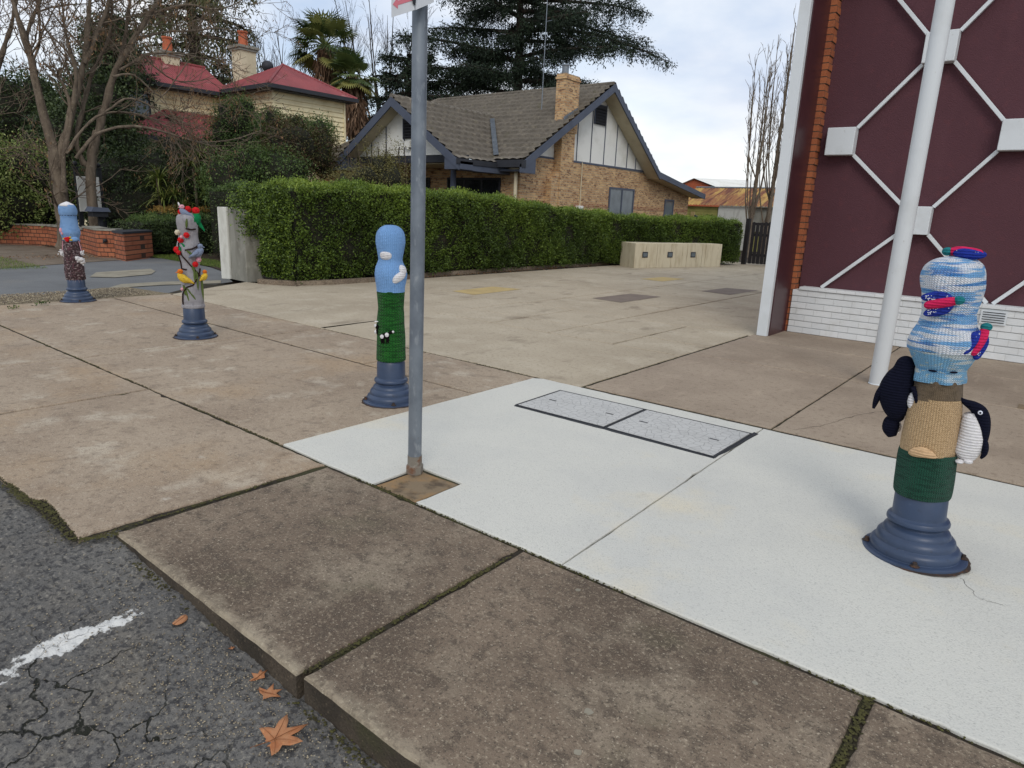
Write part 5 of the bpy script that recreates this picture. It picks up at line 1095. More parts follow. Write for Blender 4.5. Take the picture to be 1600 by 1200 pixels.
# ------------------------------------------------------------------ brick house
bh = empty('brick_house', (-19, 22, 0), 'cream brick house with grey tiled roof, white gables and blue grey trim, behind the hedge', 'house')
XG, RY, RZ = -15.0, 23.4, 6.24; sF = (RZ-3.10)/(RY-18.1); sB = (RZ-3.36)/(27.5-RY); LX = -26.6
m = MB(); m.prism([(XG, 18.7, 0), (XG, 31.9, 0), (XG, 31.9, 2.74), (XG, 28.3, 3.30), (XG, 27.9, 3.32), (XG, 19.35, 3.38), (XG, 18.7, 3.12)], (-.24, 0, 0)); m.build('gable_wall', M['cbrick'], bh)
m = MB(); m.box((-26, 18.7, 0), (XG-.245, 18.92, 3.05)); m.build('front_wall', M['cbrick'], bh)
m = MB(); m.prism([(XG-.03, 19.4, 3.40), (XG-.03, 28.2, 3.33), (XG-.03, RY+.0, RZ-.12)], (-.15, 0, 0)); gp = m.build('gable_panel', M['panel'], bh)
m = MB(); m.box((XG-.02, 19.0, 3.36), (XG+.012, 28.2, 3.43)); m.build('rail', M['bluegrey'], gp)
for y in (22.05, 23.0, 23.95, 24.85, 25.75, 26.5):
    zt = RZ-.18-abs(y-RY)*(sF if y < RY else sB); m = MB(); m.box((XG-.028, y-.018, 3.43), (XG-.006, y+.018, zt)); m.build('batten', M['bluegrey'], gp)
def vent(c, axis, w, h, par):
    m = MB(); x, y, z = c
    if axis == 'X': m.box((x, y-w, z-h), (x+.04, y+w, z+h))
    else: m.box((x-w, y-.04, z-h), (x+w, y, z+h))
    f = m.build('vent', M['bluegrey'], par); m = MB()
    for k in range(6):
        zz = z-h+.06+k*(2*h-.1)/6
        if axis == 'X': m.add([(x+.045, y-w+.05, zz), (x+.045, y+w-.05, zz), (x+.075, y+w-.05, zz-.05), (x+.075, y-w+.05, zz-.05)], [(0, 1, 2, 3), (3, 2, 1, 0)])
        else: m.add([(x-w+.05, y-.045, zz), (x+w-.05, y-.045, zz), (x+w-.05, y-.075, zz-.05), (x-w+.05, y-.075, zz-.05)], [(0, 1, 2, 3), (3, 2, 1, 0)])
    m.build('louvre', M['trimdark'], f)
    m = MB()
    if axis == 'X': m.box((x+.0405, y-w+.04, z-h+.04), (x+.044, y+w-.04, z+h-.04))
    else: m.box((x-w+.04, y-.044, z-h+.04), (x+w-.04, y-.0405, z+h-.04))
    m.build('backing', M['trimdark'], f)
vent((XG-.02, 23.5, 5.22), 'X', .42, .36, gp)
m = MB(); m.box((XG+.0, 18.72, 1.78), (XG+.012, 31.88, 1.93)); m.box((-26, 18.688, 1.78), (XG-.01, 18.7, 1.93)); m.build('brick_course', M['redrow'], bh)
# chimney
m = MB(); m.box((-15.02, 20.62, 0), (-14.70, 21.42, 6.0)); m.box((-15.04, 20.58, 4.3), (-14.66, 21.46, 6.20)); m.box((-15.07, 20.55, 6.02), (-14.63, 21.49, 6.10)); m.prism([(-14.74, 20.16, 0), (-14.74, 20.63, 0), (-14.74, 20.63, 2.95), (-14.74, 20.16, 2.62)], (-.26, 0, 0)); ch = m.build('chimney', M['cbrick'], bh)
m = MB(); m.lathe([(.12, 0), (.12, .3), (.14, .32), (.14, .36), (.10, .38)], (-14.95, 20.95, 6.18), 16); m.build('flue_pot', M['galv'], ch, smooth=True, autosmooth=40)
m = MB(); m.add([(-14.655, 20.58, 4.66), (-14.655, 21.44, 5.02), (-14.655, 21.44, 5.2), (-14.655, 20.58, 4.78)], [(0, 1, 2, 3)]); m.build('flashing', M['galv'], ch)
m = MB(); m.tube([(-15.35, 20.2, 5.0), (-15.33, 20.22, 9.5)], [.018, .012], 6); m.tube([(-15.35, 20.2, 7.8), (-15.3, 20.5, 7.9)], [.008, .008], 5); m.build('aerial_mast', M['galv'], bh)
# main roof
lf = math.hypot(1, sF); tiles('roof', (-26.5, 18.1, 3.10), (1, 0, 0), (0, 1/lf, sF/lf), [(0, 0), (12.1, 0), (12.1, (RY-18.1)*lf), (2.8, (RY-18.1)*lf)], M['tile'], bh)
lb = math.hypot(1, sB); tiles('roof', (LX+2, RY, RZ), (1, 0, 0), (0, 1/lb, -sB/lb), [(0, 0), (-LX-2-14.4, 0), (-LX-2-14.4, 4.15*lb), (0, 4.15*lb)], M['tile'], bh)
s3 = (3.36-2.63)/(32.3-27.5); l3 = math.hypot(1, s3); m = MB(); m.prism([(-14.4, 27.45, 3.42), (-14.4, 32.4, 2.66), (-25, 32.4, 2.66), (-25, 27.45, 3.42)], (0, 0, -.06)); m.build('rear_roof', M['bluegrey'], bh)
hh_ = math.hypot(2.9, RZ-3.1); m = MB(); m.add([(-26.5, 18.1, 3.1), (-23.7, RY, RZ), (-26.5, 28.7, 3.1)], [(0, 1, 2)]); m.build('hip_roof', M['tile'], bh)
m = MB()
for k in range(31): x = -14.45-k*.30; m.tube([(x, RY, RZ+.015), (x-.28, RY, RZ+.03)], [.10, .088], 8)
for k in range(20): t = k/20; p = np.array([-23.75, RY, RZ+.02])*(1-t)+np.array([-26.5, 18.15, 3.14])*t; q = p+(np.array([-26.5, 18.15, 3.14])-[-23.75, RY, RZ+.02])/20*.95; m.tube([p, q], [.088, .1], 8)
m.build('ridge_capping', M['tile'], bh)
# barge boards at gable (follow slope), soffit
def barge(p, q, drop, x, th, par, nm='bargeboard'):
    m = MB(); m.prism([(x, p[0], p[1]+.01), (x, q[0], q[1]+.01), (x, q[0], q[1]-drop), (x, p[0], p[1]-drop)], (-th, 0, 0)); return m.build(nm, M['bluegrey'], par)
barge((18.0, 3.04), (RY, RZ), .26, -14.37, .05, bh); barge((RY, RZ), (27.6, 3.33), .26, -14.37, .05, bh); barge((27.6, 3.36), (32.4, 2.66), .22, -14.37, .05, bh)
m = MB(); m.add([(-14.42, 18.1, 2.86), (-14.42, RY, RZ-.24), (XG, RY, RZ-.24), (XG, 18.1, 2.86)], [(0, 1, 2, 3)]); m.add([(-14.42, RY, RZ-.24), (-14.42, 27.6, 3.10), (XG, 27.6, 3.10), (XG, RY, RZ-.24)], [(0, 1, 2, 3)]); m.add([(-14.42, 27.6, 3.14), (-14.42, 32.3, 2.46), (XG, 32.3, 2.46), (XG, 27.6, 3.14)], [(0, 1, 2, 3)]); m.build('soffit', M['creamr'], bh)
m = MB(); m.prism([(-14.38, 17.98, 2.75), (-14.38, 18.75, 2.75), (-14.38, 18.75, 3.2), (-14.38, 17.98, 3.02)], (-.06, 0, 0)); m.build('eave_box', M['bluegrey'], bh)
# front gable
GX, GZ, GY = -18.65, 5.05, 16.2; sg_ = (GZ-3.0)/(GX+21.8)*1.0; sg_ = (GZ-3.0)/3.15; lg = math.hypot(1, sg_)
tiles('porch_roof', (-15.5, GY, 3.0), (0, 1, 0), (-1/lg, 0, sg_/lg), [(0, 0), (2.2, 0), (6.2, 3.15*lg), (0, 3.15*lg)], M['tile'], bh)
tiles('porch_roof', (-21.8, GY+6.2, 3.0), (0, -1, 0), (1/lg, 0, sg_/lg), [(0, 0), (6.2, 0), (6.2, 3.15*lg), (0, 3.15*lg)], M['tile'], bh)
m = MB()
for k in range(18): y = GY+k*.30; m.tube([(GX, y, GZ+.03), (GX, y+.28, GZ+.015)], [.10, .088], 8)
m.build('ridge_capping', M['tile'], bh)
for sgn in (1, -1):
    m = MB(); x1 = GX+sgn*3.2; m.prism([(GX, GY-.02, GZ+.02), (x1, GY-.02, GZ+.02-3.2*sg_), (x1, GY-.02, GZ-.26-3.2*sg_), (GX, GY-.02, GZ-.28)], (0, .05, 0)); m.build('bargeboard', M['bluegrey'], bh)
    m = MB(); m.add([(GX, GY+.03, GZ-.2), (GX+sgn*3.1, GY+.03, GZ-.2-3.1*sg_), (GX+sgn*3.1, GY+.62, GZ-.2-3.1*sg_), (GX, GY+.62, GZ-.2)], [(0, 1, 2, 3)]); m.build('soffit', M['creamr'], bh)
    m = MB(); m.prism([(GX+sgn*2.55, GY+.0, 2.74), (GX+sgn*3.25, GY, 2.74), (GX+sgn*3.25, GY, 2.98), (GX+sgn*2.55, GY, 3.36)], (0, .58, 0)); m.build('eave_box', M['bluegrey'], bh)
m = MB(); m.prism([(GX-2.5, GY+.6, 3.24), (GX+2.5, GY+.6, 3.24), (GX, GY+.6, GZ-.15)], (0, .1, 0)); gq = m.build('gable_panel', M['panel'], bh)
for x in (-20.4, -19.6, -18.65, -17.75, -16.5):
    zt = GZ-.2-abs(x-GX)*sg_; m = MB(); m.box((x-.02, GY+.58, 3.22), (x+.02, GY+.605, max(zt, 3.3))); m.build('batten', M['bluegrey'], gq)
vent((-18.35, GY+.6, 4.12), 'Y', .36, .33, gq)
m = MB(); m.box((-18.35-.15, GY+.45, 3.50), (-18.35+.12, GY+.60, 3.70)); m.tube([(-18.36, GY+.5, 3.50), (-18.36, GY+.5, 3.44)], [.05, .05], 10); m.build('outdoor_light', M['panel'], bh)
m = MB(); m.box((GX-2.9, GY+.55, 3.0), (GX+2.95, GY+.72, 3.22)); m.build('porch_beam', M['trimdark'], bh)
m = MB(); m.box((GX-2.9, GY+.73, 2.96), (GX+3.0, 18.7, 3.0)); m.build('porch_ceiling', M['creamr'], bh)
# gutters
m = MB(); m.box((-15.54, GY-.05, 2.90), (-15.40, 18.14, 3.06)); m.box((-15.54, 17.98, 2.92), (-14.34, 18.18, 3.15)); m.box((-26.6, 18.0, 2.98), (-21.7, 18.12, 3.15)); m.build('gutter', M['trimdark'], bh)
m = MB(); m.box((-15.9, GY+.1, 2.72), (-15.43, 18.7, 2.92)); m.box((-15.42, 18.14, 2.80), (-14.45, 18.7, 2.86)); m.build('fascia', M['bluegrey'], bh)
m = MB(); m.lathe([(.16, 0), (.16, .06), (.12, .1), (.105, .14), (.09, 1.6), (.11, 1.63), (.13, 1.68)], (-16.30, GY+.62, 1.28), 20); m.build('porch_column', M['bluegrey'], bh, smooth=True, autosmooth=40)
m = MB(); m.box((-16.55, GY+.4, 0), (-16.05, GY+.86, 1.28)); m.build('porch_pier', M['cbrick'], bh)
m = MB(); m.tube([(-14.93, 18.40, 0), (-14.93, 18.40, 2.95)], [.06, .06], 10); m.build('downpipe', M['creamr'], bh)
def window(par, c, axis, w, h, panes, gm='glass', fm='bluegrey', out=1):
    x, y, z = c; m = MB()
    def bx(a0, a1, z0, z1, d0, d1):
        if axis == 'X': m.box((x+d0*out, y+a0, z+z0), (x+d1*out, y+a1, z+z1))
        else: m.box((x+a0, y-d1*out, z+z0), (x+a1, y-d0*out, z+z1))
    bx(-w, w, -h, -h+.07, .0, .05); bx(-w, w, h-.07, h, .0, .05); bx(-w, -w+.06, -h+.07, h-.07, .0, .05); bx(w-.06, w, -h+.07, h-.07, .0, .05)
    for k in range(1, panes): a = -w+2*w*k/panes; bx(a-.03, a+.03, -h+.07, h-.07, .0, .048)
    f = m.build('window', M[fm], par); m = MB(); bx(-w+.05, w-.05, -h+.05, h-.05, .004, .02); m.build('pane', M[gm], f)
    m = MB(); bx(-w-.05, w+.05, -h-.06, -h-.003, 0, .09); m.build('sill', M['redrow' if fm == 'bluegrey' else fm], f); return f
window(bh, (XG, 25.5, 2.02), 'X', 1.0, .60, 2, 'curtain'); window(bh, (XG, 29.85, 1.9), 'X', .45, .42, 1, 'curtain')
window(bh, (-17.1, 18.69, 2.0), 'Y', 1.28, .62, 3, 'glass', 'trimdark'); window(bh, (-20.4, 18.69, 2.0), 'Y', 1.1, .62, 2, 'glass', 'trimdark')
m = MB(); m.box((XG, 22.15, 1.35), (XG+.14, 22.5, 1.82)); m.build('meter_box', M['panel'], bh, bevel=.01)
m = MB(); m.tube([(XG+.03, 22.4, 1.8), (XG+.03, 22.4, 3.4)], [.02, .02], 6); m.build('conduit', M['creamr'], bh)
# small valley flashing on the roof
m = MB(); v0 = np.array([-18.2, 20.85, 4.78]); v1 = np.array([-15.55, 18.1, 3.07]); v1 = np.array([-15.7, 18.25, 3.2]); 
dd = (v1-v0)/np.linalg.norm(v1-v0); sd2 = np.array([.7, .7, 0.])*.09; m.add([v0-sd2+[0, 0, .13], v0+sd2+[0, 0, .16], v1+sd2+[0, 0, .16], v1-sd2+[0, 0, .13]], [(0, 1, 2, 3), (3, 2, 1, 0)]); m.build('valley_flashing', M['galv'], bh)

# ------------------------------------------------------------------ weatherboard house
wh = empty('weatherboard_house', (-29, 16, 0), 'two storey cream weatherboard house with faded red metal roof and tall chimneys, behind the trees', 'house')
m = MB(); m.box((-31.9, 16.42, 0), (-26.02, 19.9, 6.05)); m.box((-36, 12.3, 0), (-29.72, 16.5, 6.0)); m.build('wall_frame', M['cream'], wh)
boards('weatherboards', (-26.02, 16.4, 0), (0, 1, 0), 3.5, 1.0, 6.0, M['cream'], wh, out=(1, 0, 0)); boards('weatherboards', (-29.7, 16.42, 0), (1, 0, 0), 3.68, 1.0, 6.0, M['cream'], wh, out=(0, -1, 0)); boards('weatherboards', (-29.72, 12.2, 0), (0, 1, 0), 4.22, 1.0, 5.95, M['cream'], wh, out=(1, 0, 0))
for y_ in (16.37, 19.84): m = MB(); m.box((-26.05, y_, 0), (-25.96, y_+.09, 6.0)); m.build('corner_board', M['cream'], wh)
ap = np.array([-28.0, 18.2, 7.25]); e0, e1, e2, e3 = np.array([-25.6, 16.0, 6.0]), np.array([-25.6, 20.3, 6.0]), np.array([-31, 20.3, 6.0]), np.array([-30.6, 16.0, 6.0])
def rplane(p, q, r_, s=None, nm='roof'):
    """corrugated metal plane from eave p->q up to r (and s)"""
    p, q, r_ = map(lambda v: np.array(v, float), (p, q, r_)); U = (q-p)/np.linalg.norm(q-p); n = np.cross(q-p, r_-p); n /= np.linalg.norm(n)
    if n[2] < 0: p, q = q, p; U = -U; n = -n; 
    V = np.cross(n, U); pts = [p, q]+([s] if s is not None and False else []); 
    pl = [p, q, r_] if s is None else ([p, q, r_, np.array(s, float)] if (np.array(r_)-np.array(s, float)) @ U > 0 else [p, q, np.array(s, float), r_])
    corr(nm, p, U, V, [((k-p) @ U, (k-p) @ V) for k in pl], M['redroof'], wh, .11, .012)
rplane(e0, e1, ap); rplane(e3, e0, ap); rplane(e1, e2, ap)
rplane((-29.25, 12.0, 5.9), (-29.25, 16.6, 5.9), (-31.6, 16.6, 7.15), (-31.6, 12.6, 7.15))
for a__, b__ in ((e0, ap), (ap, e1), ((-31.6, 12.6, 7.17), (-31.6, 16.6, 7.17))): m = MB(); m.tube([a__, b__], [.06, .06], 6); m.build('ridge_capping', M['redroof'], wh)
m = MB(); m.box((-25.62, 15.9, 5.84), (-25.5, 20.3, 5.99)); m.box((-29.1, 15.9, 5.84), (-25.62, 16.02, 5.99)); m.box((-29.3, 12.0, 5.74), (-29.16, 15.9, 5.89)); m.build('gutter', M['trimdark'], wh)
m = MB(); m.box((-29.7, 16.03, 5.80), (-25.63, 20.2, 5.83)); m.box((-29.7, 12.0, 5.70), (-29.32, 16.02, 5.73)); m.build('soffit', M['trimdark'], wh)
def chim(c, w, z0, z1, pot):
    x, y = c; m = MB(); m.box((x-w, y-w, z0), (x+w, y+w, z1)); k = m.build('chimney', M['creamr'], wh); m = MB(); m.box((x-w-.06, y-w-.06, z1), (x+w+.06, y+w+.06, z1+.10)); m.box((x-w-.12, y-w-.12, z1+.1), (x+w+.12, y+w+.12, z1+.2)); m.build('cap', M['wallgrey'], k)
    m = MB(); m.lathe([(.22, 0), (.20, .1), (.18, pot-.1), (.22, pot-.06), (.22, pot)], (x, y, z1+.2), 14); m.build('chimney_pot', M['terra'], k, smooth=True, autosmooth=40)
chim((-29.6, 17.35), .36, 6.0, 7.75, .62); chim((-31.6, 15.0), .32, 6.6, 7.3, .6)
m = MB(); m.blob((-29.0, 18.1, 7.25), (.26, .26, .24)); m.tube([(-29.0, 18.1, 6.6), (-29.0, 18.1, 7.1)], [.16, .16], 12); m.build('roof_ventilator', M['trimdark'], wh, smooth=True)
# lower verandah roof
rplane((-27.1, 10.9, 3.70), (-27.1, 16.38, 3.70), (-29.65, 16.38, 4.95), (-29.65, 13.7, 4.95), nm='verandah_roof')
m = MB(); m.box((-27.1, 10.9, 3.52), (-26.98, 16.38, 3.68)); m.build('gutter', M['trimdark'], wh)
m = MB(); m.box((-28.6, 11.0, 0), (-27.5, 16.38, 3.5)); m.build('lower_wall', M['cream'], wh)
window(wh, (-29.66, 12.75, 4.75), 'X', .45, .75, 1, 'curtain', 'trimdark')

# ------------------------------------------------------------------ rusty shed, far roofs, fence
sh = empty('rusty_shed', (-14, 36.5, 0), 'shed with rust streaked corrugated roof, olive boards and pale wall, beyond the hedge', 'shed')
n_ = np.array([0, 2.6, .98]); ln = np.linalg.norm(n_); corr('roof', (-17.2, 34.8, 2.22), (1, 0, 0), n_/ln, [(0, 0), (6.6, 0), (6.6, ln), (0, ln)], M['rustroof'], sh, .16, .02)
m = MB(); m.tube([(-17.2, 37.4, 3.22), (-10.6, 37.4, 3.22)], [.05, .05], 6); m.build('ridge_capping', M['galv'], sh)
boards('board_wall', (-17.2, 35.05, 0), (1, 0, 0), 2.4, .2, 2.15, M['yelboard'], sh, .14, .02, (0, -1, 0)); m = MB(); m.box((-14.72, 34.95, 0), (-13.05, 35.3, 2.16)); m.build('pale_wall', M['walllight'], sh)
m = MB(); m.box((-17.2, 35.1, 0), (-10.8, 39, 2.15)); m.build('back_wall', M['yelboard'], sh)
m = MB(); 
for k in range(14): m.box((-13.0, 34.9+.012*k, 1.0+k*.085), (-11.2, 35.0+.012*k, 1.08+k*.085))
m.build('slatted_screen', M['wallgrey'], sh)
fr_ = empty('far_gable_house', (-19, 46, 0), 'distant house with red gable and pale metal roof, above the shed', 'house')
m = MB(); m.prism([(-22.6, 46, 0), (-19.4, 46, 0), (-19.4, 46, 3.4), (-21.3, 46, 4.15), (-22.6, 46, 3.6)], (0, .2, 0)); m.build('gable', M['terra'], fr_)
m = MB(); m.add([(-21.3, 45.8, 4.2), (-19.2, 45.8, 3.5), (-15.5, 52, 3.6), (-18.5, 52, 4.4)], [(0, 1, 2, 3)]); m.add([(-21.3, 45.8, 4.2), (-22.8, 45.8, 3.6), (-22.8, 52, 3.6), (-18.5, 52, 4.4)], [(3, 2, 1, 0)]); m.build('roof', M['panel'], fr_)
m = MB(); m.box((-22.6, 46.2, 0), (-15.6, 52, 3.3)); m.build('wall', M['wallgrey'], fr_)
m = MB(); m.box((-15.9, 33.5, 0), (-15.8, 33.6, 1.75)); m.box((-15.55, 33.5, 0), (-15.35, 33.56, 1.85)); yb = m.build('post', M['yellowpatch'], empty('play_panel', (-16, 33.5, 0), 'blue and yellow panel of play equipment behind the hedge by the shed', 'play panel'))
m = MB(); m.prism([(-16.6, 33.5, 1.3), (-15.9, 33.5, 1.25), (-15.9, 33.5, 1.6), (-16.6, 33.5, 1.85)], (0, .06, 0)); m.build('panel', M['iron'], yb.parent); m = MB(); m.prism([(-15.35, 33.5, 1.3), (-15.0, 33.5, 1.3), (-15.0, 33.5, 1.6), (-15.35, 33.5, 1.7)], (0, .06, 0)); m.build('panel', M['iron'], yb.parent)
fe = empty('picket_fence', (-7.6, 24.6, 0), 'dark stained timber picket fence between the hedge end and the white fin', 'fence')
f0, f1 = np.array([-9.0, 24.5]), np.array([-5.0, 25.6]); fl = np.linalg.norm(f1-f0); fdir = (f1-f0)/fl; fnn = np.array([fdir[1], -fdir[0]])
for k in range(int(fl/.135)):
    p = f0+fdir*k*.135; q = p+fdir*.108; h = 1.50+.02*math.sin(k*5); m = MB(); m.prism([(p[0], p[1], .04), (q[0], q[1], .04), (q[0], q[1], h-.03), ((p[0]+q[0])/2, (p[1]+q[1])/2, h), (p[0], p[1], h-.03)], (fnn[0]*-.02, fnn[1]*-.02, 0)); m.build('picket', M['fence'], fe)
for z in (.3, 1.0, 1.38):
    m = MB(); p = f0-fnn*.022; q = f1-fnn*.022; m.prism([(p[0], p[1], z), (q[0], q[1], z), (q[0], q[1], z+.09), (p[0], p[1], z+.09)], (-fnn[0]*.04, -fnn[1]*.04, 0)); m.build('rail', M['fence'], fe)
m = MB(); p = f0-fdir*.14; m.box((p[0]-.07, p[1]-.07, 0), (p[0]+.07, p[1]+.07, 1.6)); m.build('post', M['fence'], fe)

# ------------------------------------------------------------------ garden brick walls, pier, notice board, letterbox
def wallrun(name, label, pts, h0, h1, th=.24):
    rt = empty(name, (pts[0][0], pts[0][1], 0), label, 'wall' if 'wall' in name else 'pier'); m = MB(); cpm = MB(); n = len(pts)
    P = np.array(pts, float); hs = np.linspace(h0, h1, n)
    for i in range(n-1):
        a, b = P[i], P[i+1]; d = (b-a)/np.linalg.norm(b-a); nn_ = np.array([-d[1], d[0]])*th
        q = [a, b, b+nn_, a+nn_]; hz = [hs[i], hs[i+1], hs[i+1], hs[i]]
        m.add([(p[0], p[1], -.04) for p in q]+[(p[0], p[1], h) for p, h in zip(q, hz)], [(0, 1, 5, 4), (1, 2, 6, 5), (2, 3, 7, 6), (3, 0, 4, 7), (4, 5, 6, 7)])
        e = nn_/th*.03; q = [a-e-d*.02, b-e+d*.02, b+nn_+e+d*.02, a+nn_+e-d*.02]
        cpm.add([(p[0], p[1], h+.002) for p, h in zip(q, hz)]+[(p[0], p[1], h+.05) for p, h in zip(q, hz)], [(0, 3, 2, 1), (0, 1, 5, 4), (1, 2, 6, 5), (2, 3, 7, 6), (3, 0, 4, 7), (4, 5, 6, 7)])
    m.build('brickwork', M['gbrick'], rt); cpm.build('coping', M['wallgrey'], rt); return rt
wallrun('garden_wall', 'low orange brick garden wall with grey coping, running left along the driveway', [G(-60, 369)[:2]*[.9, .9], G(75, 378)[:2]*[.94, .94], G(133, 391)[:2]*[.97, .97]], .52, .58)
wr = wallrun('garden_wall', 'orange brick return wall with a small tap fitting, between the street tree and the square pier', [G(134, 394)[:2], G(154, 400.5)[:2], G(184, 401.5)[:2]], .64, .64, .35)
g = G(170, 401)[:2]; m = MB(); m.blob((g[0]+.02, g[1]-.05, .40), (.05, .05, .05)); m.tube([(g[0], g[1]-.04, .4), (g[0], g[1]-.1, .34)], [.02, .02], 6); m.build('tap', M['blackplas'], wr)
pa_, pb_, pc_ = G(181, 403)[:2], G(197, 406.5)[:2], G(240, 400.5)[:2]
pr_ = empty('brick_pier', (pb_[0], pb_[1], 0), 'square orange brick pier with dark coping, standing free at the edge of the driveway', 'pier')
q = [pa_, pb_, pc_, pa_+(pc_-pb_)]; m = MB(); m.prism([(p[0], p[1], -.04) for p in q], (0, 0, .66)); m.build('brickwork', M['gbrick'], pr_); cc = np.mean(q, axis=0); m = MB(); m.prism([(*(cc+(p-cc)*1.08), .622) for p in q], (0, 0, .05)); m.build('coping', M['trimdark'], pr_)
nb = empty('notice_board', (-22.5, 8.05, 0), 'blank white board between two dark posts with ball finials, behind the street trees', 'notice board')
for y in (7.78, 8.38):
    m = MB(); m.box((-22.56, y-.05, 0), (-22.44, y+.05, 2.22)); m.box((-22.58, y-.08, 2.22), (-22.42, y+.08, 2.26)); m.build('post', M['blackplas'], nb); m = MB(); m.blob((-22.5, y, 2.34), (.065, .065, .07)); m.build('finial', M['blackplas'], nb, smooth=True)
m = MB(); m.box((-22.42, 7.74, 1.02), (-22.38, 8.32, 2.0)); m.build('board', M['panel'], nb)
lb_ = empty('letterbox', (-20.75, 7.62, 0), 'dark metal letterbox with a small pitched roof, beside the trunk behind the brick wall', 'letterbox')
m = MB(); m.box((-20.95, 7.42, .93), (-20.6, 7.80, 1.06)); m.build('box', M['blackplas'], lb_); m = MB(); m.prism([(-20.55, 7.36, 1.065), (-20.55, 7.86, 1.065), (-20.55, 7.80, 1.17), (-20.55, 7.44, 1.19)], (-.45, 0, 0)); m.build('lid', M['bluegrey'], lb_); m = MB(); m.box((-20.81, 7.6, 0), (-20.72, 7.7, .93)); m.build('post', M['blackplas'], lb_)

# ------------------------------------------------------------------ vegetation
def bw_pts(pxs, X, jx=.0): return np.array([PX(x, y, X+(jx*i)) for i, (x, y) in enumerate(pxs)])
def densify(P, rr, k=4):
    t = np.arange(len(P)); tt = np.linspace(0, len(P)-1, (len(P)-1)*k+1); out = []
    for q in tt:
        i = min(int(q), len(P)-2); f = q-i; p0 = P[max(i-1, 0)]; p1 = P[i]; p2 = P[i+1]; p3 = P[min(i+2, len(P)-1)]; out.append(.5*((2*p1)+(-p0+p2)*f+(2*p0-5*p1+4*p2-p3)*f*f+(-p0+3*p1-3*p2+p3)*f**3))
    return np.array(out), np.interp(tt, t, rr)
def twigs(r, P, R, level, maxl, dens, lenf, ang, up, out, start=.15, wig=.12, minr=.004, droop=0.0):
    seg = np.linalg.norm(np.diff(P, axis=0), axis=1); cum = np.r_[0, np.cumsum(seg)]; L = cum[-1]; n = r.poisson(dens[level]*L*(1-start)) if dens[level]*L > 3 else max(1, int(dens[level]*L))
    for s in r.uniform(start*L, L, n):
        i = min(np.searchsorted(cum, s), len(P)-1); p = np.array([np.interp(s, cum, P[:, k]) for k in range(3)]); T = P[i]-P[i-1]; T /= np.linalg.norm(T)+1e-9; rad = np.interp(s, cum, R)
        v = r.normal(size=3); v -= v @ T*T; v /= np.linalg.norm(v)+1e-9; a = math.radians(ang[level]*r.uniform(.6, 1.3)); d = T*math.cos(a)+v*math.sin(a); d[2] += up[level]; d /= np.linalg.norm(d)
        ln = lenf[level]*r.uniform(.5, 1.25)*(1-.35*s/L); k = 6 if level == 0 else 4; Q = [p]; 
        for q in range(k-1):
            d = d+r.normal(0, wig, 3); d[2] += up[level]*.25-droop*q; d /= np.linalg.norm(d); Q.append(Q[-1]+d*ln/(k-1))
        Q = np.array(Q); r0_ = max(minr, min(rad*.6, ln*.014)); Rq = np.linspace(r0_, max(minr*.5, r0_*.25), k); out[level].append((Q, Rq))
        if level+1 < maxl: twigs(r, Q, Rq, level+1, maxl, dens, lenf, ang, up, out, .2, wig, minr, droop)
def bare_tree(name, label, limbs, seed, dens, lenf, ang, up, maxl=3, bm='bark', tm='twig', group=None, minr=.004, wig=.12, roughen=.0, sides=10, catk=0, droop=0):
    """limbs: list of (points, radii)"""
    r = np.random.default_rng(seed); L0 = [densify(np.array(p, float), q) for p, q in limbs]; base = L0[0][0][0]; rt = empty(name, (base[0], base[1], 0), label, 'tree', group)
    out = [[] for _ in range(maxl)]
    for P, R in L0: twigs(r, P, R, 0, maxl, dens, lenf, ang, up, out, .3, wig, minr, droop)
    for P, R in L0: P += r.normal(0, 1, P.shape)*R[:, None]*.10
    V, F = tube_np(L0, sides); V = V+np.sin(V*[31, 27, 11])*.012; np_mesh('trunk', V, F, M[bm], rt, smooth=True)
    if out[0]: V, F = tube_np(out[0], 6); np_mesh('branches', V, F, M[bm], rt, smooth=True)
    rest = [p for l in out[1:] for p in l]
    if rest: 
        by = {}
        for p in rest: by.setdefault(len(p[0]), []).append(p)
        V, F = tube_np(rest, 3); np_mesh('crown', V, F, M[tm], rt)
    if catk:
        ends = np.array([p[0][-1] for p in rest]); ends = ends[r.choice(len(ends), min(catk, len(ends)), replace=False)]; k = 9; P = np.repeat(ends, k, 0)+r.normal(0, 1, (len(ends)*k, 3))*[.05, .05, .10]-[0, 0, .08]
        V, F = leafquads(P, .09, r, .22, droop=2.5); np_mesh('seed_clusters', V, F, M['catkin'], rt, tint=r.random(len(P)))
    return rt
DT = -21.6
def LB(pxs, r0, r1, X=DT, jx=0.0): P = bw_pts(pxs, X, jx); return (P, np.linspace(r0, r1, len(P))*.84)
limbsA = [LB([(103, 392), (101, 350), (92, 285), (84, 235)], .27, .17), LB([(84, 238), (66, 170), (52, 105), (38, 60), (20, 0), (12, -60)], .15, .05, DT, -.1),
    LB([(90, 262), (104, 205), (118, 150), (132, 95), (138, 40), (142, -40)], .14, .05, DT, .15), LB([(50, 100), (42, 55), (62, 0), (75, -50)], .075, .03, DT-.4), LB([(132, 100), (150, 55), (168, 10), (180, -40)], .08, .04, DT+.5),
    LB([(100, 300), (100, 240), (112, 180), (98, 130), (70, 100)], .08, .03, DT+.3), LB([(116, 160), (118, 110), (104, 60), (96, 0)], .06, .03, DT+.6, .1), LB([(104, 240), (140, 190), (190, 175), (245, 190), (300, 235)], .05, .014, DT+.5, .1)]
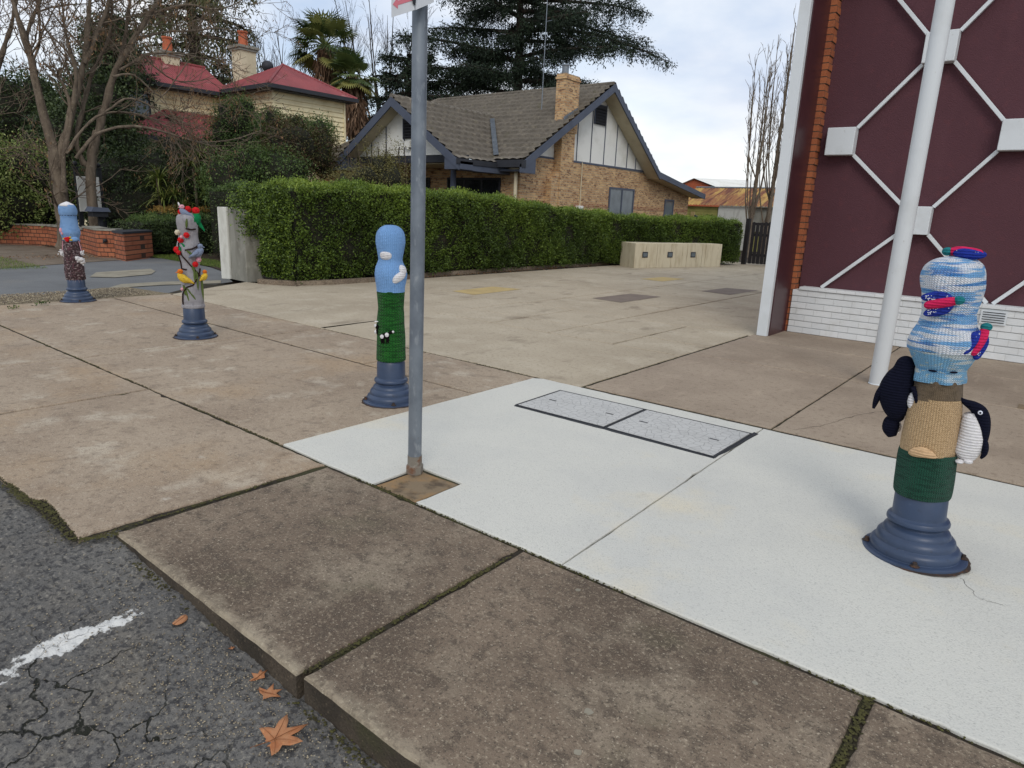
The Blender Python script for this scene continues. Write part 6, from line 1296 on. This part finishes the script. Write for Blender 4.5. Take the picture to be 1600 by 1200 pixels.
bare_tree('street_tree', 'large bare tree with forked trunk behind the garden wall, leftmost of the two trunks', limbsA, 71, [2.8, 4.6, 5.5], [2.3, 1.25, .5], [48, 45, 40], [.06, .05, .03], catk=420, minr=.0085, wig=.2)
limbsB = [LB([(150, 392), (148, 350), (142, 290), (143, 240), (152, 205)], .18, .13, DT+.2), LB([(152, 210), (165, 165), (180, 112), (205, 68), (232, 25), (262, -20)], .13, .06, DT+.2, .1), LB([(180, 116), (194, 70), (200, 25), (206, -40)], .075, .04, DT, -.1),
    LB([(143, 262), (128, 250), (120, 215), (132, 160), (146, 110), (170, 60), (176, 0)], .09, .035, DT+.1), LB([(118, 248), (145, 215), (175, 200), (220, 198), (265, 208), (310, 222), (360, 218), (410, 204)], .06, .012, DT+.6, .15),
    LB([(186, 110), (225, 88), (270, 82), (310, 90), (352, 112), (375, 150)], .045, .012, DT+.5, .1), LB([(214, 62), (255, 50), (300, 48), (352, 46), (400, 70)], .05, .012, DT+.3, .1), LB([(160, 180), (195, 155), (235, 165), (280, 195), (330, 240)], .04, .01, DT+.8, .1),
    LB([(225, 88), (262, 120), (290, 128), (340, 120)], .03, .01, DT+.9), LB([(240, 20), (290, 8), (340, 15), (390, -5)], .05, .015, DT+.2, .1), LB([(176, 120), (210, 118), (248, 150), (262, 140), (300, 88)], .035, .012, DT+1, .05)]
bare_tree('street_tree', 'bare tree with long arching branches reaching right across the weatherboard house', limbsB, 72, [2.5, 4.2, 5.2], [1.8, 1.0, .45], [45, 45, 40], [.02, .02, .0], catk=260, minr=.0085, wig=.2)
bare_tree('bare_tree', 'bare tree at the left edge of the picture, thinner than the forked trunks', [LB([(-40, 380), (-30, 250), (-15, 150), (5, 80), (20, 30), (30, -30)], .12, .04, -23), LB([(-20, 170), (-5, 120), (-20, 60), (0, 0)], .06, .03, -23)], 73, [2.4, 4, 5], [1.6, 1, .5], [45, 45, 40], [.05, .05, .03], minr=.0085, wig=.2)
# background bare trees
def bt(px, py0, py1, X, label, seed, spread=26, n=5, h=None, name='bare_tree', dens=(1.2, 1.8, 2.4), lf=(2.6, 1.4, .7), group=None, minr=.010, tm='twigd', r0=.16):
    base = PX(px, py0, X); base[2] = 0; topz = PX(px, py1, X)[2]; r = random.Random(seed); limbs = [([base, base+[0, 0, topz*.18], base+[.1, .1, topz*.36]], [r0, r0*.85, r0*.7])]
    for k in range(n):
        a = 6.283*k/n+r.random(); s = math.tan(math.radians(spread*r.uniform(.4, 1.1))); hgt = topz*r.uniform(.8, 1.0); p0 = base+[0, 0, topz*r.uniform(.15, .35)]; L_ = hgt-p0[2]
        limbs.append(([p0, p0+[math.cos(a)*s*L_*.3, math.sin(a)*s*L_*.3, L_*.3], p0+[math.cos(a)*s*L_*.55, math.sin(a)*s*L_*.55, L_*.65], p0+[math.cos(a)*s*L_*.75, math.sin(a)*s*L_*.75, L_]], [r0*.6, r0*.42, r0*.25, r0*.08]))
    bare_tree(name, label, limbs, seed, dens, lf, [32, 32, 30], [.22, .2, .15], 3, 'barkd', tm, group, minr=minr, wig=.08, sides=7)
bt(425, 200, 25, -44, 'bare tree seen above the red roof, right of the tall chimney', 81, 24, 7); bt(385, 200, 45, -48, 'smaller bare tree seen just behind the tall chimney', 82, 24, 6)
bt(600, 200, -60, -38, 'tall bare tree with fine pale twigs behind the palms', 83, 22, 9, dens=(1.6, 2.4, 2.6), minr=.008)
bt(470, 200, 20, -46, 'bare tree just left of the palms', 84, 24, 5)
def poplar(px, ptop, Yp, label, seed, n=9, w=.9, minr=.010):
    base = PY(px, 345, Yp); base[2] = 0; tz = PY(px, ptop, Yp)[2]; r = random.Random(seed); limbs = [([base, base+[0, 0, 1.2], base+[.05, 0, 2.2], base+[.1, 0, tz*.6], base+[.12, 0, tz*.97]], [.12, .11, .09, .05, .012])]
    for k in range(n):
        a = 6.283*k/n+r.random(); z0 = r.uniform(.6, 3.4); hgt = tz*r.uniform(.72, 1.0); p0 = base+[0, 0, z0]; q = w*r.uniform(.4, 1.0); L_ = hgt-z0
        limbs.append(([p0, p0+[math.cos(a)*q*.55, math.sin(a)*q*.55, L_*.22], p0+[math.cos(a)*q*.9, math.sin(a)*q*.9, L_*.6], p0+[math.cos(a)*q*1.05, math.sin(a)*q*1.05, L_]], [.034, .026, .017, .007]))
    bare_tree('upright_bare_tree', label, limbs, seed, [3.0, 3.2], [1.0, .45], [30, 34], [.4, .25], 2, 'bark', 'twig', 'upright bare trees beyond the fence', minr=minr, wig=.12, sides=6)
poplar(1172, 95, 29, 'narrow upright bare tree beyond the fence, farthest left of its row', 91, 8, .8); poplar(1198, 30, 30, 'tallest narrow upright bare tree beyond the fence, in the middle of its row', 92, 10, .9); poplar(1232, 55, 31, 'narrow upright bare tree partly hidden behind the white fin', 93, 9, .9)
bt(1160, 330, 275, 52, 'x', 94) if False else None

# evergreen masses on the left
def B(px, py, X, rx, ry, rz): c = PX(px, py, X); return (c, (rx, ry, rz))
shrub('leafy_shrub', 'large yellow green leafy shrub behind the left end of the brick wall', 'shrub', [B(26, 285, -25.0, 1.1, 1.45, 1.30), B(-30, 280, -25.0, 1.2, 1.2, 1.4), B(60, 315, -24.8, .8, 1.05, .9), B(10, 325, -24.8, 1.0, 1.3, .9)], 'lgreen', 26000, .085, 101, per=16, clr=.13)
shrub('evergreen_shrub', 'dark evergreen growing high behind the yellow green shrub at the left edge', 'shrub', [B(0, 190, -29, 1.5, 2.2, 1.9), B(50, 225, -29, 1.4, 1.5, 1.5), B(60, 170, -29, 1, 1.0, 1.3)], 'dgreen', 22000, .11, 102, clr=.2)
shrub('evergreen_tree', 'dark spreading evergreen behind the forked trunks and beside the weatherboard wall', 'tree', [B(150, 175, -26.5, 1.3, 1.3, 1.7), B(175, 100, -27, .9, .9, 1.5), B(120, 220, -26, 1.2, 1.3, 1.4), B(190, 235, -26, 1.1, 1.2, 1.1), B(150, 70, -27, .6, .5, .9), B(185, 50, -27, .5, .5, .8)], 'dgreen', 34000, .11, 103, clr=.2, cf=.62, shell=.78)
shrub('evergreen_shrub', 'dark glossy shrub behind the letterbox and the low dark hedge', 'shrub', [B(185, 300, -23.4, 1.0, 1.2, 1.4), B(235, 285, -23.2, 1.0, 1.2, 1.2), B(160, 300, -24.6, 1.0, 1.2, 1.3), B(215, 330, -22.5, .8, 1.2, .9), B(105, 290, -26.8, 1, 1.1, 1.5)], 'dgreen', 26000, .09, 104, clr=.15)
shrub('evergreen_shrub', 'dark shrub behind the strappy plants, under the verandah roof', 'shrub', [B(290, 255, -24, 1.0, 1.5, 1.0), B(330, 300, -23, .9, 1.3, 1.2), B(260, 320, -22.8, .9, 1.3, 1.0)], 'dgreen', 18000, .09, 105, clr=.15)
shrub('evergreen_shrub', 'tall rounded green shrub in front of the weatherboard house corner', 'shrub', [B(372, 190, -23, .8, .85, .85), B(385, 245, -22.6, .9, 1.0, 1.0), B(350, 225, -23, .6, .6, .9), B(400, 205, -22.6, .6, .6, .6)], 'mgreen', 24000, .07, 106, clr=.12)
shrub('evergreen_shrub', 'bushy green shrub behind the near end of the hedge', 'shrub', [B(400, 275, -19.5, .8, 1.0, .9), B(360, 285, -19.5, .8, .9, .9), B(440, 275, -19, .8, .9, .8)], 'mgreen', 18000, .07, 107, clr=.12)
shrub('bronze_shrub', 'bronze and green tinged shrub below the weatherboard wall', 'shrub', [B(455, 235, -20, .9, 1.0, 1.0), B(500, 240, -20, .7, .7, .8), B(440, 265, -19.4, .7, .9, .7)], 'redgreen', 20000, .07, 108, clr=.12)
shrub('evergreen_shrub', 'round topped green shrub against the cream wall, left of the tiled eave', 'shrub', [B(498, 208, -20.6, .6, .6, .55), B(465, 205, -20.4, .5, .5, .5), B(425, 200, -20.8, .6, .6, .6)], 'mgreen', 9000, .07, 109, clr=.1)
shrub('sparse_shrub', 'sparse olive twiggy shrub in front of the porch gable', 'shrub', [B(570, 285, -15.8, .8, .85, .55), B(610, 280, -15.6, .6, .7, .6), B(540, 290, -15.8, .6, .6, .45), B(600, 255, -15.7, .4, .5, .4)], 'olive', 15000, .045, 110, clr=.10, cf=.6, shell=.7)
shrub('sparse_shrub', 'thin upright shrub with few pale leaves against the porch gable', 'shrub', [B(575, 235, -15.9, .3, .5, .42), B(620, 232, -15.9, .3, .35, .42), B(597, 215, -15.9, .2, .25, .3)], 'olive', 650, .05, 111, clr=.10, cf=0, shell=.6)
r = np.random.default_rng(112); out_ = [[], []]; 
for k in range(16):
    b = PX(545+6*k, 290, -15.8); t = b+[r.uniform(-.2, .2), r.uniform(-.1, .1), r.uniform(.7, 1.25)]; P = np.array([b, b*.6+t*.4+[0, .04, 0], t]); out_[0].append((P, np.array([.008, .006, .003])))
    twigs(r, P, np.array([.008, .006, .003]), 1, 2, [0, 4], [0, .25], [0, 35], [0, .2], out_, .2, .1, .002)
V, F = tube_np(out_[0], 4); V2, F2 = tube_np(out_[1], 3); np_mesh('twigs', np.concatenate([V, V2]), np.concatenate([F, F2+len(V)])[:, :4], M['twig'], bpy.data.objects['sparse_shrub.001'])
hedge('clipped_hedge', 'low dark clipped hedge behind the square brick pier', [(-19.8, 8.0), (-19.9, 9.6), (-20.0, 10.8)], .75, .05, [.86, .92, .95], 14000, 121, .045, 'dgreen', 'mgreen')
hedge('clipped_hedge', 'tall dark clipped hedge just left of the pale concrete wall end', [(-17.2, 9.35), (-17.4, 11.0)], .75, .05, [1.78, 1.82], 14000, 122, .05, 'dgreen', 'mgreen')
hedge('clipped_hedge', 'orange tipped low hedge behind the dark one beside the pier', [(-21.3, 9.3), (-21.4, 12)], .5, .05, [1.10, 1.12], 9000, 123, .05, 'mgreen', 'orange')
# strappy plants
def strap(name, label, px, py, X, n, L_, seed):
    r = np.random.default_rng(seed); c = PX(px, py, X); rt = empty(name, (c[0], c[1], 0), label, 'plant', 'strappy plants below the verandah roof'); V = []; T = []
    for h in range(3):
        cc = c+[r.normal(0, .15), r.normal(0, .25), -.35*h+r.normal(0, .1)]
        for k in range(n//3):
            a = r.uniform(0, 6.28); e = r.uniform(.2, 1.3); d = np.array([math.cos(a)*math.cos(e), math.sin(a)*math.cos(e), math.sin(e)]); p = cc.copy(); w_ = np.array([-math.sin(a), math.cos(a), 0])*.022; ln = L_*r.uniform(.6, 1.2); t = r.random(); prev = p
            for s in range(5):
                q = prev+d*ln/5; d = d+np.array([0, 0, -.33]); d /= np.linalg.norm(d); f0, f1 = 1-.15*s, 1-.15*(s+1) if s < 4 else .05; V += [prev-w_*f0, prev+w_*f0, q+w_*f1, q-w_*f1]; T.append(t); prev = q
    V = np.array(V); np_mesh('leaves', V, np.arange(len(V)).reshape(-1, 4), M['strap'], rt, tint=T)
    m = MB(); m.tube([(c[0], c[1], 0), (c[0]+.1, c[1], c[2]*.5), (c[0], c[1], c[2])], [.06, .05, .04], 7); m.build('stem', M['bark'], rt)
strap('strappy_plant', 'strappy leaved plant with yellowish drooping leaves below the verandah roof, upper one', 300, 245, -21.8, 260, .85, 131); strap('strappy_plant', 'strappy leaved plant in the middle of the dark shrubs, left one', 245, 275, -21.6, 220, .8, 132); strap('strappy_plant', 'strappy leaved plant nearest the tall clipped hedge', 325, 270, -21.2, 220, .75, 133)
strap('strappy_plant', 'strappy leaved plant lowest on the slope, behind the orange tipped hedge', 270, 310, -21.4, 180, .7, 134)
# palms
def palm(label, px, py, X, R0, skirt_n, sz, seed, nf=46):
    r = np.random.default_rng(seed); c = PX(px, py, X); rt = empty('fan_palm', (c[0], c[1], 0), label, 'palm', 'fan palms behind the houses'); V = []; T = []; tb = []
    for k in range(nf):
        a = r.uniform(0, 6.283); e = r.uniform(-.75, 1.35); d = np.array([math.cos(a)*math.cos(e), math.sin(a)*math.cos(e), math.sin(e)]); Lp = R0*r.uniform(.45, .68); h = c+d*Lp+[0, 0, -.08*Lp]; tb.append((np.array([c, c+d*Lp*.5+[0, 0, .03], h]), np.array([.028, .022, .016])))
        s = np.cross(d, [0, 0, 1.]); s /= np.linalg.norm(s)+1e-9; up = np.cross(s, d); fl = R0*r.uniform(.42, .6); t = r.random() if e > -.4 else .9+.1*r.random()
        for q in np.linspace(-1.9, 1.9, 19):
            dd = d*math.cos(q)+s*math.sin(q)+up*.12*abs(q)-np.array([0, 0, .18]); dd /= np.linalg.norm(dd); ee = np.cross(dd, up); ee /= np.linalg.norm(ee)+1e-9; w_ = .045; L1 = fl*(1-.18*abs(q)/1.9); m1 = h+dd*L1*.6; d2 = dd+[0, 0, -.55]; d2 /= np.linalg.norm(d2); m2 = m1+d2*L1*.4
            V += [h-ee*w_*.3, h+ee*w_*.3, m1+ee*w_, m1-ee*w_, m1-ee*w_, m1+ee*w_, m2+ee*.006, m2-ee*.006]; T += [t, t]
    V = np.array(V); np_mesh('crown', V, np.arange(len(V)).reshape(-1, 4), M['palm'], rt, tint=np.array(T)); Vt, Ft = tube_np(tb, 4); np_mesh('leaf_stalks', Vt, Ft, M['palm'], rt, tint=np.full(len(Ft), .7))
    n = skirt_n; z = -r.uniform(0, 1, n)*sz; rad = (.30+.28*np.sin(np.clip(-z/sz, 0, 1)*2.6))*r.uniform(.7, 1.05, n); a = r.uniform(0, 6.283, n); P = c+np.stack([rad*np.cos(a), rad*np.sin(a), z], 1); Vs, Fs = leafquads(P, .55, r, .14, np.stack([np.cos(a)*.2, np.sin(a)*.2, np.full(n, -1.6)], 1), .35); np_mesh('dead_fronds', Vs, Fs, M['thatch'], rt, tint=r.random(n))
    m = MB(); m.tube([(c[0], c[1], 0), (c[0], c[1], c[2])], [.30, .20], 12); m.build('trunk', M['barkd'], rt, smooth=True)
palm('taller fan palm with a rounded green crown above the weatherboard house roof', 508, 72, -32, 1.9, 900, 2.3, 141, 60); palm('shorter fan palm with a long brown skirt of dead fronds, between the two houses', 551, 118, -29.5, 1.35, 1800, 2.6, 142, 48)
# cedars: level boughs with needle sprays
def cedar(label, trunk, top, boughs, seed, name='cedar_tree', mtl='cedar', dens=26, nl=.16, up=0, hang=.35, grp=None):
    """boughs: list of (height, azimuth deg, length, droop)"""
    r = np.random.default_rng(seed); rt = empty(name, (trunk[0], trunk[1], 0), label, 'tree', grp); tb = [(np.array([[trunk[0], trunk[1], z] for z in np.linspace(-.1, top, 8)])+r.normal(0, .05, (8, 3)), np.linspace(.42, .10, 8))]; tw = []; P = []; t = []
    for (z, az, L_, dr) in boughs:
        a = math.radians(az); n = 8; Q = []
        for i in range(n): f = i/(n-1); Q.append([trunk[0]+math.cos(a)*L_*f+.15*math.sin(f*7+az), trunk[1]+math.sin(a)*L_*f+.15*math.cos(f*6+az), z+up*L_*f+.6*math.sin(f*1.6)*L_*.15-dr*L_*f*f])
        Q = np.array(Q); tb.append((Q, np.linspace(.14, .025, n)))
        for s in np.arange(.22, 1.0, .055):
            c = Q[0]*0+np.array([np.interp(s*(n-1), np.arange(n), Q[:, k]) for k in range(3)])
            for sg in (-1, 1):
                b = a+sg*math.radians(r.uniform(40, 75)); l2 = L_*.30*(1.15-s)*r.uniform(.6, 1.2)+.35; e = c+[math.cos(b)*l2, math.sin(b)*l2, r.uniform(-.55, .25)*l2]; tw.append((np.array([c, (c+e)/2+[0, 0, .04], e]), np.array([.03, .02, .008])))
                k = int(dens*l2); f = r.random(k)**.8; ts = r.random(); pp = c+(e-c)*f[:, None]; w_ = .20*(1.1-f*.5); pp = pp+np.stack([r.normal(0, 1, k)*w_, r.normal(0, 1, k)*w_, -np.abs(r.normal(0, 1, k))*hang*.5+.05+r.normal(0, .10, k)], 1); P.append(pp); t.append(np.clip(.5*ts+.5*r.random(k), 0, 1))
    P = np.concatenate(P); t = np.concatenate(t); V, F = leafquads(P, nl, r, .28, droop=hang*1.2); np_mesh('crown', V, F, M[mtl], rt, tint=t)
    V, F = tube_np(tb, 8); np_mesh('trunk', V, F, M['barkd'], rt, smooth=True); V, F = tube_np(tw, 3); np_mesh('branchlets', V, F, M['barkd'], rt); return rt
rr_ = random.Random(151); bo = []
for k in range(38): z = 8.2+k*.29+rr_.uniform(-.15, .15); bo.append((z, (k*137.5) % 360, rr_.uniform(2.6, 6.8)*(1-.025*(k/4)), rr_.uniform(.0, .08)))
# reaching boughs to the right (+Y is right here) and left
bo += [(12.0, 62, 10.5, .14), (12.5, 70, 9.5, .10), (13.6, 66, 9.0, .02), (9.0, 245, 6.2, .06), (10.2, 250, 7.6, .05), (8.3, 240, 6, .05), (8.2, 60, 5, .02)]
cedar('large dark cedar with level drooping boughs rising behind the brick house', (-28, 34.3), 20, bo, 152, dens=96, nl=.20, hang=.55)
bo = [(5.2+k*.28, (k*137.5) % 360, 3.6*(1-k/20)+.5, .05) for k in range(17)]
cedar('smaller dark conifer between the palms and the sign post', (-31, 28.2), 9.6, bo, 153, dens=44, nl=.22)
bo = [(6.5+k*.36, (k*137.5) % 360, rr_.uniform(2.2, 3.3), .25) for k in range(34)]
tp = PX(305, 110, -37); cedar('tall conifer with drooping grey green foliage behind the red roof', (-37, tp[1]), 20, bo, 154, mtl='weep', dens=30, nl=.26, hang=1.1, name='weeping_conifer')
bo = [(3.5+k*.3, (k*137.5) % 360, max(.5, 2.4*(1-k/16)), .02) for k in range(15)]
tp = PX(182, 110, -30); cedar('dark pointed conifer rising behind the forked bare trunks', (-30, tp[1]), 8.2, bo, 155, dens=44, nl=.2, name='dark_conifer')
# grass
def grass(polyf, n, seed, h=.05, z=-.02, name='grass'):
    r = np.random.default_rng(seed); P = polyf(r, n); P = np.concatenate([P, np.full((n, 1), z)], 1); V, F = leafquads(P, h, r, .10, np.array([[0, 0, 1.6]]), .5); o = np_mesh(name, V, F, M['grass'], tint=r.random(n)); o['kind'] = 'stuff'
grass(lambda r, n: np.stack([r.uniform(-20.2, -16.5, n), r.uniform(2.5, 5.0, n)], 1)[:], 9000, 161) 
grass(lambda r, n: np.stack([r.uniform(-19.2, -14.6, n), 0*r.random(n)], 1)+np.stack([np.zeros(n), r.uniform(8.0, 8.9, n)], 1), 9000, 162)
def weed(px, py, s, seed, label):
    g = G(px, py); r = np.random.default_rng(seed); rt = empty('weed', (g[0], g[1], 0), label, 'weed', 'small weeds on the paving near the gravel'); P = g+r.normal(0, .02, (40, 3))*[1, 1, 0]; P[:, 2] = np.abs(r.normal(0, s*.5, 40)); P[:, :2] += r.normal(0, s*.5, (40, 2)); V, F = leafquads(P, s*.6, r, .4, np.array([[0, 0, .6]])); V[:, 2] = np.maximum(V[:, 2], .002); np_mesh('leaves', V, F, M['mgreen'], rt, tint=r.random(40))
weed(66, 477, .07, 171, 'small green weed on the paving edge close to the farthest bollard'); weed(22, 483, .06, 172, 'small green weed on the paving edge at the far left')
